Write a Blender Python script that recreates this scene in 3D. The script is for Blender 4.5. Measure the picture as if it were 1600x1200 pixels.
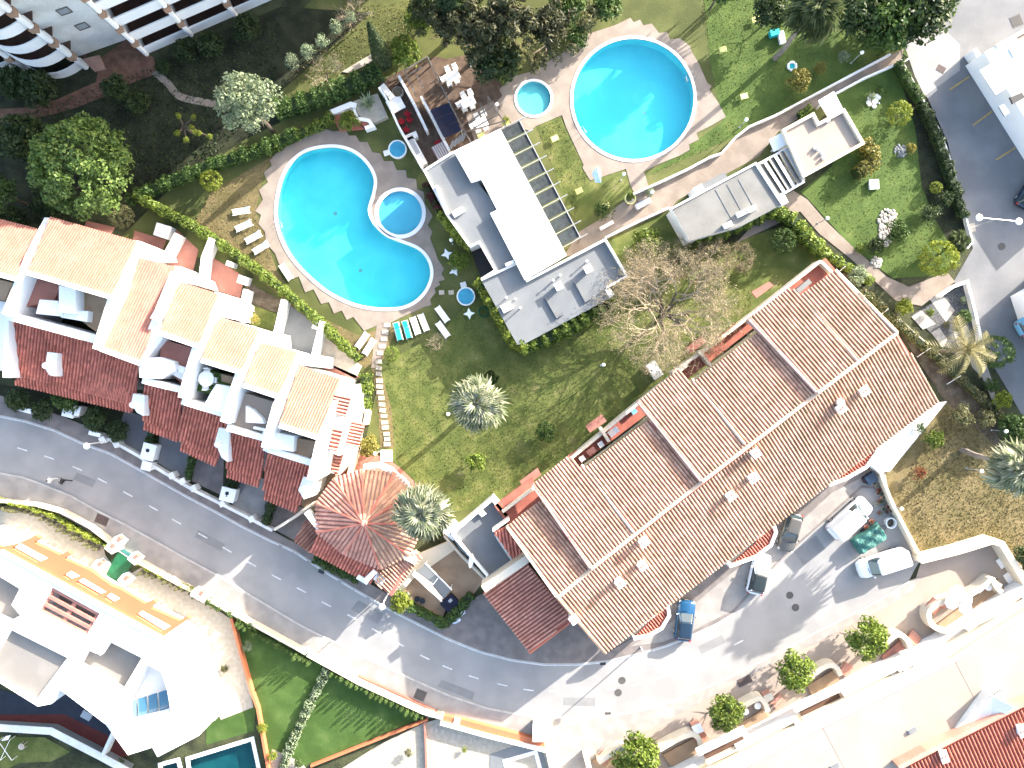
import bpy, bmesh, math, random
import numpy as np
from mathutils import Vector, Matrix
for _o in list(bpy.data.objects): bpy.data.objects.remove(_o)
SC=bpy.context.scene; COL=SC.collection
S=.067; H=81.0                      # metres per photo pixel at the ground, drone height
def P(x,y,z=0.):                    # a point seen at photo pixel x,y and standing z metres high
    k=(H-z)/H*S; return Vector(((x-800)*k,(600-y)*k,z))
def PL(pts,z=0.): return [P(x,y,z) for x,y in pts]
# ---- camera
cam=bpy.data.objects.new('camera',bpy.data.cameras.new('camera')); COL.objects.link(cam)
cam.location=(0,0,H); cam.data.sensor_width=36; cam.data.lens=36*H/(1600*S); cam.data.clip_end=2000; SC.camera=cam
# ---- light
SUN_AZ,SUN_EL=math.radians(41),math.radians(20.5)
W=bpy.data.worlds.new('World'); SC.world=W; W.use_nodes=True
nt=W.node_tree; sky=nt.nodes.new('ShaderNodeTexSky'); sky.sky_type='NISHITA'; sky.sun_disc=False; sky.dust_density=2.6; sky.air_density=1.0; sky.ozone_density=.4
sky.sun_elevation=SUN_EL; sky.sun_rotation=math.pi/2-SUN_AZ
nt.links.new(sky.outputs[0],nt.nodes['Background'].inputs[0]); nt.nodes['Background'].inputs[1].default_value=.15
sl=bpy.data.lights.new('sun','SUN'); sl.energy=3.6; sl.angle=math.radians(.5); sl.color=(1,.945,.87)
so=bpy.data.objects.new('sun',sl); COL.objects.link(so)
so.rotation_euler=Vector((math.cos(SUN_AZ)*math.cos(SUN_EL),math.sin(SUN_AZ)*math.cos(SUN_EL),math.sin(SUN_EL))).to_track_quat('Z','Y').to_euler()
so.location=(40,35,60)
vs=SC.view_settings; vs.view_transform='Standard'; vs.look='None'; vs.gamma=1; vs.use_curve_mapping=False; vs.exposure=2.42
R=random.Random(7); NR=np.random.default_rng(7)
# ---- materials
def mat(name,c,rough=.8,var=.25,sc=1.2,c2=None,c3=None,bump=.15,fine=14,isl=0.,spec=.3,metal=0.,lo=.4,hi=.62,alpha=None,transl=0.):
    m=bpy.data.materials.new(name); m.use_nodes=True; t=m.node_tree; N=t.nodes; L=t.links
    b=N['Principled BSDF']; b.inputs['Roughness'].default_value=rough; b.inputs['Specular IOR Level'].default_value=spec; b.inputs['Metallic'].default_value=metal
    g=N.new('ShaderNodeNewGeometry')
    n1=N.new('ShaderNodeTexNoise'); n1.inputs['Scale'].default_value=sc; n1.inputs['Detail'].default_value=6; L.new(g.outputs['Position'],n1.inputs['Vector'])
    r=N.new('ShaderNodeValToRGB'); e=r.color_ramp.elements; e[0].position=lo; e[1].position=hi
    c2=c2 or tuple(x*(1-var) for x in c); e[0].color=(*c2,1); e[1].color=(*c,1)
    if c3: x=r.color_ramp.elements.new(min(.98,hi+.14)); x.color=(*c3,1)
    L.new(n1.outputs['Fac'],r.inputs[0]); col=r.outputs[0]
    n2=N.new('ShaderNodeTexNoise'); n2.inputs['Scale'].default_value=fine; n2.inputs['Detail'].default_value=4; L.new(g.outputs['Position'],n2.inputs['Vector'])
    mr=N.new('ShaderNodeMapRange'); mr.inputs[1].default_value=.3; mr.inputs[2].default_value=.7; mr.inputs[3].default_value=1-var*.7; mr.inputs[4].default_value=1+var*.5
    L.new(n2.outputs['Fac'],mr.inputs[0])
    def mul(col,f):
        x=N.new('ShaderNodeVectorMath'); x.operation='SCALE'; L.new(col,x.inputs[0]); L.new(f,x.inputs['Scale']); return x.outputs[0]
    col=mul(col,mr.outputs[0])
    if isl:
        m2=N.new('ShaderNodeMapRange'); m2.inputs[3].default_value=1-isl; m2.inputs[4].default_value=1+isl; L.new(g.outputs['Random Per Island'],m2.inputs[0]); col=mul(col,m2.outputs[0])
    L.new(col,b.inputs['Base Color'])
    if bump:
        bp=N.new('ShaderNodeBump'); bp.inputs['Strength'].default_value=bump; bp.inputs['Distance'].default_value=.05; L.new(n2.outputs['Fac'],bp.inputs['Height']); L.new(bp.outputs[0],b.inputs['Normal'])
    if transl:
        tr=N.new('ShaderNodeBsdfTranslucent'); L.new(col,tr.inputs[0]); mx=N.new('ShaderNodeMixShader'); mx.inputs[0].default_value=transl
        L.new(b.outputs[0],mx.inputs[1]); L.new(tr.outputs[0],mx.inputs[2]); L.new(mx.outputs[0],N['Material Output'].inputs[0])
    return m
def leafmat(name,a,b,c): 
    m=mat(name,(1,1,1),.55,.12,.8,bump=0,transl=.3); t=m.node_tree; N=t.nodes; L=t.links
    g=N.new('ShaderNodeNewGeometry'); r=N.new('ShaderNodeValToRGB'); e=r.color_ramp.elements
    e[0].color=(*a,1); e[1].color=(*c,1); x=e.new(.5); x.color=(*b,1); L.new(g.outputs['Random Per Island'],r.inputs[0])
    oi=N.new('ShaderNodeObjectInfo'); mr=N.new('ShaderNodeMapRange'); mr.inputs[3].default_value=.85; mr.inputs[4].default_value=1.18; L.new(oi.outputs['Random'],mr.inputs[0])
    v=N.new('ShaderNodeVectorMath'); v.operation='SCALE'; L.new(r.outputs[0],v.inputs[0]); L.new(mr.outputs[0],v.inputs['Scale'])
    for n in N:
        if n.type in('BSDF_PRINCIPLED','BSDF_TRANSLUCENT'): L.new(v.outputs[0],n.inputs[0])
    return m
def glassmat(name,c,rough=.05): return mat(name,c,rough,.1,.6,bump=0,spec=.8)
def watermat(name,tint,sc=1.6,bump=.11):
    m=bpy.data.materials.new(name); m.use_nodes=True; t=m.node_tree; N=t.nodes; L=t.links; N.remove(N['Principled BSDF'])
    tr=N.new('ShaderNodeBsdfTransparent'); tr.inputs[0].default_value=(*tint,1); gl=N.new('ShaderNodeBsdfGlossy'); gl.inputs['Roughness'].default_value=.04
    fr=N.new('ShaderNodeFresnel'); mx=N.new('ShaderNodeMixShader')
    g=N.new('ShaderNodeNewGeometry'); ml=N.new('ShaderNodeMath'); ml.operation='MULTIPLY_ADD'; ml.inputs[1].default_value=-.578; ml.inputs[2].default_value=1.33; L.new(g.outputs['Backfacing'],ml.inputs[0]); L.new(ml.outputs[0],fr.inputs[0])
    n=N.new('ShaderNodeTexNoise'); n.inputs['Scale'].default_value=sc; n.inputs['Detail'].default_value=5; L.new(g.outputs['Position'],n.inputs['Vector'])
    bp=N.new('ShaderNodeBump'); bp.inputs['Strength'].default_value=bump*4; bp.inputs['Distance'].default_value=.12; L.new(n.outputs['Fac'],bp.inputs['Height'])
    L.new(bp.outputs[0],gl.inputs['Normal']); L.new(fr.outputs[0],mx.inputs[0]); L.new(tr.outputs[0],mx.inputs[1]); L.new(gl.outputs[0],mx.inputs[2]); L.new(mx.outputs[0],N['Material Output'].inputs[0])
    return m
M={}
M['grass']=mat('grass',(.10,.11,.032),.9,.35,.22,c2=(.058,.068,.018),c3=(.15,.135,.055),bump=.5,fine=9,hi=.6)
M['lawn']=mat('lawn',(.125,.137,.036),.9,.4,.6,c2=(.07,.092,.019),c3=(.195,.175,.078),bump=.5,fine=10)
M['greenlawn']=mat('greenlawn',(.075,.115,.022),.9,.35,.5,c2=(.048,.082,.014),c3=(.12,.14,.038),bump=.5,fine=10)
M['turf']=mat('turf',(.055,.10,.02),.9,.3,.5,c2=(.035,.072,.011),c3=(.085,.12,.032),bump=.4,fine=16)
M['drygrass']=mat('drygrass',(.17,.13,.06),.95,.4,.35,c2=(.11,.09,.036),c3=(.2,.16,.08),bump=.8,fine=5)
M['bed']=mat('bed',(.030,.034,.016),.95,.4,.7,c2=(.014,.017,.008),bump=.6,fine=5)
M['scrub']=mat('scrub',(.055,.06,.026),.95,.4,.5,c2=(.022,.026,.012),bump=.6,fine=5)
M['soil']=mat('soil',(.13,.105,.075),.95,.4,.9,c2=(.075,.055,.036),bump=.5,fine=6)
M['asphalt']=mat('asphalt',(.275,.264,.25),.92,.15,.3,c2=(.23,.223,.214),lo=.38,hi=.6,bump=.2,fine=20)
M['asphaltpatch']=mat('asphaltpatch',(.20,.197,.192),.92,.12,.9,bump=.2,fine=22)
M['asphalt2']=mat('asphalt2',(.17,.17,.172),.92,.14,.3,c2=(.135,.137,.14),bump=.15,fine=24)
M['pave']=mat('pave',(.30,.275,.245),.9,.14,.8,c2=(.24,.22,.20),bump=.15,fine=18)
M['brickpave']=mat('brickpave',(.20,.17,.155),.9,.2,.9,c2=(.15,.13,.12),bump=.2,fine=20)
M['redpath']=mat('redpath',(.16,.085,.055),.9,.3,1.2,c2=(.11,.055,.036),bump=.3,fine=12)
M['deck']=mat('deck',(.27,.222,.18),.85,.14,.7,c2=(.22,.18,.148),bump=.12,fine=16)
M['pathway']=mat('pathway',(.26,.21,.168),.88,.16,.6,c2=(.2,.162,.13),bump=.12,fine=14)
M['gravel']=mat('gravel',(.37,.335,.275),.95,.2,2.5,c2=(.32,.285,.225),bump=.5,fine=22)
M['greygravel']=mat('greygravel',(.13,.13,.13),.95,.5,6,bump=.6,fine=24)
M['white']=mat('white',(.80,.79,.77),.75,.05,.4,bump=.05,fine=8)
M['whitedirty']=mat('whitedirty',(.74,.72,.68),.8,.12,.6,c2=(.62,.60,.56),bump=.08,fine=7)
M['cream']=mat('cream',(.62,.545,.43),.8,.08,.5,bump=.06)
M['creamroof']=mat('creamroof',(.315,.258,.212),.85,.1,.25,c2=(.282,.23,.188),bump=.06)
M['plastic']=mat('plastic',(.82,.81,.77),.4,.03,1,bump=0,spec=.5)
M['greyroof']=mat('greyroof',(.165,.172,.175),.85,.1,.35,c2=(.14,.147,.151),bump=.06,fine=10)
M['greyroof2']=mat('greyroof2',(.185,.18,.165),.85,.16,.4,c2=(.145,.142,.13),bump=.06,fine=9)
M['terracebeige']=mat('terracebeige',(.225,.205,.182),.85,.12,.4,c2=(.195,.178,.158),bump=.06)
M['l_tan']=leafmat('l_tan',(.17,.14,.08),(.26,.21,.13),(.2,.185,.09))
M['roofwhite']=mat('roofwhite',(.80,.80,.79),.6,.04,.3,bump=.03)
M['terracotta']=mat('terracotta',(.36,.12,.085),.85,.14,.7,c2=(.28,.09,.065),bump=.1,fine=9)
M['terrapink']=mat('terrapink',(.34,.15,.115),.85,.14,.7,c2=(.29,.125,.095),bump=.1,fine=9)
M['orange']=mat('orange',(.44,.145,.065),.8,.06,.5,bump=.05)
M['tilecover']=mat('tilecover',(.44,.275,.185),.85,.18,.5,c2=(.36,.21,.14),c3=(.47,.32,.225),bump=.2,fine=9,isl=.26)
M['tilepan']=mat('tilepan',(.40,.14,.105),.9,.2,.6,c2=(.32,.115,.09),bump=.2,fine=9)
M['tilepeach']=mat('tilepeach',(.35,.16,.12),.85,.18,.45,c2=(.305,.135,.10),bump=.2,fine=9,isl=.12)
M['tilepeachpan']=mat('tilepeachpan',(.31,.135,.088),.85,.16,.5,bump=.2)
M['tilered']=mat('tilered',(.50,.17,.12),.85,.2,.6,c2=(.41,.135,.095),bump=.2,fine=9,isl=.26)
M['tileredpan']=mat('tileredpan',(.34,.105,.075),.9,.25,.6,bump=.2)
M['ridge']=mat('ridge',(.50,.385,.295),.85,.15,.6,bump=.1)
M['tilerose']=mat('tilerose',(.47,.245,.185),.85,.16,.5,c2=(.40,.195,.145),bump=.2,fine=9,isl=.18)
M['tileorange']=mat('tileorange',(.42,.14,.09),.85,.15,.5,c2=(.36,.115,.075),bump=.2,fine=9,isl=.14)
M['tileold']=mat('tileold',(.25,.145,.105),.9,.3,.7,c2=(.18,.10,.075),bump=.2,fine=9,isl=.25)
M['brown']=mat('brown',(.10,.055,.038),.8,.2,.8,bump=.1)
M['tanfloor']=mat('tanfloor',(.34,.235,.15),.85,.14,.8,c2=(.28,.19,.12),bump=.1)
M['tanblock']=mat('tanblock',(.33,.21,.14),.85,.15,.9,bump=.1)
M['wood']=mat('wood',(.11,.075,.052),.8,.3,1.6,c2=(.075,.048,.033),bump=.2,fine=9)  # darkened, the trees' shade on the terrace put into the colour
M['woodpink']=mat('woodpink',(.40,.18,.14),.8,.2,1.2,bump=.1)
M['greywood']=mat('greywood',(.16,.14,.12),.85,.3,1.4,bump=.2)
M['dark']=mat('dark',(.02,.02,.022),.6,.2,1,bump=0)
M['black']=mat('black',(.012,.012,.014),.35,.1,1,bump=0,spec=.5)
M['navy']=mat('navy',(.008,.010,.028),.8,.2,1.5,bump=.1)
M['red']=mat('red',(.30,.01,.02),.8,.2,2,bump=.1)
M['rubber']=mat('rubber',(.015,.015,.015),.8,.1,3,bump=0)
M['metal']=mat('metal',(.55,.56,.57),.4,.08,2,bump=0,metal=.6)
M['greymetal']=mat('greymetal',(.33,.34,.35),.5,.1,2,bump=0)
M['iron']=mat('iron',(.08,.075,.07),.7,.2,4,bump=.2)
M['rust']=mat('rust',(.10,.06,.055),.8,.25,4,bump=.2)
M['glass']=glassmat('glass',(.03,.05,.06))
M['blueglass']=glassmat('blueglass',(.045,.13,.21),.12)
M['canopy']=mat('canopy',(.038,.046,.049),.95,.35,2.2,c2=(.022,.028,.031),bump=.1,fine=6)
M['bluetile']=mat('bluetile',(.22,.62,.66),.4,.08,.35,c2=(.17,.56,.62),bump=.02)
M['bluekid']=mat('bluekid',(.24,.52,.64),.4,.08,.5,bump=.02)
M['tealtile']=mat('tealtile',(.025,.11,.125),.4,.25,.5,c2=(.015,.075,.095),bump=.02)
M['palekid']=mat('palekid',(.35,.60,.62),.4,.08,.5,bump=.02)
M['water']=watermat('water',(.50,.93,.95))
M['wateralt']=watermat('wateralt',(.55,.9,.92))
M['watergreen']=watermat('watergreen',(.5,.82,.8))
M['turquoise']=mat('turquoise',(.015,.36,.38),.8,.1,2,bump=.1)
M['yellow']=mat('yellow',(.62,.60,.22),.6,.06,2,bump=0)
M['paleblue']=mat('paleblue',(.40,.58,.78),.6,.06,2,bump=0)
M['footblue']=mat('footblue',(.20,.42,.56),.4,.15,1.6,c2=(.15,.36,.50),bump=.02)
M['green']=mat('green',(.02,.12,.05),.7,.2,1.5,bump=.1)
M['tarp']=mat('tarp',(.045,.15,.125),.6,.3,2.2,c2=(.028,.10,.088),bump=.25,fine=5)
M['hose']=mat('hose',(.008,.09,.045),.5,.1,3,bump=0)
M['marking']=mat('marking',(.62,.61,.58),.8,.2,2.5,c2=(.48,.47,.45),bump=.05)
M['yellowline']=mat('yellowline',(.42,.28,.08),.8,.2,2.5,bump=.05)
M['kerb']=mat('kerb',(.40,.385,.36),.85,.15,1.5,bump=.1)
M['stone']=mat('stone',(.42,.39,.34),.9,.25,2.5,bump=.3,isl=.2)
M['slab']=mat('slab',(.40,.35,.29),.9,.16,2,bump=.15)
M['bark']=mat('bark',(.13,.10,.075),.9,.3,3,bump=.4,fine=12)
M['twig']=mat('twig',(.36,.29,.205),.9,.25,2,c2=(.27,.21,.145),bump=0)
M['palmtrunk']=mat('palmtrunk',(.24,.20,.17),.9,.3,3,bump=.4,fine=9)
M['skirt']=mat('skirt',(.20,.14,.07),.9,.3,3,bump=.1)
M['paintwhite']=mat('paintwhite',(.80,.80,.80),.2,.02,1,bump=0,spec=.6)
M['paintblue']=mat('paintblue',(.006,.055,.13),.2,.05,1,bump=0,spec=.7)
M['paintgrey']=mat('paintgrey',(.085,.08,.07),.25,.05,1,bump=0,spec=.6)
M['paintblack']=mat('paintblack',(.02,.026,.024),.15,.1,1,bump=0,spec=.7)
M['paintnavy']=mat('paintnavy',(.010,.024,.045),.2,.1,1,bump=0,spec=.7)
M['lampred']=mat('lampred',(.4,.015,.01),.3,.05,1,bump=0)
M['skin']=mat('skin',(.48,.30,.21),.6,.06,3,bump=0)
M['shirt']=mat('shirt',(.68,.66,.64),.8,.08,3,bump=.1)
M['darkcloth']=mat('darkcloth',(.025,.025,.03),.85,.1,3,bump=.1)
M['rose']=mat('rose',(.38,.26,.24),.7,.1,2,bump=.05)
M['bagblue']=mat('bagblue',(.62,.68,.80),.55,.12,4,bump=.3)
M['l_broad']=leafmat('l_broad',(.05,.09,.018),(.11,.17,.036),(.19,.26,.07))
M['l_pale']=leafmat('l_pale',(.13,.17,.09),(.21,.26,.15),(.30,.34,.21))
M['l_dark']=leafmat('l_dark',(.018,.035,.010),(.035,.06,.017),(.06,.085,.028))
M['l_mid']=leafmat('l_mid',(.03,.06,.012),(.055,.10,.02),(.09,.14,.035))
M['l_bright']=leafmat('l_bright',(.06,.10,.012),(.12,.17,.022),(.20,.25,.045))
M['l_lime']=leafmat('l_lime',(.11,.15,.012),(.18,.22,.02),(.26,.29,.05))
M['l_gold']=leafmat('l_gold',(.13,.13,.02),(.20,.18,.035),(.28,.24,.06))
M['l_olive']=leafmat('l_olive',(.07,.075,.03),(.12,.12,.05),(.18,.17,.08))
M['l_conifer']=leafmat('l_conifer',(.02,.028,.010),(.045,.05,.02),(.10,.095,.045))
M['l_palm']=leafmat('l_palm',(.24,.28,.17),(.42,.44,.32),(.60,.58,.46))
M['l_palmdark']=leafmat('l_palmdark',(.07,.10,.04),(.13,.16,.07),(.20,.22,.11))
M['l_palmdry']=leafmat('l_palmdry',(.13,.13,.05),(.21,.19,.085),(.30,.26,.13))
M['l_redflower']=leafmat('l_redflower',(.10,.02,.012),(.24,.04,.02),(.09,.12,.03))
M['l_burgundy']=leafmat('l_burgundy',(.05,.008,.012),(.13,.015,.025),(.05,.05,.02))
M['l_straw']=leafmat('l_straw',(.14,.115,.045),(.22,.18,.08),(.16,.15,.055))
M['shadedred']=mat('shadedred',(.10,.022,.018),.85,.2,.8,bump=.1); M['shadednavy']=mat('shadednavy',(.028,.032,.045),.85,.2,.8,bump=.1)  # both dark tones carry the villa's shadow in their colour
M['l_grass']=leafmat('l_grass',(.075,.088,.02),(.12,.13,.035),(.18,.165,.065))
M['l_gblue']=leafmat('l_gblue',(.14,.14,.2),(.2,.2,.28),(.12,.14,.15))
# ---- mesh builder
def ccw(p):
    a=sum(p[i][0]*p[(i+1)%len(p)][1]-p[(i+1)%len(p)][0]*p[i][1] for i in range(len(p)))
    return list(p) if a>0 else list(p)[::-1]
def wl(o):
    v=Vector((0,0,0))
    while o: v+=o.location; o=o.parent
    return v
class MB:
    def __init__(s): s.v=[];s.f=[];s.m=[]
    def add(s,vs,fs,mi=0):
        b=len(s.v); s.v+=[tuple(v) for v in vs]; s.f+=[tuple(b+i for i in f) for f in fs]; s.m+=[mi]*len(fs); return s
    def poly(s,pts,mi=0): return s.add(pts,[tuple(range(len(pts)))],mi)
    def prism(s,pts,z0,z1,mi=0,mt=None,dz=0):
        pts=ccw(pts); n=len(pts)
        s.add([(p[0],p[1],z0) for p in pts]+[(p[0],p[1],z1) for p in pts],[(i,(i+1)%n,n+(i+1)%n,n+i) for i in range(n)]+[tuple(range(n))[::-1]],mi)
        return s.add([(p[0],p[1],z1) for p in pts],[tuple(range(n))],mi if mt is None else mt)
    def holes(s,outer,hs,z0,z1,mi=0):
        loops=[ccw(outer)]+[ccw(h)[::-1] for h in hs]; bm=bmesh.new(); es=[]
        for l in loops:
            vv=[bm.verts.new((p[0],p[1],0)) for p in l]; es+=[bm.edges.new((vv[i],vv[(i+1)%len(vv)])) for i in range(len(vv))]
        bmesh.ops.triangle_fill(bm,use_beauty=True,use_dissolve=False,edges=es,normal=(0,0,1)); bm.verts.index_update()
        fl=[(v.co.x,v.co.y) for v in bm.verts]; tr=[]
        for f in bm.faces:
            t=[v.index for v in f.verts]; p,q,r=[fl[i] for i in t[:3]]
            tr.append(tuple(t) if (q[0]-p[0])*(r[1]-p[1])-(q[1]-p[1])*(r[0]-p[0])>0 else tuple(t)[::-1])
        bm.free()
        s.add([(p[0],p[1],z1) for p in fl],tr,mi); s.add([(p[0],p[1],z0) for p in fl],[t[::-1] for t in tr],mi)
        for l in loops:
            k=len(l); s.add([(p[0],p[1],z0) for p in l]+[(p[0],p[1],z1) for p in l],[(i,(i+1)%k,k+(i+1)%k,k+i) for i in range(k)],mi)
        return s
    def box(s,c,sz,rot=0,mi=0):
        x,y,z=[v/2 for v in sz]; q=Matrix.Rotation(rot,3,'Z') if not isinstance(rot,Matrix) else rot; c=Vector(c)
        vs=[c+q@Vector((a*x,b*y,d*z)) for d in(-1,1) for b in(-1,1) for a in(-1,1)]
        return s.add(vs,[(0,2,3,1),(4,5,7,6),(0,1,5,4),(2,6,7,3),(0,4,6,2),(1,3,7,5)],mi)
    def cyl(s,c,r,h,n=12,r2=None,mi=0,cap=True):
        r2=r if r2 is None else r2; c=Vector(c); a=[2*math.pi*i/n for i in range(n)]
        s.add([c+Vector((r*math.cos(t),r*math.sin(t),0)) for t in a]+[c+Vector((r2*math.cos(t),r2*math.sin(t),h)) for t in a],
          [(i,(i+1)%n,n+(i+1)%n,n+i) for i in range(n)]+([tuple(range(n,2*n)),tuple(range(n))[::-1]] if cap else []),mi); return s
    def tube(s,path,r,n=6,mi=0,r2=None):
        path=[Vector(p) for p in path]; k=len(path); vs=[]
        for i,p in enumerate(path):
            d=(path[min(i+1,k-1)]-path[max(i-1,0)]).normalized(); u=d.orthogonal().normalized(); w=d.cross(u)
            rr=r if r2 is None else r+(r2-r)*i/max(1,k-1)
            vs+=[p+(u*math.cos(2*math.pi*j/n)+w*math.sin(2*math.pi*j/n))*rr for j in range(n)]
        fs=[(i*n+j,i*n+(j+1)%n,(i+1)*n+(j+1)%n,(i+1)*n+j) for i in range(k-1) for j in range(n)]
        return s.add(vs,fs+[tuple(range(n))[::-1],tuple(range((k-1)*n,k*n))],mi)
    def ball(s,c,r,n=10,m=6,mi=0,sq=1.):
        c=Vector(c); vs=[c+Vector((0,0,-r*sq))]
        for i in range(1,m):
            a=-math.pi/2+math.pi*i/m; vs+=[c+Vector((r*math.cos(a)*math.cos(2*math.pi*j/n),r*math.cos(a)*math.sin(2*math.pi*j/n),r*sq*math.sin(a))) for j in range(n)]
        vs.append(c+Vector((0,0,r*sq))); fs=[(0,1+(j+1)%n,1+j) for j in range(n)]
        for i in range(m-2): fs+=[(1+i*n+j,1+i*n+(j+1)%n,1+(i+1)*n+(j+1)%n,1+(i+1)*n+j) for j in range(n)]
        t=len(vs)-1; b=1+(m-2)*n; fs+=[(b+j,b+(j+1)%n,t) for j in range(n)]
        return s.add(vs,fs,mi)
    def strip(s,path,w,z0,z1,mi=0,mt=None,closed=False,off=0.):
        p=[Vector((a[0],a[1])) for a in path]; n=len(p); Lf=[];Rt=[]
        for i in range(n):
            d0=(p[i]-p[i-1]).normalized() if (i>0 or closed) else None; d1=(p[(i+1)%n]-p[i]).normalized() if (i<n-1 or closed) else None
            d0=d0 or d1; d1=d1 or d0; a=Vector((-d0.y,d0.x)); b=Vector((-d1.y,d1.x)); m=(a+b); m=m.normalized() if m.length>1e-5 else a
            k=1/max(.45,m.dot(a)); Lf.append(p[i]+m*k*(w/2+off)); Rt.append(p[i]+m*k*(-w/2+off))
        for i in range(n if closed else n-1):
            j=(i+1)%n; q=[Lf[i],Rt[i],Rt[j],Lf[j]]; zz0=z0[i] if isinstance(z0,list) else z0
            e=[(0,1,5,4),(2,3,7,6)]; vs=[(a.x,a.y,zz0) for a in q]+[(a.x,a.y,z1) for a in q]
            fs=[(1,2,6,5),(3,0,4,7),(3,2,1,0)]
            if not closed and i==0: fs.append(e[0])
            if not closed and i==n-2: fs.append(e[1])
            s.add(vs,fs,mi); s.add(vs[4:],[(0,1,2,3)],mi if mt is None else mt)
        return s
    def build(s,name,mats,parent=None,smooth=False,local=False):
        if not isinstance(mats,(list,tuple)): mats=[mats]
        off=Vector((0,0,0)) if local else (wl(parent) if parent else None)
        if off is None:
            a=np.array(s.v); off=Vector(((a[:,0].min()+a[:,0].max())/2,(a[:,1].min()+a[:,1].max())/2,a[:,2].min()))
        me=bpy.data.meshes.new(name); me.from_pydata([(x-off.x,y-off.y,z-off.z) for x,y,z in s.v],[],s.f)
        for m in mats: me.materials.append(M[m] if isinstance(m,str) else m)
        if len(mats)>1: me.polygons.foreach_set('material_index',s.m)
        if smooth: me.polygons.foreach_set('use_smooth',[True]*len(s.f))
        me.update(); o=bpy.data.objects.new(name,me); COL.objects.link(o)
        if parent: o.parent=parent
        else: o.location=off
        return o
def tag(o,label=None,cat=None,group=None,kind=None):
    for k,v in(('label',label),('category',cat),('group',group),('kind',kind)):
        if v: o[k]=v
    return o
def T(name,label,cat,loc,group=None,rz=0):
    o=bpy.data.objects.new(name,None); o.empty_display_size=.3; COL.objects.link(o); o.location=loc; o.rotation_euler=(0,0,rz); return tag(o,label,cat,group)
def dup(r,loc,rz=0,label=None,group=None,sc=None):
    def cp(o,par):
        c=o.copy(); COL.objects.link(c)
        if par: c.parent=par
        for ch in o.children: cp(ch,c)
        return c
    n=cp(r,None); n.location=loc; n.rotation_euler=(0,0,rz)
    if sc: n.scale=(sc,sc,sc) if not isinstance(sc,tuple) else sc
    if label: n['label']=label
    if group: n['group']=group
    return n
def st(name,b,m,parent=None):
    o=b.build(name,m,parent)
    if not parent: o['kind']='structure'
    return o
def sheet(name,pts,z,m,t=None):
    b=MB(); q=[(p.x,p.y) for p in PL(pts,z)]
    if t: b.prism(q,z-t,z)
    else: b.poly([(x,y,z) for x,y in ccw(q)])
    return st(name,b,m)
def xy(pts,z=0.): return [(p.x,p.y) for p in PL(pts,z)]
def smoothloop(pts,n=6,closed=True):
    out=[]; k=len(pts)
    for i in range(k if closed else k-1):
        p=[pts[(i+j-1)%k] if closed else pts[max(0,min(k-1,i+j-1))] for j in range(4)]
        for t in range(n):
            u=t/n; out.append(tuple(.5*((2*p[1][a])+(-p[0][a]+p[2][a])*u+(2*p[0][a]-5*p[1][a]+4*p[2][a]-p[3][a])*u*u+(-p[0][a]+3*p[1][a]-3*p[2][a]+p[3][a])*u**3) for a in(0,1)))
    if not closed: out.append(tuple(pts[-1]))
    return out
def circ(cx,cy,r,n=40): return [(cx+r*math.cos(2*math.pi*i/n),cy+r*math.sin(2*math.pi*i/n)) for i in range(n)]
def npmesh(name,V,nq,k=4):
    me=bpy.data.meshes.new(name); me.vertices.add(len(V)); me.vertices.foreach_set('co',np.asarray(V,dtype=np.float32).ravel())
    me.loops.add(k*nq); me.loops.foreach_set('vertex_index',np.arange(k*nq,dtype=np.int32)); me.polygons.add(nq); me.polygons.foreach_set('loop_start',np.arange(0,k*nq,k,dtype=np.int32))
    me.update(calc_edges=True); return me
# ---- tiled roofs: rows of overlapping barrel tiles on a plane
def tile_roof(pts,parent,mats=('tilecover','tilepan'),sp=.33,tl=.42,down=None,name='roof_tiles',h=.5,thick=.16,cov=.34):
    pts=[Vector(p) for p in pts]; n=Vector((0,0,0))
    for i in range(len(pts)): a,b=pts[i],pts[(i+1)%len(pts)]; n+=a.cross(b)
    n.normalize()
    if n.z<0: n=-n
    if down is None: d=Vector((0,0,-1))-n*(-n.z)
    else: d=Vector((down[0],-down[1],0)); d=d-n*d.dot(n)
    d.normalize(); u=d.cross(n).normalized(); o=pts[0]
    q=[((p-o).dot(u),(p-o).dot(d)) for p in pts]; us=[a for a,_ in q]
    s=MB(); k=len(pts); lo=[p-n*thick for p in pts]; a2=pts if (pts[1]-pts[0]).cross(pts[2]-pts[1]).dot(n)>0 else pts
    s.add(pts,[tuple(range(k))],1); s.add(lo,[tuple(range(k))[::-1]],1); s.add(pts+lo,[(i,(i+1)%k,k+(i+1)%k,k+i) for i in range(k)],1)
    base=s.build('roof_deck',[mats[0],mats[1]],parent); s=MB()
    nr=max(1,round((max(us)-min(us))/sp)); sp=(max(us)-min(us))/nr; r=sp*cov; hh=sp*h
    for i in range(nr):
        c=min(us)+sp*(i+.5); xs=[]
        for j in range(k):
            (a0,b0),(a1,b1)=q[j],q[(j+1)%k]
            if (a0<=c)!=(a1<=c): xs.append(b0+(b1-b0)*(c-a0)/(a1-a0))
        xs.sort()
        for a,b in zip(xs[::2],xs[1::2]):
            if b-a<.08: continue
            m=max(1,round((b-a)/tl)); L=(b-a)/m
            for t in range(m):
                w0=a+t*L; w1=w0+L*1.02+.01; r0=r*.88; r1=r*R.uniform(.98,1.06); l1=.035+R.uniform(0,.012); x=c+R.uniform(-.008,.008)
                V=[]
                for w,rr,l in((w0,r0,.004),(w1,r1,l1)):
                    V+=[o+u*(x+sx*rr)+d*w+n*(l+zz*hh) for sx,zz in((-1,0),(-.55,.8),(0,1),(.55,.8),(1,0))]
                s.add(V,[(j,j+1,j+6,j+5) for j in range(4)]+[(9,8,7,6,5)],0)
    ob=s.build(name,[mats[0]],parent); ob['kind']='stuff'; return base,ob
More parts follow.
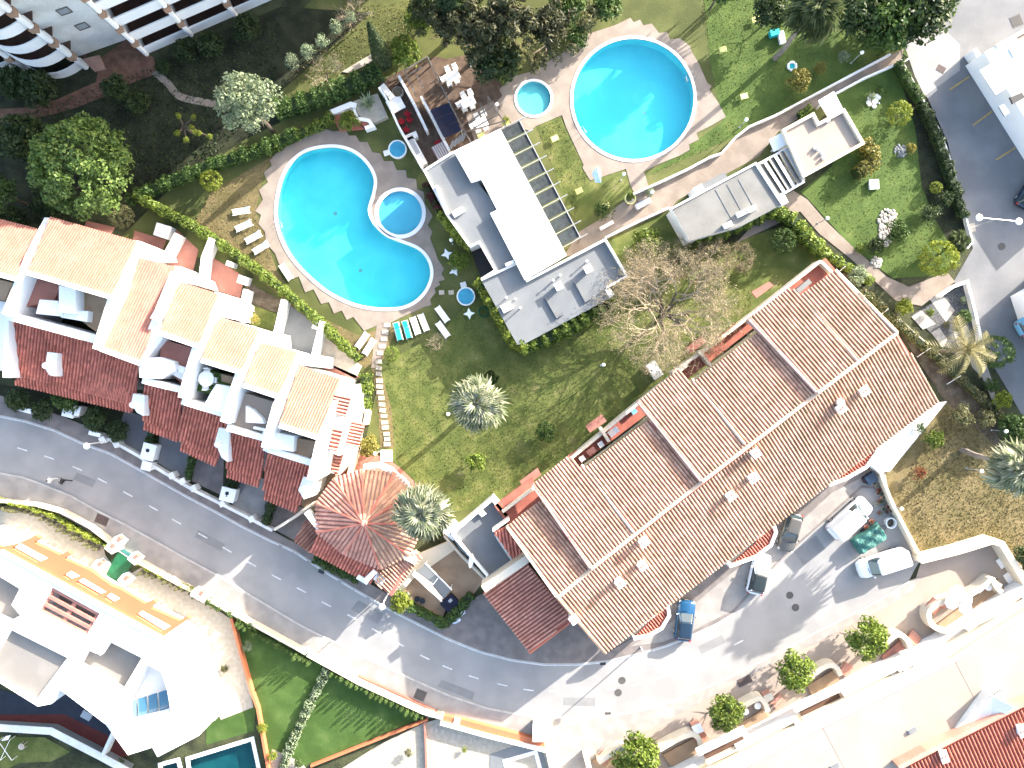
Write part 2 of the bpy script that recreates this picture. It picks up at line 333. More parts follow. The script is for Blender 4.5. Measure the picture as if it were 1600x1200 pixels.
def window(parent,p0,p1,z0,z1,frame='whitedirty',pane='glass',out=.03):
    # a framed window on a vertical wall between plan points p0,p1
    a,b=Vector(p0[:2]),Vector(p1[:2]); d=(b-a).normalized(); nn=Vector((d.y,-d.x))
    def bx(u0,u1,za,zb,o0,o1):
        m=MB(); c=[a+d*u0+nn*o0,a+d*u1+nn*o0,a+d*u1+nn*o1,a+d*u0+nn*o1]; m.prism(c,za,zb); return m
    L=(b-a).length; f=MB()
    for q in((0,L,z0-.08,z0),(0,L,z1,z1+.08),(-.08,0,z0-.08,z1+.08),(L,L+.08,z0-.08,z1+.08)):
        t=bx(*q,-.05,.09); f.add(t.v,t.f)
    w=f.build('window',[frame],parent); bx(0,L,z0,z1,-.05,out).build('pane',[pane],w); return w
# ================= ground, lawns, paving, road
sheet('ground',[(-1500,-1500),(3100,-1500),(3100,2700),(-1500,2700)],-.02,'bed')
sheet('lawn',[(140,420),(260,300),(440,180),(430,60),(600,-120),(1430,-120),(1430,70),(1330,130),(1100,400),(1000,640),(720,830),(560,740),(590,600)],.0,'grass')
sheet('lawn',[(330,300),(440,235),(412,270),(400,330),(432,420),(470,480),(560,524),(600,512),(625,500),(600,560),(570,575),(460,480),(300,355)],.012,'drygrass')
sheet('lawn',[(585,575),(690,520),(760,440),(820,545),(960,470),(1040,500),(1180,440),(1230,390),(1170,500),(1090,590),(780,790),(700,800),(622,735),(600,690)],.012,'lawn')
sheet('lawn',[(838,195),(875,182),(920,275),(985,265),(992,300),(905,350),(890,330)],.012,'lawn')
sheet('lawn',[(1010,275),(1200,190),(1400,75),(1425,95),(1425,-100),(1090,-100),(1110,100),(1130,190)],.012,'greenlawn')
sheet('lawn',[(955,365),(1045,325),(1080,370),(1060,400),(960,420)],.012,'lawn')
sheet('lawn',[(1250,300),(1300,260),(1320,170),(1300,150),(1405,90),(1440,130),(1470,210),(1490,260),(1505,330),(1510,385),(1470,430),(1395,435),(1330,385),(1262,310)],.012,'greenlawn')
sheet('soil_bed',[(1400,100),(1420,90),(1480,220),(1500,300),(1515,385),(1490,392),(1460,340),(1440,290),(1430,200)],.02,'bed')
sheet('lawn',[(1080,395),(1130,385),(1225,352),(1290,420),(1230,450),(1170,490),(1060,500),(1030,440)],.008,'lawn')
sheet('soil_bed',[(1290,430),(1330,425),(1400,505),(1520,620),(1600,700),(1600,760),(1560,700),(1475,625),(1405,518)],.012,'soil')
sheet('field',[(1470,632),(1500,600),(1640,740),(1700,900),(1600,905),(1560,842),(1440,872),(1380,760),(1380,738)],.004,'drygrass')
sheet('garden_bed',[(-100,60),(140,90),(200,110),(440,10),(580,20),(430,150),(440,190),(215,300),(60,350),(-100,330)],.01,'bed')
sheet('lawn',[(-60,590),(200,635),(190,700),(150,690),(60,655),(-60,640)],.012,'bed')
sheet('lawn',[(366,965),(400,985),(668,1118),(480,1195),(440,1240),(420,1190),(398,1105),(385,1040)],.012,'turf')
sheet('lawn',[(322,1110),(360,1090),(400,1104),(397,1142),(322,1164)],.012,'turf')
sheet('lawn',[(-60,1150),(70,1152),(110,1175),(80,1190),(30,1192),(-60,1240)],.012,'lawn')
# drive and road
ROAD_UP=[(-120,628),(0,649),(40,657),(85,671),(135,694),(172,707),(207,726),(235,742),(295,776),(335,797),(380,822),(420,842),(460,860),(510,893),(555,920),(600,946),(650,972),(700,997),(750,1017),(800,1030),(850,1037),(900,1037),(950,1032),(1000,1020),(1040,1008),(1081,992),(1120,974),(1146,958)]
ROAD_LO=[(-120,715),(0,739),(37,746),(75,760),(112,775),(150,797),(187,815),(237,842),(287,870),(337,897),(400,935),(470,977),(560,1022),(620,1050),(700,1086),(760,1106),(820,1118),(900,1122),(962,1117),(1025,1105),(1075,1085),(1125,1065),(1200,1027),(1260,995),(1350,950),(1420,908)]
road=sheet('road',ROAD_UP+[(1215,880),(1347,762),(1388,765),(1440,872),(1430,888)]+ROAD_LO[::-1],.006,'asphalt')
b=MB(); up=xy(ROAD_UP)
for i in range(len(up)-1):
    if 11<=i<=14 : 
        for a,c in((.0,.42),(.55,.97)):
            p,q=Vector(up[i]),Vector(up[i+1]); b.strip([p.lerp(q,a),p.lerp(q,c)],.14,.008,.016,off=-.16)
    else: b.strip(up[i:i+2],.14,.008,.016,off=-.16)
b.build('edge_line',['marking'],road)['kind']='stuff'
CL=[(35,702),(77,715),(121,732),(160,751),(200,772),(240,794),(276,815),(317,837),(355,859),(393,881),(432,902),(471,922),(510,944),(550,964),(588,986),(624,1006),(664,1027),(699,1043),(740,1058),(785,1070),(826,1078),(866,1080),(909,1080),(954,1077),(992,1070),(1034,1058),(1072,1044),(1112,1025),(1154,1004)]
for k,pts in enumerate((CL,[(612,1047),(640,1060),(671,1079),(703,1090),(732,1100),(760,1108)])):
    w=xy(pts)
    for i,(x,y) in enumerate(w):
        a=Vector(w[max(0,i-1)]); c=Vector(w[min(len(w)-1,i+1)]); d=(c-a); o=MB().box((0,0,.004),(1.08 if k==0 else .9,.13,.006)).build('lane_marking',['marking'],road,local=True)
        o.location=Vector((x,y,.014))-road.location; o.rotation_euler=(0,0,math.atan2(d.y,d.x))
# pavements with kerbs
def pavement(name,pts,m,h=.12): return sheet(name,pts,h,m,.16)
SW=[(-120,770),(0,779),(50,786),(110,813),(165,846),(225,884),(320,936),(365,962),(400,980),(480,1024),(560,1072),(670,1122),(700,1122),(780,1142),(858,1166),(866,1230),(905,1230),(935,1180),(1000,1148),(1100,1095),(1170,1056),(1300,992),(1385,948),(1425,925),(1440,900)]
sw=pavement('pavement',ROAD_LO+SW[::-1],'pave')
b=MB().strip(xy(ROAD_LO),.16,.0,.135,off=-.0); b.build('kerb',['kerb'],sw)
pu=pavement('pavement',[(-120,590),(0,618),(60,636),(160,676),(205,706),(300,758),(360,792),(430,832),(505,872),(600,925),(695,977),(720,945),(760,925),(800,960),(830,1020),(900,968),(945,1022),(1000,990),(1060,955),(1160,885),(1215,835),(1300,770),(1370,730),(1388,765),(1347,762),(1215,880)]+ROAD_UP[::-1],'brickpave',.11)
MB().strip(xy(ROAD_UP),.15,.0,.125,off=.0).build('kerb',['kerb'],pu)
sheet('pavement',[(985,1010),(1050,972),(1150,890),(1215,848),(1300,770),(1382,728),(1387,760),(1346,758),(1213,878),(1144,954),(1080,987),(1035,1003)],.118,'pave')
for pts in([(1180,902),(1216,866),(1262,893),(1220,930)],):pass
# driveways between the townhouses and the road
for pts,m in(([(195,640),(235,655),(230,712),(180,688)],'asphalt2'),([(250,672),(300,690),(292,752),(245,722)],'asphalt2'),([(300,700),(350,715),(348,775),(300,752)],'brickpave'),([(372,742),(420,765),(415,818),(362,792)],'asphalt2'),([(430,775),(490,800),(470,850),(420,822)],'brickpave')):
    sheet('driveway',pts,.02,m)
sheet('driveway',[(395,742),(416,750),(412,822),(360,796)],.024,'pave')
# pool decks
D1=[(522,206),(495,197),(471,212),(462,222),(450,226),(441,236),(432,239),(422,251),(425,259),(412,270),(419,285),(405,297),(411,312),(399,330),(408,336),(404,350),(414,362),(416,380),(430,396),(436,412),(454,437),(467,432),(477,457),(490,452),(502,475),(514,472),(522,490),(534,485),(542,500),(552,495),(569,517),(600,504),(605,507),(627,496),(662,480),(674,477),(672,468),(681,457),(679,450),(688,445),(685,440),(695,437),(690,428),(694,420),(684,405),(680,392),(672,372),(676,362),(668,352),(676,338),(664,318),(662,300),(652,296),(650,280),(636,278),(634,266),(620,266),(614,252),(600,252),(594,240),(582,238),(574,222),(562,222),(556,212),(545,212),(540,202)]
P1=smoothloop([(521,231),(485,236),(462,250),(445,275),(436,308),(434,340),(443,374),(460,404),(484,430),(515,455),(555,474),(600,481),(636,476),(660,458),(672,432),(668,408),(652,390),(625,379),(602,369),(583,350),(575,328),(581,305),(584,280),(572,256),(550,238)],5)
K1=circ(625.5,333,34); P2=circ(989.5,155,94,72); K2=circ(834,154,26.5)
D2=[(898,60),(960,40),(985,28),(990,35),(1000,31),(1005,40),(1018,37),(1030,52),(1042,50),(1047,62),(1062,60),(1078,72),(1080,80),(1092,100),(1105,130),(1112,135),(1108,140),(1122,160),(1134,183),(1112,196),(1088,208),(1092,218),(1076,226),(1078,234),(1060,244),(1030,256),(1006,268),(1018,306),(1000,320),(985,290),(978,264),(930,280),(922,282),(910,262),(912,258),(885,200),(878,180),(838,197),(828,205),(800,195),(775,160),(785,150),(780,140),(800,120),(830,112),(850,100),(885,80)]
def pool(label,outline,depth,rim,wm,tile,off,extra=None):
    o=T('swimming_pool',label,'pool',P(*outline[0]))
    w=xy(outline); b=MB(); n=len(w); w=ccw(w)
    b.add([(x,y,.05) for x,y in w]+[(x,y,-depth) for x,y in w],[(i,n+i,n+(i+1)%n,(i+1)%n) for i in range(n)]+[tuple(range(n,2*n))]); b.build('basin',[tile],o)
    MB().poly([(x,y,-.13) for x,y in w]).build('water',[wm],o)
    MB().strip(w,rim,.02,.1,closed=True,off=-rim/2).build('coping',['white'],o)
    return o
def deckholes(name,outer,hs,z,m):
    b=MB().holes(xy(outer),[xy(h) for h in hs],z-.1,z,); return st(name,b,m)
# the pools need real holes in the ground: rebuild the flat sheets with openings
for o in [x for x in bpy.data.objects if x.name in('ground','lawn')]: bpy.data.objects.remove(o)
PA=[(290,1183),(397,1150),(412,1220),(300,1250)]; PB=[(247,1192),(281,1183),(292,1225),(255,1240)]; PC=[(785,1187),(839,1171),(850,1212),(796,1230)]; allp=[P1,K1,P2,K2,PA,PB,PC]
st('ground',MB().holes([tuple(v) for v in xy([(-1500,-1500),(3100,-1500),(3100,2700),(-1500,2700)])],[xy(h) for h in allp],-.06,-.02),'scrub')
st('lawn',MB().holes(xy([(140,420),(260,300),(440,180),(430,60),(600,-120),(1430,-120),(1430,70),(1330,130),(1100,400),(1000,640),(720,830),(560,740),(590,600),(480,520),(330,400)]),[xy(h) for h in allp[:4]],-.015,0),'grass')
deckholes('pool_deck',D1,[P1,K1],.05,'deck'); deckholes('pool_deck',D2,[P2,K2],.05,'deck')
pool('kidney-shaped turquoise pool with white rim beside the townhouse hedge',P1,1.15,.34,'water','bluetile',0)
pool('round paddling pool nested in the bay of the kidney-shaped pool',K1,.28,.40,'wateralt','bluekid',0)
pool('large round swimming pool with white rim on a beige deck',P2,1.35,.32,'water','bluetile',0)
pool('small round paddling pool beside the large round pool',K2,.28,.26,'wateralt','palekid',0)
# paths
sheet('path',[(880,402),(905,362),(945,338),(985,306),(1030,286),(1075,266),(1110,246),(1128,240),(1150,216),(1172,198),(1212,180),(1392,86),(1412,76),(1408,98),(1300,150),(1216,206),(1186,244),(1060,312),(1046,328),(950,373),(900,398)],.03,'pathway')
sheet('path',[(1150,380),(1215,310),(1240,298),(1262,312),(1290,345),(1335,388),(1385,432),(1420,448),(1480,425),(1492,440),(1440,478),(1400,470),(1330,405),(1280,365),(1250,330),(1225,345)],.028,'pathway')
sheet('path',[(590,500),(608,505),(604,540),(588,575),(580,575),(584,540)],.02,'pathway')
sheet('path',[(580,565),(590,560),(612,640),(616,700),(594,700),(592,650)],.016,'drygrass')
sheet('path',[(0,170),(40,168),(90,155),(150,128),(158,90),(196,62),(240,90),(245,115),(205,130),(165,150),(120,168),(85,178),(40,188),(0,196)],.03,'redpath')
b=MB().strip(xy(smoothloop([(241,112),(262,130),(280,150),(310,158),(350,165),(372,166)],4,False)),.75,.0,.032); st('path',b,'pathway')
sheet('terrace',[(592,130),(622,112),(680,88),(700,92),(760,78),(800,170),(815,196),(780,205),(706,238),(660,262)],.035,'wood')
sheet('path',[(728,180),(770,158),(800,190),(812,200),(782,206),(742,222)],.04,'pathway')
# parking lot on the right
sheet('parking_lot',[(1410,62),(1440,40),(1520,-60),(1800,-60),(1800,700),(1620,690),(1575,610),(1545,560),(1530,520),(1512,470),(1490,440),(1520,388),(1508,330),(1490,260),(1470,205),(1437,130)],.02,'asphalt2')
pl=bpy.data.objects['parking_lot']
sheet('parking_lot',[(1410,62),(1470,40),(1500,70),(1500,110),(1445,150),(1430,120)],.026,'asphalt')  # lighter asphalt paints the sunlit wedge past the building corner
for x0,y0,x1,y1 in((1484,140,1514,120),(1520,196,1550,174),(1556,250,1586,231)):
    MB().strip(xy([(x0,y0),(x1,y1)]),.16,.022,.03).build('bay_line',['yellowline'],pl)
MB().strip(xy([(1412,97),(1444,75),(1432,52)]),.16,.03,.038).build('bay_line',['marking'],pl)
MB().strip(xy([(1444,75),(1418,69)]),.14,.031,.039).build('bay_line',['marking'],pl)
# gravel garden by the car park
gg=sheet('gravel_bed',[(1425,492),(1474,462),(1514,440),(1524,475),(1532,515),(1500,560),(1480,545)],.04,'greygravel')
for pts in([(1453,468),(1470,458),(1492,485),(1478,503)],[(1424,495),(1440,485),(1462,506),(1442,515)],[(1455,520),(1468,512),(1480,530),(1474,545)],[(1490,520),(1510,508),(1530,545),(1500,552)]):
    sheet('gravel_patch',pts,.05,'stone')
sheet('path',[(1505,545),(1535,550),(1552,600),(1560,650),(1535,590),(1520,575)],.035,'pave')
# yards of the townhouses (first floor of the plan, seen between the roofs)
for pts,m in(([(275,358),(310,390),(300,432),(258,410)],'terrapink'),([(325,398),(382,432),(375,466),(318,447)],'terrapink'),([(386,440),(440,470),(432,490),(380,470)],'soil'),([(380,470),(433,489),(425,520),(370,502)],'lawn'),([(446,472),(500,510),(486,560),(430,540)],'greyroof'),([(500,520),(566,572),(556,592),(492,560)],'slab'),([(492,558),(560,588),(580,580),(545,596),(500,590)],'terrapink'),([(210,360),(260,375),(250,402),(205,392)],'terrapink'),([(135,345),(180,355),(170,372),(130,360)],'terrapink')):
    sheet('yard',pts,.05,m)
sheet('terrace',[(544,700),(604,715),(628,733),(660,765),(700,790),(690,830),(640,800),(560,745),(540,740)],.08,'terrapink')
sheet('terrace',[(480,745),(545,700),(560,745),(520,770),(490,800),(470,790)],.07,'tanfloor')
sheet('terrace',[(600,930),(640,870),(700,845),(758,905),(735,935),(700,945),(690,968),(625,935)],.06,'tanfloor')
sheet('terrace',[(604,925),(648,868),(700,846),(712,858),(645,905),(622,932)],.5,'cream',.5)
# villa garden bottom left
sheet('gravel_bed',[(-60,785),(50,795),(160,850),(165,868),(190,905),(225,884),(320,940),(362,968),(385,1045),(396,1105),(345,1125),(280,975),(200,935),(110,880),(-60,850)],.03,'gravel')
sheet('terrace',[(190,850),(215,864),(205,885),(190,905),(175,918),(164,902)],.06,'green')
sheet('terrace',[(-60,1070),(60,1102),(100,1075),(170,1130),(205,1180),(160,1190),(80,1140),(-60,1135)],.03,'shadedred')  # terracotta floor darkened, the villa's shadow painted in
sheet('terrace',[(-60,1060),(60,1095),(100,1075),(170,1125),(190,1160),(150,1140),(100,1116),(-60,1117)],.04,'shadednavy')  # dark sheet painted as the deeper shade below the villa
sheet('yard',[(425,1170),(470,1190),(490,1215),(420,1230)],.02,'gravel')
sheet('yard',[(488,1230),(590,1165),(662,1130),(690,1122),(785,1148),(858,1170),(868,1240)],.02,'gravel')
0 and sheet('yard',[(822,1162),(845,1166),(857,1200),(870,1260),(760,1260),(768,1180)],.03,'greyroof')

sheet('pavement',[(830,1018),(762,935),(860,900),(1390,540),(1468,632),(1382,729),(1300,771),(1215,836),(1160,886),(1060,956),(1000,990),(945,1020),(900,968)],.105,'brickpave')
deckholes('yard',[(766,1178),(822,1160),(845,1166),(857,1200),(870,1260),(760,1260)],[PC],.06,'greyroof')
for l,o_ in(('green rectangular pool cut by the bottom edge beside the villa lawn',PA),('small green pool cut by the bottom edge under the villa',PB),('dark green pool corner at the bottom edge left of the cream pavement',PC)): pool(l,o_,.8,-.4,'watergreen','tealtile',0)
for o in bpy.data.objects:
    pass
sheet('forecourt',[(860,1240),(905,1228),(935,1178),(1000,1146),(1100,1093),(1170,1054),(1300,990),(1385,946),(1425,922),(1440,875),(1560,846),(1640,930),(1700,1010),(1100,1290),(860,1300)],.06,'creamroof')
sheet('ramp',[(1370,694),(1466,629),(1480,627),(1390,737),(1376,737)],.3,'white',.3)

for pts in([(310,828),(352,850),(346,862),(304,839)],[(690,1062),(742,1082),(738,1094),(684,1073)],[(120,738),(150,750),(145,762),(114,749)],[(880,1090),(930,1090),(930,1104),(880,1102)],[(1090,1010),(1128,992),(1134,1004),(1096,1022)],[(1240,862),(1275,836),(1290,858),(1256,884)],[(560,938),(600,958),(590,975),(548,952)]): 
    o=sheet('asphalt_patch',pts,.011,'asphaltpatch')
for o in [x for x in bpy.data.objects if x.name.startswith('asphalt_patch')]: l=o.location.copy(); o.parent=road; o.location=l-road.location; del o['kind']
# ladders and drains of the pools
for nm,a,dr in (('swimming_pool',(437,352),(.97,.1)),('swimming_pool.002',(1076,122),(-.93,-.3)),('swimming_pool.002',(912,205),(.8,.6))):
    po=bpy.data.objects[nm]; v=P(*a); d=Vector((dr[0],dr[1],0)).normalized(); n=Vector((-d.y,d.x,0)); b=MB()
    for s_ in(-1,1): b.tube([v+n*s_*.28-d*.55+Vector((0,0,.1)),v+n*s_*.28-d*.4+Vector((0,0,.75)),v+n*s_*.28+Vector((0,0,.8)),v+n*s_*.28+d*.18+Vector((0,0,.3)),v+n*s_*.28+d*.2-Vector((0,0,.9))],.03,6)
    l=b.build('ladder',['metal'],po)
    for k in range(3): MB().box(v+d*.2-Vector((0,0,.25*k+.05)),(.1,.56,.04),math.atan2(d.y,d.x)).build('rung',['metal'],l)
for nm,a in (('swimming_pool',(560,420)),('swimming_pool.002',(1010,170)),('swimming_pool',(520,330))):
    v=P(*a); MB().cyl((v.x,v.y,-1.149 if nm=='swimming_pool' else -1.349),.2,.02,14).build('floor_drain',['greymetal'],bpy.data.objects[nm])
# ================= buildings
def house(name,label,cat,px,group=None): return T(name,label,cat,P(*px),group)
def blk(name,m,parent,pts,z0,z1,mt=None,zp=None):
    q=xy(pts,zp if zp is not None else z1); b=MB().prism(q,z0,z1,0,None if mt is None else 1)
    return b.build(name,[m] if mt is None else [m,mt],parent)
def parapet(parent,pts,z0,z1,w=.25,m='white',closed=True,name='parapet',zp=None):
    return MB().strip(xy(pts,zp if zp is not None else z1),w,z0,z1,closed=closed).build(name,[m],parent)
# ---------- long terrace of apartments
ap=house('apartment_block','long terrace of apartments with stepped terracotta roofs above the parked cars','apartment building',(1090,760))
RZ,EU,EL=7.5,5.6,5.0
def step(i): return .5*i
ridge=[(871,934),(924,889),(1097,753),(1278,614),(1402,520)]
upper=[[(792,822),(844,782)],[(832,757),(888,712),(909,733),(1012,656)],[(997,627),(1060,578),(1079,599),(1184,518)],[(1170,498),(1233,449),(1250,461),(1305,422)]]
notch=[(12,12)]
for i in range(4):
    d=step(i); a,c=ridge[i],ridge[i+1]; pts=[P(*c,RZ+d),P(*a,RZ+d)]+[P(*p,EU+d) for p in upper[i]]
    # eave points lie on the roof plane
    A,B_=pts[0],pts[1]; E0=pts[2]; nn=(B_-A).cross(E0-A).normalized()
    out=pts[:3]
    for p in pts[3:]:
        z=A.z-((p.x-A.x)*nn.x+(p.y-A.y)*nn.y)/nn.z; out.append(Vector((p.x,p.y,z)))
    tile_roof(out,ap,('tilecover','tilepan'),sp=.345,h=.34,cov=.40)
    # riser wall up to the next roof and the verge
    w0=P(*a,RZ+d); w1=P(*upper[i][0],EU+d)
    s=(w1-w0).normalized(); sd=Vector((-s.y,s.x,0))*.14; v=[]
    for q in(w0,w1): v+=[q+sd+Vector((0,0,.12)),q-sd+Vector((0,0,.12)),q-sd-Vector((0,0,.75)),q+sd-Vector((0,0,.75))]
    MB().add(v,[(0,1,5,4),(1,2,6,5),(2,3,7,6),(3,0,4,7),(0,3,2,1),(4,5,6,7)]).build('verge',['rose' if i else 'cream'],ap)
# cream ridge caps and party lines
def cap(path,r,m,name='ridge_cap'): return MB().tube(path,r,8).build(name,[m],ap)
for i in range(4): cap([P(*ridge[i],RZ+step(i)+.05),P(*ridge[i+1],RZ+step(i)+.05)],.19,'ridge')
for i,(a,c) in enumerate((((908,726),(990,832)),((1080,592),(1163,694)),((1252,462),(1342,568)))):
    d=step(i+1); p,q=P(*a,EU+d),P(*c,RZ+d); t=MB()
    f=.02; t.tube([Vector((p.x,p.y,p.z+.14)),Vector((q.x,q.y,q.z+.06))],.17,6); t.build('party_cap',['ridge'],ap)
cap([P(1305,422,EU+step(3)+.1),P(1402,520,RZ+step(3)+.1)],.17,'cream','verge_cap'); cap([P(871,934,RZ+.05),P(945,1020,EL+.05)],.17,'tilecover','verge_cap')
lowp=[P(871,934,RZ),P(1402,520,RZ),P(1467,627,EL),P(945,1020,EL)]
tile_roof(lowp,ap,('tilecover','tilepan'),sp=.345,h=.34,cov=.40)
# body
body=[(800,830),(846,793),(850,772),(909,742),(1012,664),(1080,606),(1184,526),(1252,470),(1302,432),(1398,522),(1455,626),(945,1008),(880,940)]
blk('wall','cream',ap,body,0,5.0)
for i,q in enumerate(([(1250,461),(1305,422),(1270,432),(1240,452)],)): pass
# terraces along the garden side
TER=[[(772,790),(832,745),(846,783),(795,822)],[(888,712),(908,700),(978,645),(1005,625),(1010,648),(905,727)],[(1056,580),(1100,545),(1150,505),(1170,500),(1178,512),(1075,592)],[(1230,446),(1290,403),(1306,422),(1250,462)]]
for t in TER: blk('terrace_floor','terracotta',ap,t,2.6,3.3,zp=3.3)
for a,c in(((785,800),(838,760)),((838,760),(925,690)),((925,690),(1000,628)),((1000,628),(1075,570)),((1050,582),(1105,545)),((1105,545),(1180,488)),((1180,488),(1282,408)),((1282,408),(1300,425))):
    MB().strip([P(*a,4.1)[:2],P(*c,4.1)[:2]],.28,2.4,4.1+R.uniform(0,.06)).build('parapet',['cream'],ap)
for a,c in(((938,668),(952,690)),((1092,548),(1112,572)),((1170,505),(1180,492))): MB().strip([P(*a,4.4)[:2],P(*c,4.4)[:2]],.3,3.3,4.4).build('divider',['cream'],ap)
for pts in([(812,752),(840,731),(846,742),(818,762)],[(915,666),(940,647),(948,658),(922,676)],[(1071,545),(1096,524),(1105,534),(1078,553)],[(1174,456),(1202,440),(1209,446),(1182,466)]):
    blk('porch_canopy','terrapink',ap,pts,2.75,3.0,zp=3.0)
# small patio side and white gable parts
tile_roof([P(792,822,5.1),P(772,832,5.0),P(801,873,4.4),P(815,863,4.5)],ap,('tilered','tileredpan'),sp=.33)
parapet(ap,[(770,830),(795,812)],3.5,5.25,.2,'whitedirty',False)
wing=[P(823,879,4.7),P(893,966,4.7),P(827,1018,3.7),P(755,926,3.7)]
tile_roof(wing,ap,('tilerose','tileredpan'),sp=.36,tl=.38,h=.55,down=None)
blk('wall','whitedirty',ap,[(765,925),(822,884),(885,962),(826,1008)],0,3.4)
parapet(ap,[(755,921),(826,872)],2.5,5.0,.75,'cream',False)
MB().tube([P(827,1020,3.6),P(893,970,4.5)],.16,6).build('verge',['tileorange'],ap)
# porches on the road side
for red,rim,rail in(([(990,995),(1020,966),(1040,947),(1044,962),(1033,980),(1012,992)],[(990,998),(1013,994),(1034,982),(1046,962),(1043,943)],[(998,978),(1022,962),(1026,957),(1020,955)]),
  ([(1140,882),(1178,850),(1202,818),(1210,830),(1204,848),(1178,868)],[(1140,885),(1180,871),(1205,852),(1213,832),(1207,812)],[(1162,849),(1188,836),(1193,830),(1186,826)]),
  ([(1296,754),(1330,722),(1364,688),(1367,704),(1352,726),(1320,745)],[(1296,758),(1322,748),(1354,730),(1371,706),(1369,682)],[(1326,722),(1352,709),(1356,702),(1350,698)])):
    z=2.9; q=xy(red,z); blk('porch_base','white',ap,red,0,z-.1,zp=z); tile_roof([P(*p,z) for p in red],ap,('tilered','tileredpan'),sp=.3,down=(.62,.78))
    MB().strip(xy(rim,z+.35),.32,0,z+.35).build('porch_wall',['white'],ap); MB().strip(xy(rail,z+.5),.25,z,z+.5).build('porch_rail',['white'],ap)
def chimney(par,px,py,z,sz=(.62,.62),h=1.25,rot=.65,m='white'):
    c=P(px,py,z+h); b=MB().box((c.x,c.y,z+h/2-.4),(sz[0],sz[1],h+.8),rot).box((c.x,c.y,z+h+.03),(sz[0]+.22,sz[1]+.22,.1),rot)
    o=b.build('chimney',[m],par); t=MB()
    for a in(-.16,.16): t.cyl((c.x+a*math.cos(rot),c.y+a*math.sin(rot),z+h+.08),.11,.22,8)
    t.build('chimney_pot',['tilerose'],o); return o
for i,(x,y,z) in enumerate(((1006,847,7.0),(1004,884,6.5),(1142,775,6.2),(1177,747,6.3),(1181,708,7),(1315,638,6.3),(1351,611,6.1),(969,911,6.6),(897,968,6.9))): chimney(ap,x,y,z-.45,h=1.9 if i<8 else 1.1)
c=P(1314,628,7.6); MB().cyl((c.x,c.y,6),.34,1.7,16).build('flue',['white'],ap)
# terrace furniture on the apartment balconies
# ---------- flat terrace with white walls at the block's left end
fb=house('patio_annex','low grey flat-roofed annex with white walls at the left end of the apartments','annex',(745,830))
blk('wall','white',fb,[(703,834),(770,776),(796,806),(772,836),(802,878),(765,902),(718,858)],0,2.5,'greyroof')
parapet(fb,[(706,834),(769,780),(792,806)],2.2,3.3,.32,'white',False); parapet(fb,[(706,834),(762,900)],2.2,3.0,.28,'white',False); parapet(fb,[(774,836),(800,876)],2.2,2.8,.2,'whitedirty',False)
blk('step','white',fb,[(745,800),(752,794),(760,803),(753,808)],2.5,2.9)
blk('plinth','white',fb,[(690,830),(706,816),(722,832),(708,845)],0,2.4)
# ---------- octagonal house
oc=house('octagon_house','octagonal house with a radiating terracotta roof beside the road bend','house',(569,820))
ap8=P(569,818,6.6); rim8=[(566,733),(522,747),(494,786),(495,832),(538,866),(594,889),(640,868),(664,818),(647,768),(617,738)]
rz=[4.2]*10
for i in range(10):
    a,c=P(*rim8[i],4.2),P(*rim8[(i+1)%10],4.2)
    m=('tilerose','tilepan') if i in(0,1,2,3,4) else ('tilecover','tilerose')  # sun-facing right facets get paler tiles, sunlight put into the colour
    tile_roof([ap8,a,c],oc,m,sp=.40,tl=.5,cov=.41,h=.34)
    MB().tube([a+Vector((0,0,.08)),ap8+Vector((0,0,.1))],.11,6).build('hip_cap',['tilered'],oc)
MB().cyl(ap8-Vector((0,0,.1)),.42,.32,12,.2).build('finial',['tilerose'],oc)
blk('wall','cream',oc,[(566,740),(526,752),(500,788),(500,830),(540,860),(592,882),(628,858),(642,815),(628,768),(610,745)],0,4.0)
tile_roof([P(498,832,4.0),P(592,888,4.0),P(580,912,3.1),P(484,862,3.1)],oc,('tilered','tileredpan'),sp=.33)
tile_roof([P(482,806,3.3),P(502,832,3.3),P(485,864,2.9),P(459,845,2.9)],oc,('tileold','tileredpan'),sp=.33)
tile_roof([P(597,889,3.9),P(644,864,3.9),P(660,868,3.2),P(612,932,3.2),P(584,908,3.4)],oc,('tilecover','tilepan'),sp=.33,down=(.62,.78))
blk('wall','cream',oc,[(500,836),(590,884),(645,868),(652,872),(612,920),(586,902),(578,905),(490,860)],0,2.8)
for p in([(568,730),(592,727),(612,737)],[(612,739),(628,752),(644,771)],[(625,866),(650,879)],[(571,908),(586,893)],[(478,800),(500,828)]): MB().strip(xy(p,4.3),.5,3.2,4.3).build('parapet',['white'],oc)
for q in([(590,895),(603,905),(596,915),(583,905)],[(560,898),(577,908),(573,914),(556,904)]): blk('plinth','white',oc,q,0,3.6)
# terracotta rooms left of it
sh=house('garden_room','stepped garden rooms with small terracotta lean-to roofs between townhouses and octagonal house','annex',(535,700))
blk('wall','white',sh,[(520,608),(560,600),(566,640),(552,720),(530,742),(500,735)],0,2.6)
blk('wall','white',sh,[(520,606),(556,616),(530,712),(498,700)],0,5.7)
tile_roof([P(522,614,6.6),P(549,621,6.1),P(540,652,6.1),P(514,645,6.6)],sh,('tilerose','tilepan'),sp=.36,down=(1,.25)); tile_roof([P(508,664,6.4),P(536,672,6.0),P(527,706,6.0),P(500,697,6.4)],sh,('tilerose','tilepan'),sp=.36,down=(1,.25))
tile_roof([P(544,655,4.3),P(570,664,3.9),P(560,700,3.9),P(536,692,4.3)],sh,('tilerose','tilepan'),sp=.34,down=(1,.25)); tile_roof([P(512,704,3.0),P(537,710,2.7),P(527,745,2.6),P(508,722,2.9)],sh,('tilerose','tilepan'),sp=.34,down=(1,.25))
parapet(sh,[(573,640),(569,664)],0,2.2,.28,'cream',False); parapet(sh,[(556,700),(544,742)],0,2.4,.3,'cream',False)
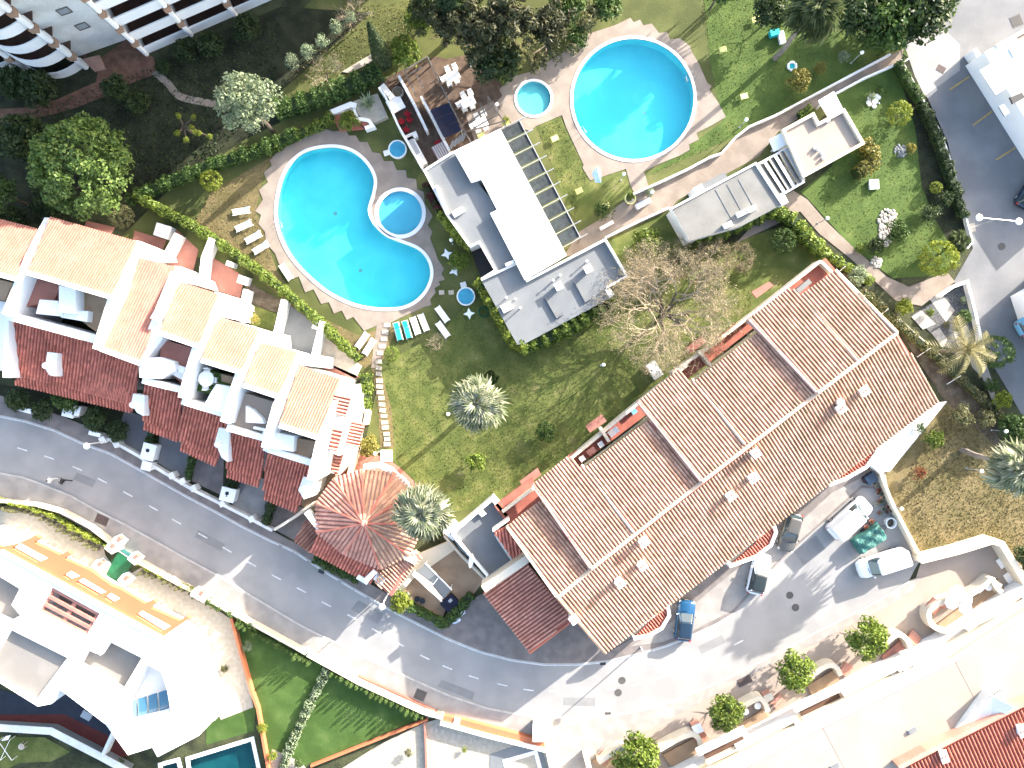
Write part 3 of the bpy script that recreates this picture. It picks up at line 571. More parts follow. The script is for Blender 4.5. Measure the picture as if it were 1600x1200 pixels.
blk('floor','terracotta',sh,[(552,640),(569,642),(566,658),(552,656)],0,.6); blk('floor','terracotta',sh,[(538,697),(554,702),(545,742),(530,742)],0,.7)
blk('plinth','white',sh,[(470,762),(492,772),(500,748),(506,725),(496,718),(485,735)],0,3.4); blk('plinth','white',sh,[(502,705),(512,708),(510,735),(502,738)],0,3.0)
# ---------- row of townhouses
def th(label,px,main,zm,strip,low,zl,terr=None,mcol=('tilepeach','tilepeachpan'),g='white townhouses in the stepped row'):
    o=house('townhouse',label,'house',px,g); a,b,c,d=main; zm+=1.35   # a,b upper edge (left,right), c,d lower edge (right,left)
    tile_roof([P(*a,zm-2.9),P(*b,zm-2.9),P(*c,zm),P(*d,zm)],o,mcol,sp=.26,h=.24,cov=.38)
    q=[P(*a,zm-2.9),P(*b,zm-2.9),P(*c,zm),P(*d,zm)]; bt=[Vector((p.x,p.y,0)) for p in q]; tp=[p-Vector((0,0,.2)) for p in q]; MB().add(bt+tp,[(0,3,2,1),(4,5,6,7),(0,1,5,4),(1,2,6,5),(2,3,7,6),(3,0,4,7)]).build('wall',['white'],o)
    MB().strip(xy([d,c],zm+.25),.42,zm-2.2,zm+.25).build('parapet',['white'],o)
    if low:
        e,f,h,k=low; tile_roof([P(*e,zl+1.2),P(*f,zl+1.2),P(*h,zl),P(*k,zl)],o,('tilered','tileredpan'),sp=.33)
        blk('wall','whitedirty',o,[e,f,((f[0]+3*h[0])/4,(f[1]+3*h[1])/4),((e[0]+3*k[0])/4,(e[1]+3*k[1])/4)],0,zl-.2,zp=zl+.4)
        # lower eave strip, one course further down
        hx,kx=Vector(h),Vector(k); dn=Vector((-3,13)); l=kx.lerp(hx,.08); r=kx.lerp(hx,.97)
        tile_roof([P(*l,zl-.3),P(*r,zl-.3),P(*(r+dn),zl-.85),P(*(l+dn),zl-.85)],o,('tilered','tileredpan'),sp=.33)
    return o
ROT=.3
def party(o,pts,z,w=.62,z0=0,m='white'):
    # a dividing wall whose top follows the roof slope down to the yard side
    n=len(pts); tp=[P(*p,z+.75-(2.9 if i==0 else 0)) for i,p in enumerate(pts)]; d=[(tp[min(i+1,n-1)]-tp[max(i-1,0)]) for i in range(n)]; V=[]
    for p,e in zip(tp,d):
        s=Vector((-e.y,e.x,0)).normalized()*w/2; V+=[p+s,p-s,Vector((p.x-s.x,p.y-s.y,0)),Vector((p.x+s.x,p.y+s.y,0))]
    F=[(0,3,2,1),(4*n-4,4*n-3,4*n-2,4*n-1)]
    for i in range(n-1): F+=[(4*i+j,4*i+(j+1)%4,4*i+4+(j+1)%4,4*i+4+j) for j in range(4)]
    return MB().add(V,F).build('party_wall',[m],o)
def party0(o,pts,z,w=.62,z0=0,m='white'): return MB().strip(xy(pts,z),w,z0,z).build('party_wall',[m],o)
t1=th('townhouse cut off by the left photo edge with a peach tiled roof',(0,470),[(-70,325),(60,358),(24,436),(-110,400)],7.6,0,None,0)
party(t1,[(75,340),(44,402),(8,492)],7.7,.7)
blk('terrace_floor','tanfloor',t1,[(-40,428),(20,442),(6,470),(-40,462)],0,6.5); blk('wall','white',t1,[(-60,460),(10,472),(8,580),(-60,570)],0,5.2)
tile_roof([P(-60,500,5),P(4,508,5),P(4,560,4),P(-60,550,4)],t1,('tilered','tileredpan'))
t2=th('widest townhouse with a broad peach roof above a long dark red lower roof',(120,470),[(78,339),(213,377),(172,464),(42,426)],7.8,0,[(16,499),(150,537),(215,633),(10,583)],3.6)
# long lower roof carries on to the next house
tile_roof([P(150,538,4.8),P(216,566,4.8),P(211,634,3.6),P(128,612,3.6)],t2,('tilered','tileredpan'))
party(t2,[(213,376),(176,462),(150,546)],8.0,.75)
blk('terrace_floor','terrapink',t2,[(44,432),(95,446),(84,470),(36,480)],0,6.5,zp=6.5); blk('terrace_floor','tanfloor',t2,[(118,452),(172,468),(152,520),(112,490)],0,6.5,zp=6.5)
blk('stair_block','white',t2,[(92,446),(118,452),(118,490),(92,488)],0,8.0); blk('stair_block','white',t2,[(62,468),(90,470),(98,494),(56,490)],0,7.6); blk('stair_block','white',t2,[(95,484),(138,486),(136,503),(95,496)],0,7.4)
parapet(t2,[(12,493),(152,531)],3.6,7.4,.8,'white',False); party0(t2,[(10,492),(8,590)],5.6,.5)
def dormer(o,pts,z,horn=None):
    b=blk('dormer','white',o,pts,z-1.6,z); x=sum(p[0] for p in pts)/len(pts); y=sum(p[1] for p in pts)/len(pts); c=P(x-7,y+1,z+.3)
    MB().cyl((c.x,c.y,z-.2),.42,.75,10,.3).build('chimney',['white'],o); return b
dormer(t2,[(74,550),(90,552),(86,588),(77,586),(70,575)],5.2)
t3=th('townhouse with the longest pale rose roof sloping to the dark lower roof',(230,490),[(212,402),(275,417),(218,568),(156,545)],7.2,0,None,3.6,mcol=('tilepeach','tilepeach'))
party(t3,[(276,416),(248,486),(240,500)],7.6,.75); blk('stair_block','white',t3,[(237,500),(252,500),(254,530),(218,574),(218,545)],0,7.6)
blk('stair_block','white',t3,[(216,560),(250,558),(272,565),(272,580),(250,592),(218,590)],0,7.6)
blk('step','white',t3,[(214,380),(240,386),(244,398),(214,400)],0,5.0)
t4=th('townhouse with a peach roof and a pink roof terrace with white loungers',(300,520),[(281,441),(341,459),(309,541),(248,520)],7.4,0,[(226,598),(284,613),(282,677),(222,655)],3.6)
party(t4,[(341,457),(306,545),(284,622)],7.7,.78); blk('terrace_floor','terrapink',t4,[(252,530),(304,545),(285,600),(268,585),(250,556)],0,6.5,zp=6.5)
parapet(t4,[(222,594),(286,610)],3.6,7.3,.6,'white',False); dormer(t4,[(208,615),(226,618),(224,650),(214,645),(205,630)],5.3)
blk('step','white',t4,[(274,418),(306,430),(312,446),(278,440)],0,5.0)
t5=th('townhouse with a peach roof above a grassy roof terrace with white table',(360,560),[(342,496),(404,514),(376,582),(314,563)],7.4,0,[(287,633),(356,652),(342,716),(279,687)],3.6)
party(t5,[(404,514),(372,590),(350,660)],7.7,.8); blk('terrace_floor','turf',t5,[(312,575),(366,590),(355,622),(304,610)],0,6.5,zp=6.5); blk('terrace_floor','tanfloor',t5,[(345,584),(367,590),(362,600),(346,596)],4.0,6.55,zp=6.55)
parapet(t5,[(284,626),(362,650)],3.6,7.3,.7,'white',False); blk('stair_block','white',t5,[(330,612),(338,600),(368,606),(352,648),(318,634)],0,7.5)
blk('step','white',t5,[(338,458),(366,464),(370,500),(342,494)],0,5.0)
t6=th('townhouse with a peach roof above a beige roof terrace',(420,600),[(406,535),(464,550),(434,620),(380,602)],7.4,0,[(357,674),(415,690),(408,748),(352,730)],3.6)
party(t6,[(464,552),(432,635),(414,700)],7.7,.8); blk('terrace_floor','creamroof',t6,[(382,614),(434,630),(418,684),(364,670)],0,6.5,zp=6.5)
parapet(t6,[(354,668),(416,686)],3.6,7.2,.6,'white',False); dormer(t6,[(342,668),(358,672),(356,722),(346,715),(336,690)],5.3); blk('stair_block','white',t6,[(384,634),(395,640),(410,655),(412,662),(384,660)],4.5,7.4)
blk('step','white',t6,[(400,515),(432,520),(434,542),(404,534)],0,5.0); parapet(t6,[(396,668),(414,672),(411,680)],6.5,7.1,.25,'white',False)
t7=th('end townhouse with the lowest peach roof beside the octagonal house',(480,640),[(468,571),(532,592),(496,684),(436,665)],7.4,0,[(418,708),(487,727),(468,788),(410,764)],3.6)
party(t7,[(533,592),(500,690),(486,750)],7.7,.8); blk('terrace_floor','tanfloor',t7,[(458,684),(494,690),(484,718),(456,708)],0,6.5,zp=6.5)
blk('stair_block','white',t7,[(430,676),(460,682),(458,706),(420,700)],0,7.6); parapet(t7,[(418,702),(488,724)],3.6,7.2,.6,'white',False); dormer(t7,[(474,745),(492,748),(490,775),(475,780),(466,766)],5.0)
blk('step','white',t7,[(464,552),(502,556),(500,574),(468,570)],0,5.6)
party0(t7,[(435,662),(416,706)],7.0,.8)
for a in([(330,372),(318,402),(313,444)],[(276,365),(255,405)],[(384,452),(372,508)],[(443,468),(428,532)],[(503,502),(490,556)],): 
    o=T('garden_wall',{330:'white dividing wall between the two pink yards',276:'white wall at the left edge of the first pink yard',384:'white dividing wall beside the small green yard',443:'white dividing wall between the green and the grey yard',503:'white dividing wall right of the grey yard'}[a[0][0]],'wall',P(*a[0])); MB().strip(xy(a,1.9),.5,0,1.9).build('wall',['white'],o)
for x,y,w,h,l in((252,360,26,22,'white barbecue block at the top of the first pink yard'),(378,437,18,14,'white barbecue block in the right corner of the second pink yard'),(358,412,14,8,'white basin by the hedge in the second pink yard'),(493,508,12,14,'white block by the hedge in the grey yard')):
    o=T('barbecue',l,'barbecue',P(x,y)); p=P(x,y,1.3); MB().box((p.x,p.y,.55),(w*S*.9,h*S*.9,1.1),-.3).build('body',['white'],o); MB().box((p.x+.1,p.y+.1,1.35),(w*S*.45,h*S*.45,.5),-.3).build('chimney',['white'],o)
# ---------- restaurant
rs=house('restaurant','flat-roofed poolside restaurant with a bright white upper roof','restaurant',(790,350))
WR=[(781.5,201),(885.6,399),(820,437.5),(766,333),(777,328),(752,280),(736.5,285),(709,236)]
ZL,ZW=3.5,4.2
blk('upper_roof','roofwhite',rs,WR,ZW-.3,ZW); blk('wall','white',rs,[(780,206),(880,396),(820,431),(770,334),(781,330),(755,276),(740,280),(714,238)],0,ZW-.3,zp=ZW)
A=[(663,266),(709,236),(740,285),(755,281),(780,330),(769,334),(806,408),(753,435),(775,423),(749,378),(734,385),(698,335)]
blk('lower_roof','whitedirty',rs,[(663,266),(709,237),(790,340),(806,409),(776,424),(750,378),(734,385),(698,335)],0,ZL,'greyroof')
parapet(rs,[(709,237),(663,266),(698,334),(734,384)],ZL-.3,ZL+.2,.22,'whitedirty',False); parapet(rs,[(734,385),(749,378),(774,422),(752,436)],ZL-.5,ZL+.2,.2,'whitedirty',False)
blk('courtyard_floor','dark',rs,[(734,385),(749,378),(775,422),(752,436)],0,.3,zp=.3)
B_=[(752,437),(946,373),(980,431),(948,449),(956,464),(818,538),(808,538)]
B_=[(752,437),(812,408),(821,437),(886,403),(946,373),(980,431),(948,449),(956,464),(818,538),(808,538)]
blk('front_roof','whitedirty',rs,B_,0,ZL-.15,'greyroof',zp=ZL)
parapet(rs,[(752,437),(808,411)],ZL-.2,ZL+.22,.2,'whitedirty',False); parapet(rs,[(822,439),(946,374),(980,431),(948,449)],ZL-.2,ZL+.35,.22,'whitedirty',False)
for p in([(852,464),(870,496),(881,490)],[(898,439),(915,471),(926,465)]): MB().strip(xy(p,ZL+.3),.1,ZL-.16,ZL+.12).build('roof_upstand',['greyroof'],rs)
blk('fin','whitedirty',rs,[(945,452),(952,448),(960,460),(953,466)],0,ZL+.1)
for x,y in((873,447),(919,420)):
    c=P(x,y,ZL+.7); o=MB().box((c.x,c.y,ZL+.2),(.55,.55,.9),.5).build('roof_vent',['whitedirty'],rs); MB().box((c.x,c.y,ZL+.7),(.78,.78,.1),.5).build('cap',['whitedirty'],o)
for x,y in((864,438),(875,430),(805,467),(813,481),(791,465),(917,408)):
    c=P(x,y,ZL+.6); o=MB().cyl((c.x,c.y,ZL-.2),.06,.8,8).build('roof_pipe',['whitedirty'],rs); MB().cyl((c.x,c.y,ZL+.58),.14,.1,10,.05).build('cap',['whitedirty'],o)
c=P(792,480,ZL+.25); MB().box((c.x,c.y,ZL+.1),(1.1,.8,.5),.5).build('air_conditioner',['whitedirty'],rs); c=P(716,331,ZL+.3); MB().box((c.x,c.y,ZL+.1),(1.2,.6,.6),.5).build('air_conditioner',['whitedirty'],rs)
b=MB().strip(xy([(682,290),(700,335)],ZL+.4),.35,ZL,ZL+.4).build('duct',['whitedirty'],rs)
MB().strip(xy([(790,414),(803,408)],ZL+.5),.3,ZL,ZL+.5).build('duct',['whitedirty'],rs)
# striped canopy of panels along the pool lawn
ZC=3.0
for i in range(9):
    L0,L1=Vector((782,201)),Vector((880,386)); R0,R1=Vector((811,187)),Vector((907,371)); f=i/9; g=(i+1)/9-.012; k=.012
    blk('canopy_panel','canopy',rs,[L0.lerp(L1,f+k),R0.lerp(R1,f+k),R0.lerp(R1,g),L0.lerp(L1,g)],ZC-.05,ZC)
for i in range(10):
    f=i/9; a=L0.lerp(L1,f); c=R0.lerp(R1,f); e=c+(c-a).normalized()*13
    MB().strip(xy([a,e],ZC+.15),.05,ZC-.15,ZC+.14).build('canopy_beam',['greymetal'],rs)
    if i%3==0: p=P(*c,ZC); MB().box((p.x,p.y,ZC/2-.1),(.12,.12,ZC-.2),.5).build('post',['greywood'],rs)
MB().strip(xy([(811,187),(907,371)],ZC+.1),.07,ZC-.16,ZC+.1).build('canopy_rail',['greymetal'],rs)
# restaurant terrace walls
def gwall(label,pts,h,w,m='white',z0=0,cat='wall',mt=None):
    o=T('wall' if cat=='wall' else cat,label,cat,P(*pts[0])); b=MB().strip(xy(pts,h),w,z0,h); b.build('wall',[m],o); return o
gwall('long white boundary wall between the hot tub lawn and the restaurant terrace',[(592,136),(602,150),(622,196),(660,262)],1.7,.22,'whitedirty')
gwall('white middle wall on the restaurant terrace with planters',[(623,118),(645,158),(667,204)],1.5,.26,'whitedirty')
gwall('thin white wall beside the navy awning on the terrace',[(658,150),(672,176),(702,234)],1.9,.2,'whitedirty')
pg=house('pergola','dark timber pergola frame over the restaurant terrace','pergola',(690,110))
for a,c in(((632,110),(668,88)),((650,116),(662,137)),((640,115),(660,105)),((668,88),(684,122)),((684,122),(702,160)),((702,160),(726,205)),((632,110),(650,150)),((740,200),(780,178)),((762,150),(790,195)),((750,160),(765,195)),((733,190),(770,165)),((726,205),(738,225)),((728,206),(790,188))):
    MB().strip(xy([a,c],2.7),.1,2.58,2.7+R.uniform(0,.05)).build('beam',['greywood'],pg)
for x,y in((632,110),(668,88),(702,160),(790,195),(762,150)): p=P(x,y,2.6); MB().box((p.x,p.y,1.3),(.12,.12,2.5),.4).build('post',['greywood'],pg)
aw=house('awning','navy blue fabric awning over the restaurant terrace','awning',(696,190))
b=MB(); q=[(672,172),(701,160),(712,180),(721,204),(702,220),(694,216)]; n=7
def lerp2(a,c,t): return(a[0]+(c[0]-a[0])*t,a[1]+(c[1]-a[1])*t)
for t,(f0,f1) in enumerate(((0,.33),(.34,.66),(.67,1))):
    l0,l1=lerp2((672,172),(694,216),f0),lerp2((672,172),(694,216),f1); r0,r1=lerp2((701,160),(721,204),f0),lerp2((701,160),(721,204),f1); V=[];F=[]
    for i in range(9):
        u=i/8; s=-.22*math.sin(math.pi*u); V+=[P(*lerp2(l0,r0,u),2.6+s),P(*lerp2(l1,r1,u),2.6+s)]
        if i: F.append((2*i-2,2*i-1,2*i+1,2*i))
    MB().add(V,F).build('fabric',['navy'],aw)
for x,y in((672,172),(701,160),(694,216),(721,204)): p=P(x,y,2.6); MB().cyl((p.x,p.y,.03),.05,2.6,8).build('post',['metal'],aw)
# ---------- small flat-roofed buildings right of the round pool
wc=house('changing_block','long low building with a grey felt roof beside the garden path','building',(1130,320))
blk('wall','white',wc,[(1050,326),(1181,255),(1222,319),(1160,352),(1078,376)],0,3.1,'greyroof2'); parapet(wc,[(1047,327),(1181,255),(1222,318)],2.8,3.3,.2,'whitedirty',False)
for x,y in((1138,351),(1159,333),(1175,326)): c=P(x,y,3.7); MB().box((c.x,c.y,3.4),(.85,.5,.6),.45).build('roof_unit',['white'],wc)
blk('lean_to','greyroof',wc,[(1096,288),(1131,269),(1137,276),(1101,296)],0,2.3); blk('lean_to','white',wc,[(1083,294),(1096,287),(1101,296),(1087,303)],0,2.4)
for k in range(3): MB().strip(xy([(1118+k*18,296-k*8),(1145+k*18,345-k*8)],3.12),.08,3.08,3.14).build('felt_seam',['greyroof'],wc)
blk('tank','white',wc,[(1214,306),(1224,300),(1232,316),(1222,321)],0,3.2)
pv=house('louvre_roof','open roof of wide slanted concrete slats between the two small buildings','pergola',(1220,262))
for i in range(6):
    f=i/5.6; a=lerp2((1184,258),(1230,231),f); c=lerp2((1216,306),(1258,281),f); d=Vector((8.2-2*(i%2),-4.4+1*(i%2)))
    q=[Vector(a),Vector(c),Vector(c)+d*.8,Vector(a)+d*.8]; pp=[P(*q[0],2.95),P(*q[1],2.95),P(*q[2],2.62+.2*(i%2)),P(*q[3],2.62+.2*(i%2))]
    dz=Vector((0,0,.07)); MB().add(pp+[p-dz for p in pp],[(0,1,2,3),(7,6,5,4),(0,4,5,1),(1,5,6,2),(2,6,7,3),(3,7,4,0)]).build('slat',['greymetal' if i%2 else 'greyroof2'],pv)
for a,c in(((1181,258),(1233,229)),((1214,308),(1260,281))): MB().strip(xy([a,c],3.1),.25,2.3,2.6).build('beam',['white'],pv)
lb=house('pump_house','small flat-roofed building with beige roof and parapet at the garden path','building',(1285,225))
SB=[(1225,203),(1271,178),(1279,193.5),(1319,172),(1349,223.5),(1256.5,274.5)]
blk('wall','cream',lb,SB,0,2.9,'creamroof',zp=3.3); parapet(lb,SB,2.8,3.3,.3,'cream')
blk('porch_roof','roofwhite',lb,[(1279,157),(1303,142.5),(1317,169.5),(1294,182)],2.3,2.5); blk('porch_roof','roofwhite',lb,[(1202,218),(1225,205),(1233,224),(1210,237)],2.3,2.5)
for x,y in((1283,163),(1297,155),(1212,231)): p=P(x,y,1.2); MB().box((p.x,p.y,1.15),(.2,.2,2.3),.5).build('post',['white'],lb)
for x,y,r in((1275,230,.22),(1279,233,.16),(1286,238,.24),(1288,246,.2),(1295,188,.2)): p=P(x,y,3.2); MB().cyl((p.x,p.y,2.9),r,.35,10,r*.7).build('roof_vent',['whitedirty'],lb)
# ---------- building at the car park
cb=house('parking_building','white-roofed building along the right car park','building',(1575,140))
blk('wall','white',cb,[(1508,103),(1553,76),(1690,300),(1655,338)],0,3.3,'roofwhite',zp=0); blk('rear_wing','whitedirty',cb,[(1558,72),(1625,34),(1760,260),(1700,300)],0,3.1,'creamroof')
parapet(cb,[(1558,72),(1625,34)],2.9,3.5,.35,'cream',False)
for pts,m in(([(1578,152),(1597,144),(1602,152),(1583,162)],'dark'),([(1576,76),(1597,68),(1600,78),(1584,90)],'greymetal'),([(1561,166),(1569,162),(1578,176),(1570,181)],'greymetal'),([(1531,110),(1548,100),(1572,138),(1556,148)],'whitedirty')): blk('skylight',m,cb,pts,3.2,3.42)
blk('low_wall','white',cb,[(1520,78),(1526,74),(1533,85),(1527,89)],0,1.6)
gb=house('office_building','white building at the right photo edge past the double lamp','building',(1700,500)); blk('wall','white',gb,[(1625,455),(1660,435),(1660,418),(1800,418),(1800,600),(1660,560)],0,4.6)
blk('skylight','footblue',gb,[(1591,500),(1600,495),(1612,500),(1600,508)],1.2,1.4); 
# ---------- apartment tower top left
tw=house('apartment_tower','tall white apartment tower with brown balconies at the top left','apartment building',(200,40))
C0,C1=Vector((230,84)),Vector((800,-164)); 
def g2(p): v=P(p[0],p[1]); return Vector((v.x,v.y))
a,c=g2(C0),g2(C1); d=(c-a).normalized(); nn=Vector((d.y,-d.x)); LEN=(c-a).length
def rect(o,u0,u1,v0,v1): return [o+d*u0+nn*v0,o+d*u1+nn*v0,o+d*u1+nn*v1,o+d*u0+nn*v1]
TH=22.4
MB().prism(rect(a,0,LEN,-12,-1.9),0,TH).build('wall',['brown'],tw)
w0,w1=g2((120,89)),g2((197,62)); MB().prism([w0,w1,w1+Vector((-3,14)),w0+Vector((-6,14))],0,TH).build('stair_wall',['whitedirty'],tw)
for i in range(7):
    z=3.1*i; u=0; n=7
    for k in range(n):
        u0,u1=LEN*0+5.05*k+.15,5.05*(k+1)-.15
        MB().prism(rect(a,u0,u1,-.12,.02),z-.15,z+1.25).build('balcony_front',['white'],tw); MB().prism(rect(a,u0,u1,-2.1,-.12),z-.15,z+.02).build('balcony_floor',['brown'],tw)
for k in range(8):
    u=5.05*k
    for i in range(7):
        q=a+d*u+nn*.12; MB().cyl((q.x,q.y,3.1*i+.2),.26,2.5,12).build('pier',['white'],tw); MB().box((q.x,q.y,3.1*i+2.85),(.62,.62,.72),.43).build('pier_block',['tanblock'],tw)
    MB().prism(rect(a,u-.1,u+.1,-2,-.1),0,TH).build('balcony_divider',['white'],tw)
# curved wing
pa,pb=g2((136,106)),g2((42,108)); e=(pa-pb); Lc=e.length; e.normalize(); ne=Vector((e.y,-e.x))
MB().prism([pb-ne*2.5-e*8,pa-ne*2.2,pa-ne*10,pb-ne*10-e*8],0,TH).build('wall',['brown'],tw)
for i in range(7):
    arc=[pb+e*Lc*t/10+ne*(1.5*math.sin(math.pi*t/10)**.8-.5) for t in range(11)]; z=3.1*i
    MB().strip(arc,.14,z-.15,z+1.25).build('balcony_front',['white'],tw); MB().prism(arc+[pa-ne*2.4,pb-ne*2.6],z-.15,z).build('balcony_floor',['brown'],tw)
    arc2=[pb-e*.3-e*6*t/6+ne*(.9*math.sin(math.pi*t/6)-.8) for t in range(7)]; MB().strip(arc2,.14,z-.15,z+1.25).build('balcony_front',['white'],tw); MB().prism(arc2+[pb-e*6.3-ne*2.6,pb-ne*2.6],z-.15,z).build('balcony_floor',['brown'],tw)
    for q in(pa,pb): MB().cyl((q.x,q.y,z+.2),.3,2.5,12).build('pier',['white'],tw); MB().box((q.x,q.y,z+2.85),(.7,.7,.72),.1).build('pier_block',['tanblock'],tw)
for i in range(1,4):
    for f in(.62,): 
        q0=w0.lerp(w1,.52); q1=w0.lerp(w1,.70); f_=window(tw,(q0.x,q0.y),(q1.x,q1.y),3.1*i+1.1,3.1*i+2.0,'greywood','greymetal'); 
blk('entrance_roof','tileold',tw,[(128,92),(155,86),(164,108),(148,112)],2.3,2.5)
MB().prism(rect(a,-.3,LEN+.3,-12.2,.3),TH,TH+.5).build('roof',['whitedirty'],tw)
# ---------- lower-left villa
vi=house('villa','large white modern villa with an orange fascia and sunken roof terraces','house',(180,1000))
foot=[(-60,900),(0,908),(120,960),(290,972),(323,991),(335,1035),(349,1078),(352,1106),(317,1159),(270,1176)]
roofo=[(-60,838),(0,864),(251,998),(283,1022),(296,1075),(310,1150),(246,1183),(238,1168),(200,1180),(165,1132),(93,1077),(80,1100),(59,1104),(-60,1030)]
VZ=6.3
h1=[(18,985),(30,978),(76,985),(109,1027),(57,1096),(-20,1062)]; h1=[(19,982),(107,1026),(56,1094),(-25,1052)]; h2=[(172,1000),(225,1027),(192,1082),(122,1040),(136,1015),(155,1023)]; h3=[(-40,900),(0,901),(31,920),(18,945),(32,962),(12,972),(-40,950)]; h4=[(82,918),(156,959),(135,993),(61,955)]; h5=[(229,1038),(252,1050),(261,1078),(267,1112),(198,1131),(196,1100),(215,1064)]
b=MB().holes(xy(roofo,VZ),[xy(h,VZ) for h in(h1,h2,h3,h4,h5)],3.2,VZ); b.build('roof',['white'],vi)
base=[(-60,864),(0,880),(235,992),(290,972),(323,991),(335,1035),(349,1078),(352,1106)]
q=xy(roofo,VZ); MB().prism(q,0,3.2).build('wall',['white'],vi)
MB().prism(xy([(283,968),(323,990),(336,1035),(350,1078),(353,1106)])+xy([(310,1150),(296,1075),(283,1022)],VZ),0,3.0).build('wing',['white'],vi)
# slanted side wall from the roof edge to the ground
sw_=[(P(251,998,VZ),P(288,970)),(P(283,1022,VZ),P(323,990)),(P(296,1075,VZ),P(337,1036)),(P(301,1104,VZ),P(350,1078)),(P(310,1150,VZ),P(353,1106))]
V=[];F=[]
for i,(t,g) in enumerate(sw_): V+=[t,g]; F+= [(2*i-2,2*i-1,2*i+1,2*i)] if i else []
MB().add(V,F).build('side_wall',['white'],vi)
for i,(fa,fb_,s) in enumerate(((.35,.6,1),(.3,.62,2),(.3,.55,3))):
    for u0,u1 in((.22,.42),(.6,.8)):
        t0,g0=sw_[s]; t1,g1=sw_[s+1]; A_=t0.lerp(t1,fa); B2=t0.lerp(t1,fb_); C_=g0.lerp(g1,fa); D_=g0.lerp(g1,fb_); up=Vector((.03,.03,.02))
        MB().poly([A_.lerp(C_,u0)+up,B2.lerp(D_,u0)+up,B2.lerp(D_,u1)+up,A_.lerp(C_,u1)+up]).build('window_recess',['greyroof'],vi)
for h,m,z in((h1,'terracebeige',5.95),(h2,'terracebeige',5.3),(h3,'terracebeige',5.3),(h4,'creamroof',3.5),(h5,'white',4.2)): blk('terrace_floor',m,vi,h,3.0,z,zp=VZ)
og=[(0,855),(25,850),(55,837),(63,841),(53,848),(93,867),(107,861),(110,866),(100,873),(142,892),(175,916),(189,921),(226,943),(240,937),(245,942),(235,950),(280,970),(292,963),(297,966),(251,997),(157,949),(75,906),(0,861),(-60,832),(-60,826)]
hs=[[(18,857),(31,848),(75,872),(58,879)],[(98,900),(110,891),(126,900),(107,906)],[(118,910),(130,903),(167,925),(153,930)],[(162,934),(173,926),(188,935),(174,942)],[(212,962),(222,954),(267,978),(252,987)]]
MB().holes(xy(og,VZ),[xy(h,VZ) for h in hs],VZ-.55,VZ+.03).build('fascia',['orange'],vi)
for p in([(0,862),(251,998)],[(251,998),(283,1022),(296,1075),(310,1150)]): p[0]==(0,862) and MB().strip(xy(p,VZ+.3),.4,VZ-.2,VZ+.3).build('parapet',['white'],vi)
for p in([(172,1000),(225,1027),(192,1082)],[(19,982),(107,1026)],[(155,1023),(172,1000)]): MB().strip(xy(p,VZ+.25),.3,VZ-.4,VZ+.25).build('parapet',['whitedirty'],vi)
blk('balcony','white',vi,[(20,840),(52,852),(130,892),(270,965),(282,975),(245,985),(120,925),(0,872)],2.6,3.0,zp=3.0)
for i in range(4):
    f=i/4; g=f+.21; blk('glass_panel','blueglass',vi,[lerp2((199,1097),(264,1077),f),lerp2((199,1097),(264,1077),g),lerp2((199,1130),(267,1111),g),lerp2((199,1130),(267,1111),f)],5.0,5.06)
blk('sill','white',vi,[(196,1130),(268,1111),(275,1128),(205,1150)],3,5.4); blk('chimney','white',vi,[(167,1128),(178,1121),(188,1130),(176,1142)],2,6.9); blk('sill','white',vi,[(228,1138),(240,1130),(245,1140),(232,1146)],4,6.6)
blk('ledge','whitedirty',vi,[(93,1078),(167,1130),(170,1140),(92,1086)],2.0,3.0,zp=5.2); 
def bm(pts,z,w,m='woodpink'): MB().strip(xy(pts,z),w,z-.25,z).build('pergola_beam',[m],vi)
for i,f in enumerate((.04,.36,.68,.96)): bm([lerp2((82,918),(61,955),f),lerp2((156,959),(135,993),f)],VZ-.1-.02*i,.32)
for f in(.5,.02,.98): bm([lerp2((82,918),(156,959),f),lerp2((61,955),(135,993),f)],VZ-.24-.01*f,.4)
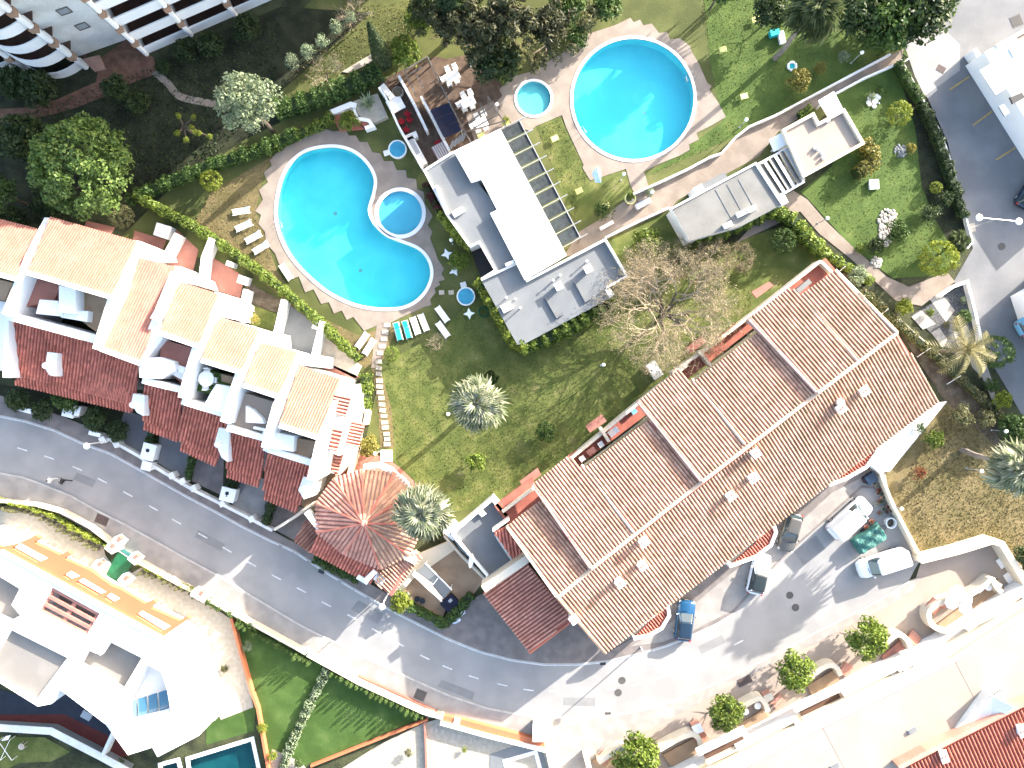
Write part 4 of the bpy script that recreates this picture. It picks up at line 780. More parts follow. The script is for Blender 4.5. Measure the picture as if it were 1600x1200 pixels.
# ---------- pale terraced houses bottom right
PR=[((905,1230),(1050,1135)),((1050,1135),(1200,1060)),((1200,1060),(1372,965)),((1372,965),(1460,925)),]
RL=[(880,1345),(1200,1177),(1360,1097),(1520,1020),(1600,957),(1700,905)]
xb=[(980,1160,'cream terraced house whose patio is half hidden by the lowest street tree'),(1110,1120,'cream terraced house between the two lower street trees with a tan patio'),(1270,1040,'cream terraced house with a brown sunken balcony below the middle street tree'),(1410,1000,'cream terraced house with a striped tan patio below the highest street tree'),(1540,930,'cream terraced house with a curved patio wall and many chairs')]
cuts=[(840,1300,905,1230),(985,1290,1040,1170),(1130,1215,1168,1098),(1285,1135,1305,1030),(1492,1032,1452,985),(1640,935,1580,870)]
hs5=[]
for i,(x,y,l) in enumerate(xb):
    o=house('terraced_house',l,'house',(x,y),'cream terraced houses along the lower right road'); hs5.append(o)
    a0,a1=cuts[i],cuts[i+1]; bk=1.0
    r0,r1=Vector((a0[0],a0[1])),Vector((a1[0],a1[1])); far=Vector((70,135))
    z=5.6+.02*i
    blk('wall','cream',o,[r0,r1,r1+far,r0+far],0,z,'creamroof'); MB().strip(xy([r0,r1],z+.18),.3,z-.3,z+.18).build('parapet',['cream'],o); MB().strip(xy([r0,r1],z+.03),.16,z-.02,z+.05,off=-.3).build('parapet_shade',['rose'],o)  # last strip paints the parapet's shade along the roof edge
    # balcony slab, parapet and recess at first floor in front of the facade
    n=Vector((-.42,-.9)); s0,s1=r0.lerp(r1,.1)+n*18,r0.lerp(r1,.95)+n*18
    blk('lower_storey','white',o,[r0+n*3,r1+n*3,r1+n*34,r0+n*34],0,2.4,'cream',zp=2.4)
    e0,e1=r0.lerp(r1,.22)+n*14,r0.lerp(r1,.80)+n*14
    blk('balcony_floor','tanfloor',o,[e0,e1,e1+n*15,e0+n*15],2.3,2.46,zp=2.46); MB().strip(xy([e0+n*15,e1+n*15],3.4),.35,2.3,3.4).build('balcony_front',['white'],o); MB().strip(xy([e1,e1+n*15],3.4),.3,2.3,3.39).build('balcony_side',['white'],o)
    w0_,w1_=r0.lerp(r1,.3)+n*2.9,r0.lerp(r1,.6)+n*2.9
roofx=house('tiled_house','house with a bright orange-red tiled roof in the bottom right corner','house',(1560,1160))
tile_roof([P(1420,1196,6.6),P(1640,1085,6.6),P(1690,1180,5.6),P(1470,1290,5.6)],roofx,('tileorange','tileredpan'),sp=.36); MB().strip(xy([(1405,1200),(1450,1176),(1590,1105),(1640,1082)],6.85),.45,5,6.85).build('ridge',['tilerose'],roofx)
blk('wall','cream',roofx,[(1430,1200),(1640,1095),(1690,1180),(1470,1280)],0,5.2,zp=6)
for x,y in((1475,1182),(1597,1142)): chimney(roofx,x,y,6.1,(.5,1.0),.9,.3)
st_=house('stair_tower','pale stair tower with a sloping top rising from the cream flat roofs','tower',(1550,1130)); A_=[P(1552,1088,7.4),P(1585,1105,7.4),P(1545,1140,5.7),P(1488,1142,5.7)]
lo=[Vector((p.x,p.y,5)) for p in A_]; MB().add(A_+lo,[(0,1,2,3),(7,6,5,4),(0,4,5,1),(1,5,6,2),(2,6,7,3),(3,7,4,0)]).build('wall',['whitedirty'],st_)
for x,y in((1560,1083),(1426,1142),(1305,1198)):
    c=P(x,y,5.8); o=T('roof_hatch',{1560:'small grey roof hatch beside the pale stair tower',1426:'small grey hatch alone on the middle of the cream flat roof',1305:'small grey roof hatch at the bottom photo edge'}[x],'hatch',(c.x,c.y,5.6)); MB().box((c.x,c.y,5.75),(.8,.35,.25),.5).build('lid',['greyroof'],o); MB().box((c.x,c.y,5.66),(.9,.45,.12),.5).build('frame',['greymetal'],o)
# front patios: walls, floors, steps
def patio(label,floor,walls,steps,curve=None,fm='tanfloor'):
    o=house('patio',label,'patio',floor[0]); blk('floor',fm,o,floor,0,.3,zp=.3)
    for w in walls: MB().strip(xy(w,1.5),.5,0,1.5).build('patio_wall',['cream'],o)
    for s in steps:
        (x0,y0),(x1,y1),n=s
        for k in range(n):
            f=k/n; p=lerp2((x0,y0),(x1,y1),f); w=P(*p); MB().box((w.x,w.y,.1+.13*(n-k)),(.32,1.25,.26),math.atan2(-(y1-y0),x1-x0)).build('step',['tilerose'],o)
    return o
patio('tan patio enclosed by a high rim beside the lowest street tree',[(925,1190),(960,1172),(975,1190),(940,1210)],[smoothloop([(915,1180),(922,1205)],2,False),[(935,1192),(965,1172),(985,1168)]],[((940,1182),(950,1176),3)])
patio('tan patio with striped bench between the two lower street trees',[(1035,1180),(1085,1153),(1095,1175),(1050,1198)],[smoothloop([(1030,1172),(1055,1158),(1080,1148),(1092,1155),(1098,1172)],4,False)],[((1090,1145),(1104,1160),4)])
patio('peach patio with small white tables beside the second street tree',[(1150,1135),(1190,1110),(1205,1120),(1160,1150)],[smoothloop([(1160,1105),(1185,1092),(1196,1100),(1200,1112)],4,False)],[((1210,1090),(1222,1104),3)])
patio('tan patio with curved wall under the middle street tree',[(1262,1072),(1305,1045),(1312,1065),(1270,1090)],[smoothloop([(1262,1062),(1290,1042),(1306,1042),(1314,1056)],4,False)],[((1314,1040),(1328,1050),4)])
patio('brown striped patio with curved wall under the highest street tree',[(1378,1025),(1408,1000),(1420,1022),(1382,1044)],[smoothloop([(1380,1010),(1402,992),(1416,998),(1424,1014)],4,False)],[((1420,1000),(1432,988),4)],fm='woodpink')
patio('large tan patio with a round white wall and parasols on the right',[(1465,975),(1560,905),(1570,920),(1520,960),(1480,985)],[smoothloop([(1480,988),(1458,978),(1452,958),(1465,945),(1490,935)],5,False),smoothloop([(1500,940),(1535,918),(1550,905),(1556,915),(1566,926)],4,False)],[((1448,938),(1466,955),5),((1470,935),(1480,945),3)])
for i,(x,y,rz_) in enumerate(((1130,1165,.45),(1280,1098,.45),(1440,1035,.45),(1545,970,.45))):
    o=house('balcony',['brown recessed balcony with railing on the second cream house','brown recessed balcony with white rail below the middle street tree','brown recessed balcony full of chairs under the highest street tree','brown recessed balcony beside the round patio wall'][i],'balcony',(x,y)); w=P(x,y,2.6); d_=Vector((math.cos(rz_),math.sin(rz_),0)); n_=Vector((-d_.y,d_.x,0))
    MB().box((w.x,w.y,2.52),(4.4,1.35,.12),rz_).build('floor',['brown'],o); c_=w+n_*.75; MB().box((c_.x,c_.y,3.0),(5.4,.42,.95),rz_).build('parapet',['white'],o)
    c_=w-n_*.6; MB().box((c_.x,c_.y,2.9),(4.6,.2,.9),rz_).build('rear_wall',['cream'],o)
    for k in range(7):
        t=MB(); f=-2.1+.7*k; g=c_=w+n_*.75+d_*f; t.tube([(g.x,g.y,3.4),(g.x,g.y,3.75)],.03,5); t.build('rail_post',['greymetal'],o)
    t=MB(); t.tube([w+n_*.75-d_*2.2+Vector((0,0,1.15)),w+n_*.75+d_*2.2+Vector((0,0,1.15))],.03,5); t.build('hand_rail',['greymetal'],o)
# ================= vegetation
def leafquads(c,n,size,asp=.6,jit=.7):
    N=len(c); n=n+NR.normal(0,jit,(N,3)); n/=np.linalg.norm(n,axis=1)[:,None]+1e-9
    t=np.cross(n,NR.normal(0,1,(N,3))); t/=np.linalg.norm(t,axis=1)[:,None]+1e-9; b=np.cross(n,t)
    s=(np.broadcast_to(size,(N,))*NR.uniform(.6,1.3,N))[:,None]
    return np.stack([c+t*s,c+b*s*asp,c-t*s,c-b*s*asp],1).reshape(-1,3)
def crown_mesh(name,K=40,n=2600,size=.075,clump=.3,shell=.62,sq=.8,low=-.35,spread=.35,jit=.7,asp=.6):
    zz=1-(1-low)*(np.arange(K)+.5)/K; an=np.arange(K)*2.39996+NR.normal(0,.35,K); zz=np.clip(zz+NR.normal(0,.05,K),-.95,.99); C=np.stack([np.sqrt(1-zz**2)*np.cos(an),np.sqrt(1-zz**2)*np.sin(an),zz],1); C*=NR.uniform(shell,.98-clump*.45,(len(C),1))*NR.uniform(1-spread,1,(len(C),1))**.5
    C=np.vstack([C,NR.normal(0,.22,(6,3))]); rr=clump*NR.uniform(.65,1.2,len(C))
    k=NR.integers(0,len(C),n); d=NR.normal(0,1,(n,3)); d/=np.linalg.norm(d,axis=1)[:,None]; d[:,2]=np.where(d[:,2]<-.4,-d[:,2],d[:,2])
    p=C[k]+d*rr[k][:,None]*NR.uniform(.72,1.04,(n,1)); p[:,2]*=sq; return npmesh(name,leafquads(p,d,size,asp,jit),n)
CM={}
CM['broad']=[crown_mesh('crown',120,12000,.038,.17,.74,.8,-.2,.06) for _ in range(2)]
CM['pale']=[crown_mesh('crown',30,5200,.04,.26,.5,.95,-.5,.75,.8)]
CM['street']=[crown_mesh('crown',34,3200,.07,.30,.60,.82,-.3,.25) for _ in range(3)]
CM['dark']=[crown_mesh('crown',30,3000,.07,.30,.55,.85,-.3,.5) for _ in range(3)]
CM['shrub']=[crown_mesh('crown',26,1500,.085,.30,.6,.75,-.1,.2) for _ in range(3)]
CM['topiary']=[crown_mesh('crown',120,3600,.045,.16,.80,.95,-.4,.03,.45)]
CM['loose']=[crown_mesh('crown',20,1000,.08,.28,.5,.8,-.2,.8,.9,.45) for _ in range(2)]
CM['conifer']=[crown_mesh('crown',46,3600,.075,.17,.3,.9,-.4,.95,.6,.28) for _ in range(3)]
def trunkm(h,r,forks=4,cr=1.):
    b=MB(); b.tube([(0,0,-.05),(r*.3,0,h*.35),(0,r*.3,h*.7)],r,7,r2=r*.62)
    for i in range(forks):
        a=6.28*i/forks+R.random(); b.tube([(0,r*.3,h*.66),(math.cos(a)*cr*.3,math.sin(a)*cr*.3,h*.85),(math.cos(a)*cr*.62,math.sin(a)*cr*.62,h*1.12)],r*.5,5,r2=r*.12)
    return b
def setcrown(par,me,m,loc,sc,rz,name='crown'):
    o=bpy.data.objects.new(name,me); COL.objects.link(o); o.parent=par; o.location=loc; o.scale=sc; o.rotation_euler=(0,0,rz)
    if not me.materials: me.materials.append(M[m])
    o.material_slots[0].link='OBJECT'; o.material_slots[0].material=M[m]; return o
def tree(label,px,py,r,h,kind,m,cat='tree',group=None,name=None,sq=1.,ex=1.,rz=None,base=None):
    zc=max(h-r*S*.8*sq,h*.5); w=P(px,py,zc); rr=r*S*(H-zc)/H; b=P(*base) if base else Vector((w.x,w.y,0))
    o=T(name or('tree' if cat=='tree' else cat.replace(' ','_')),label,cat,(b.x,b.y,0),group)
    zb=max(.15,zc-rr*.55)
    trunkm(zb,max(.05,rr*.06 if cat=='tree' else rr*.05),4 if rr>.7 else 3,rr).build('trunk',['bark'],o,local=True)
    setcrown(o,R.choice(CM[kind]),m,(w.x-b.x,w.y-b.y,zc),(rr*ex,rr,rr*sq),R.uniform(0,6.28) if rz is None else rz,'crown' if cat=='tree' else 'foliage'); return o
def shrub(label,px,py,r,m='l_bright',kind='shrub',h=None,group=None,**k):
    return tree(label,px,py,r,h or max(.5,r*S*1.7),kind,m,'shrub',group,**k)
def hedge(label,pts,w,h,m,dens=75,size=.13,cat='hedge',z0=0.,core='bed',wob=.12,group=None):
    q=[Vector(p) for p in xy(pts,h*.7)]; o=T(cat.replace(' ','_'),label,cat,(q[0].x,q[0].y,0),group); W_=w*S
    MB().strip(q,W_*.62,z0,z0+h*.8).build('branches',['l_dark'],o)
    C=[];Nn=[]
    for a,b in zip(q,q[1:]):
        L=(b-a).length; d=(b-a)/L; nn=Vector((-d.y,d.x)); k=int(L*(W_+1.2*h)*dens)
        for _ in range(k):
            t=R.uniform(-.03,1.03)*L; th=R.uniform(-.25,math.pi+.25); s=R.uniform(.85,1.08)*(1+wob*math.sin(t*2.1+a.x)+wob*math.sin(t*5.3+1))
            u=math.cos(th)*W_/2*s; v=max(.05,(math.sin(th)*.5+.5)*h*s); p=a+d*t+nn*u; C.append((p.x-q[0].x,p.y-q[0].y,z0+v)); Nn.append((nn.x*math.cos(th),nn.y*math.cos(th),math.sin(th)))
    C=np.array(C); me=npmesh('foliage',leafquads(C,np.array(Nn),size),len(C)); me.materials.append(M[m]); f=bpy.data.objects.new('foliage',me); COL.objects.link(f); f.parent=o; return o
# --- palms
def fan_mesh(name,L=1.0,nb=15,rad=1.0,droop=.35,wd=.05):
    b=MB(); b.tube([(0,0,0),(L*.5,0,.05),(L,0,0)],.03,4,r2=.018)
    for i in range(nb):
        a=math.radians(-115+230*i/(nb-1)); d=Vector((math.cos(a),math.sin(a),0)); s=Vector((-d.y,d.x,0)); c=Vector((L,0,0)); l=rad*(.72+.28*math.cos(a*.6))*R.uniform(.92,1.08)
        m=c+d*l*.55+Vector((0,0,.03)); e=c+d*l-Vector((0,0,droop*R.uniform(.7,1.3))); q=.02+wd
        b.add([c,m+s*q,e,m-s*q,c+Vector((0,0,.035))+d*.02],[(0,1,2,4),(0,4,2,3)])
    me=b.build(name,['l_palm'],local=True); d=me.data; bpy.data.objects.remove(me); return d
FAN=[fan_mesh('frond',.9,15,.95,.3),fan_mesh('frond',1.0,13,.9,.55),fan_mesh('frond',.8,14,1.0,.8,.04)]
def feather_mesh():
    b=MB(); pth=[Vector((t*2.2,0,.5*math.sin(t*2.4)-.9*t*t)) for t in [i/8 for i in range(9)]]; b.tube(pth,.03,4,r2=.008)
    for i in range(1,9):
        for s in(-1,1):
            for j in(0,.5):
                p=pth[i-1].lerp(pth[i],j); l=.62*math.sin(.35+2.4*(i+j)/9); e=p+Vector((l*.55,s*l*.8,-.22)); w=Vector((.05,0,0)); b.add([p-w,p+w,e],[(0,1,2)])
    me=b.build('frond',['l_palmdry'],local=True); d=me.data; bpy.data.objects.remove(me); return d
FEA=[feather_mesh()]
def palm(label,px,py,h,rpx,m='l_palm',n=40,kind=FAN,tr=.24,skirt=True,cat='palm tree',base=None,lo=-38):
    w=P(px,py,h); rr=rpx*S*(H-h)/H; b=P(*base) if base else w
    o=T('palm_tree',label,cat,(b.x,b.y,0)); top=Vector((w.x-b.x,w.y-b.y,h)); t=MB(); pt=[top*(i/10)+Vector((.06*math.sin(i),.06*math.cos(i*1.3),0)) for i in range(11)]; pt[0]=Vector((0,0,-.1)); pt[-1]=top; t.tube(pt,tr*1.25,9,r2=tr*.75); t.build('trunk',['palmtrunk'],o,local=True)
    if skirt:
        s=MB()
        for i in range(46):
            a=R.uniform(0,6.28); z=R.uniform(-1.3,-.1); d=Vector((math.cos(a),math.sin(a),0)); q=Vector((-d.y,d.x,0)); s.add([top+d*tr*.7+Vector((0,0,z)),top+d*R.uniform(.5,.9)+q*.16+Vector((0,0,z-.7)),top+d*.7-q*.16+Vector((0,0,z-.9))],[(0,1,2)])
        s.build('dead_skirt',['skirt'],o,local=True)
    sc=rr/(1.5 if kind is FAN else 2.0)
    for i in range(n):
        f=i/n; el=math.radians(78-(78-lo)*f**.85+R.uniform(-7,7)); a=i*2.39996+R.uniform(-.2,.2); q=bpy.data.objects.new('frond',kind[min(len(kind)-1,int(f*len(kind)))]); COL.objects.link(q); q.parent=o; q.location=top+Vector((0,0,.05))
        q.rotation_euler=(R.uniform(-.5,.5),-el,a); k=sc*R.uniform(.88,1.08)*(.62+.38*f); q.scale=(k,k,k)
        q.material_slots[0].link='OBJECT'; q.material_slots[0].material=M[m]
    return o
palm('pale grey-green fan palm standing alone in the central lawn',745,631,10.2,47)
palm('pale grey-green fan palm overhanging the octagonal roof',659,801,9.0,49)
palm('tall fan palm at the top edge right of the round pool',1277,14,10.8,47,'l_palmdark',base=(1211,91))
palm('tall fan palm on the right photo edge above the dry field',1590,733,9.8,46,'l_palm',base=(1503,703))
palm('straggly dry palm with drooping fronds in the grey gravel garden',1508,546,4.2,52,'l_palmdry',22,FEA,.14,False,lo=-20)
palm('tall fan palm just outside the top photo edge whose shadow crosses the round pool',1310,-190,9.0,44,'l_palmdark',30)
palm('small dark fan palm in the lawn shade above the lone pale palm',766,592,1.7,15,'l_dark',18,FAN,.1,False)
palm('small yellowish palm by the left end of the car park kerb',1498,378,2.0,20,'l_palmdark',24,FAN,.12,False)
# --- trees
tree('large round bright green tree at the left above the townhouses',132,262,80,9.5,'broad','l_broad')
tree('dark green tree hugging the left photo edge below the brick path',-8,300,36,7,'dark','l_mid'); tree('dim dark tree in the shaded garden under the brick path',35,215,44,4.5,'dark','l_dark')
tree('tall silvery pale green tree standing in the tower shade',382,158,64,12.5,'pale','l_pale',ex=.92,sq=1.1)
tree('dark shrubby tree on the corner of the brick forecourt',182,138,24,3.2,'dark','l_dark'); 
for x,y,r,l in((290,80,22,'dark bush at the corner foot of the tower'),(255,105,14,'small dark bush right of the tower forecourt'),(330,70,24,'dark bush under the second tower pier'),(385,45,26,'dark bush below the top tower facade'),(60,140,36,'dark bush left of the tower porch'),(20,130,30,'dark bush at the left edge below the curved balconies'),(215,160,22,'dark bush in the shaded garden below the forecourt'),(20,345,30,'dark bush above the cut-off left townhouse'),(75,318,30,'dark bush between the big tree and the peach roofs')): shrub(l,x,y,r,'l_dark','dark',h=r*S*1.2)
w=P(300,208); o=T('tree','bare pollarded tree with a few yellow-green tufts','tree',(w.x,w.y,0)); b=MB(); b.tube([(0,0,0),(0,0,2.2)],.16,7,r2=.13); tp=[]
for px,py in((280,182),(302,183),(278,208),(291,218),(312,208),(328,213),(299,199),(305,207)): 
    q=P(px,py,3.6)-w; b.tube([(0,0,2.1),(q.x*.5,q.y*.5,2.8),(q.x,q.y,3.5)],.1,5,r2=.06); tp.append(q)
b.build('trunk',['bark'],o,local=True)
for q in tp: setcrown(o,R.choice(CM['loose']),'l_lime',(q.x,q.y,3.6),(.42,.42,.36),R.uniform(0,6),'tuft')
# cypress leaning outward in the view
w=P(603,104); o=T('cypress','tall dark cypress at the top beside the dry lawn','tree',(w.x,w.y,0)); n=5200; z=NR.uniform(0,1,n)**.8; a=NR.uniform(0,6.28,n); rad=1.15*np.clip(1-z,0,1)**.75*np.clip(z*9,0,1)*NR.uniform(.75,1.05,n)+.05
c=np.stack([rad*np.cos(a),rad*np.sin(a),.3+9.6*z],1); me=npmesh('crown',leafquads(c,np.stack([np.cos(a),np.sin(a),.6+0*a],1),.12,.5),n); me.materials.append(M['l_dark']); f=bpy.data.objects.new('crown',me); COL.objects.link(f); f.parent=o; MB().tube([(0,0,0),(0,0,9)],.2,6,r2=.04).build('trunk',['bark'],o,local=True)
for i,(x,y,r,h,k,m,l) in enumerate(((690,32,48,8,'conifer','l_conifer','dark conifer nearest the bright bush at the top'),(742,45,66,10,'conifer','l_conifer','broad dark conifer above the restaurant terrace'),(800,30,66,11,'conifer','l_conifer','tall dark conifer at the top centre edge'),(855,48,56,9,'conifer','l_conifer','conifer with pale branch tips left of the round pool'),(775,92,48,6,'dark','l_dark','low dark tree behind the terrace lamp'),(720,-10,48,9,'dark','l_dark','dark tree cut by the top edge above the conifers'),(835,95,26,3.5,'conifer','l_olive','shaggy olive bush by the small paddling pool'),(790,115,22,2.2,'loose','l_lime','yellow-green bush at the terrace edge'),(885,12,34,5,'dark','l_mid','green tree at the top edge right of the conifers'),(915,28,34,3.5,'loose','l_olive','olive bush at the top edge left of the round pool'),(945,8,30,3.5,'shrub','l_mid','green bush at the top edge above the round pool'),(900,62,22,2.5,'shrub','l_mid','dark green bush touching the round pool deck'),(665,10,30,5,'dark','l_dark','dark tree at the top edge above the cypress'),
  (1388,38,54,4.6,'dark','l_mid','dark tree by the car park with pale lit crown'),(1432,24,56,5.2,'dark','l_dark','tall dark tree at the top left of the car park'),(1345,22,48,4.2,'dark','l_dark','dark tree between the tall palm and the car park'),(1465,5,36,4.5,'dark','l_mid','tree cut by the top edge beside the car park'),(1205,20,32,4.5,'dark','l_dark','dark tree left of the tall palm at the top'),(1130,-25,38,7,'dark','l_mid','tree cut by the top edge right of the round pool'))): tree(l,x,y,r,h,k,m)
for i,(x,y,r,l) in enumerate(((455,95,15,'first feathery sapling from the left along the shade line'),(480,80,16,'second feathery sapling from the left along the shade line'),(503,66,15,'third feathery sapling from the left along the shade line'),(527,45,15,'feathery sapling below the bare top tree'),(548,28,14,'feathery sapling nearest the cypress tip'))): tree(l,x,y,r,3.4,'loose','l_pale',name='sapling')
# bare trees: recursive twigs
def bare(label,px,py,r,h,levels=5,m='twig',cat='tree',r0=.2,spr=1.0,seed=1,leaf=None,nl=0,base=None,nb=5):
    rg=random.Random(seed); w=P(px,py,h*.7); b0=P(*base) if base else w; o=T('bare_tree' if cat=='tree' else 'bare_shrub',label,cat,(b0.x,b0.y,0)); tr=MB(); tw=MB(); rr=r*S*(H-h*.7)/H; tips=[]
    off=Vector((w.x-b0.x,w.y-b0.y,0))
    def go(p,d,l,rad,lv):
        e=p+d*l; mid=p.lerp(e,.5)+Vector((rg.uniform(-1,1),rg.uniform(-1,1),rg.uniform(-.4,.6)))*l*.12
        (tr if lv<2 else tw).tube([p,mid,e],rad,5 if lv<2 else 3,r2=rad*.6)
        if lv>=levels: tips.append(e); return
        for _ in range(3 if lv<levels-1 else 5):
            nd=(d+Vector((rg.uniform(-1,1),rg.uniform(-1,1),rg.uniform(-.45,.55)))*.95*spr); nd.z*=.75; nd.normalize(); go(e if rg.random()<.6 else mid.lerp(e,rg.random()),nd,l*rg.uniform(.62,.85),rad*.52,lv+1)
    tr.tube([(0,0,-.05),(0,0,h*.3)],r0*1.1,8,r2=r0)
    for i in range(nb):
        a=6.283*i/nb+rg.uniform(-.4,.4); go(Vector((0,0,h*.28)),(Vector((math.cos(a),math.sin(a),.75))+off/max(1,rr)*.5).normalized(),rr*.36,r0*.6,1)
    tr.build('trunk',['bark'],o,local=True); t=tw.build('twigs',[m],o,local=True); t['kind']='stuff'
    if leaf:
        c=np.array([tuple(tips[rg.randrange(len(tips))]+Vector((rg.gauss(0,.12),rg.gauss(0,.12),rg.gauss(0,.12)))) for _ in range(nl)]); me=npmesh('buds',leafquads(c,NR.normal(0,1,(nl,3)),.07,.5),nl); me.materials.append(M[leaf]); f=bpy.data.objects.new('buds',me); COL.objects.link(f); f.parent=o
    return o
bare('large bare tree with sprawling pale branches beside the restaurant',1062,455,118,7.5,6,seed=4,r0=.26,leaf='l_tan',nl=17000,base=(1033,494),nb=11)
for i,(x,y,r,l) in enumerate(((1000,430,34,'bare bush at the right end of the restaurant roof'),(1060,405,36,'bare bush below the changing block wall'),(1115,400,34,'bare bush under the thick irregular hedge'),(1160,402,26,'bare bush right of the large bare tree'))): bare(l,x,y,r,3.0,5,seed=20+i,r0=.07,cat='shrub',leaf='l_tan',nl=2600,nb=8)
bare('leafless brown shrub below the flat sun beds',681,537,21,1.8,5,cat='shrub',r0=.06,seed=2); bare('leafless tangled shrub on the lawn under the large bare tree',1062,503,26,1.8,5,cat='shrub',r0=.06,seed=3)
bare('bare tree lying in front of the pale green tree on the dry lawn',505,108,34,3.5,5,seed=5,r0=.09); bare('bare top tree with dry orange twigs',545,14,34,4.5,5,seed=6,r0=.1); bare('leafless shrub in front of the apartment terrace with plants',1138,515,20,3.6,4,seed=8,r0=.05,cat='shrub',leaf='l_pale',nl=700)
bare('pink bare bush on the patio by the second street tree',1148,1132,9,1.2,4,seed=9,r0=.04,cat='shrub')
# street trees
for x,y,r,l in((1355,998,36,'round bright street tree furthest up the road on the right'),(1241,1047,34,'round bright street tree second from the right'),(1133,1112,31,'round bright street tree third from the right'),(996,1182,42,'largest round bright street tree at the bottom edge')): tree(l,x,y,r,R.uniform(3.2,3.9),'street','l_bright',ex=R.uniform(.88,1.1),group='street trees in front of the cream terraced houses',name='street_tree')
# shrubs
for x,y,r,m,k,l in((330,282,18,'l_lime','topiary','round clipped shrub on the dry lawn left of the kidney pool'),(545,190,18,'l_bright','shrub','bright shrub in the red brick planter'),(718,408,18,'l_bright','shrub','bright shrub beside the white star tables'),(612,553,13,'l_bright','topiary','small clipped round shrub next to the stepping stones'),(853,675,18,'l_mid','shrub','dark green round shrub in the central lawn near the apartments'),(744,721,17,'l_bright','shrub','bright round shrub in the lower central lawn'),(577,697,19,'l_gold','shrub','yellowish round shrub at the foot of the stepping stones'),(1010,378,25,'l_bright','street','bright round bush between the restaurant and the changing block'),(1224,377,21,'l_mid','topiary','round pale green bush in the dark corner by the hedge'),(1340,431,18,'l_pale','shrub','grey-green shrub at the end of the thin hedge'),(1412,479,15,'l_lime','shrub','lime shrub left of the grey gravel garden'),(1405,178,20,'l_lime','topiary','round yellow-green topiary in the upper right garden'),(1248,126,21,'l_gold','shrub','golden round shrub by the upper garden path'),(1281,107,11,'l_gold','shrub','small golden shrub right of the bigger golden one'),(1317,88,13,'l_pale','loose','small grey feathery shrub near the white lamp'),(1400,361,20,'l_mid','shrub','dark shrub growing out of the pale stone bed'),(1368,385,15,'l_dark','shrub','very dark shrub left of the pale stone bed'),(1342,388,9,'l_bright','shrub','tiny bright shrub at the path corner'),(1462,293,10,'l_lime','topiary','small yellow-green ball shrub on the right garden edge'),(1423,232,9,'l_gold','shrub','straw-coloured tuft beside the grey pebbles'),(1505,497,14,'l_mid','shrub','green shrub in the middle of the grey gravel garden'),(1504,468,7,'l_pale','loose','small pale succulent near the top of the gravel garden'),(1453,488,7,'l_bright','shrub','small green ball at the left of the gravel garden'),(1478,507,8,'l_olive','loose','small olive plant between the white gravel bands'),(1565,626,17,'l_lime','shrub','lime fan-like shrub at the car park edge'),(1549,602,13,'l_mid','shrub','small dark green shrub above the lime one'),(1582,668,26,'l_mid','shrub','large green shrub on the lower car park edge'),(1459,686,17,'l_bright','shrub','bright shrub in the dry garden by the white ramp'),(1437,668,12,'l_mid','loose','loose green weed beside the white ramp'),(1436,738,14,'l_redflower','loose','shrub with red flowers in the dry field'),(1540,655,20,'l_olive','loose','olive scrub above the short palm trunk'),(1500,650,24,'l_olive','loose','dry scrub at the corner of the apartment block'),(410,1136,11,'l_lime','loose','yellow-green plant on the orange wall by the lawn'),(638,1176,9,'l_olive','loose','small plant on the gravel near the bottom edge'),(726,1172,6,'l_lime','loose','tiny yellow plant on the gravel by the red wall'),(351,1044,7,'l_olive','shrub','small round cactus in the villa gravel'),(427,1180,11,'l_lime','loose','straggly yellow plant at the bottom of the lawn'),(467,1192,8,'l_mid','shrub','small green bush at the foot of the lawn hedge'),(388,1010,11,'l_pale','loose','pale shrub in the dark top corner of the lawn'),(627,940,20,'l_lime','shrub','lime bush at the road corner of the patio'),(190,1190,8,'l_mid','loose','little plant at the villa stair'),(655,35,26,'l_bright','shrub','bright green bush at the top of the cypress hedge'),(632,82,28,'l_bright','shrub','large bright bush between the cypress and the terrace'),(985,308,8,'l_bright','shrub','green plant in the round yellow pot'),(940,330,20,'l_mid','loose','scruffy plants along the lower pool lawn'),(1015,301,8,'l_pale','shrub','pale plant by the lamp at the path'),(790,188,9,'l_lime','loose','yellow-green pot plant at the pergola corner'),(1250,180,6,'l_mid','shrub','low plant in the box beside the pump house'),(30,625,22,'l_dark','dark','dark bush in front of the left townhouses'),(105,622,24,'l_mid','shrub','dark green bush below the long dark red roof'),(68,640,20,'l_dark','shrub','low dark bush beside the white gate post'),(150,655,22,'l_dark','dark','tall dark bush at the left end of the driveways'),(185,672,20,'l_dark','dark','dark clipped bush next to the first driveway'),(1450,335,22,'l_dark','loose','dark ground plants at the right garden edge'),(1475,310,18,'l_dark','loose','dark scrub below the little ball shrub'),(1362,152,9,'l_pale','loose','white-flowering shrub in the upper right garden'),(1374,140,8,'l_mid','loose','small green shrub above the white flowers'),(1600,870,22,'l_dark','shrub','dark bush at the right edge of the dry field')): shrub(l,x,y,r,m,k)
shrub('egg-shaped clipped topiary beside the car park entrance',1465,404,29,'l_lime','topiary',h=3.6,sq=1.3); shrub('egg-shaped dark topiary under the straggly palm',1555,550,27,'l_mid','topiary',h=3.0,sq=1.2); shrub('columnar olive cypress at the top of the first yard',190,338,19,'l_olive','topiary',h=4.2,sq=1.6)
# agave rosette planter
w=P(575,160,1.0); o=T('agave','grey-green agave rosette in the white planter','plant',(w.x,w.y,.7))
for i in range(26):
    a=i*2.4; l=.95+.5*(i%3)/2; el=.25+.9*(1-i/26); d=Vector((math.cos(a)*math.cos(el),math.sin(a)*math.cos(el),math.sin(el))); s=Vector((-math.sin(a),math.cos(a),0))*.13
    MB().add([Vector((0,0,0)),d*l*.4+s,d*l,d*l*.4-s],[(0,1,2,3)]).build('leaf',['l_pale'],o,local=True)
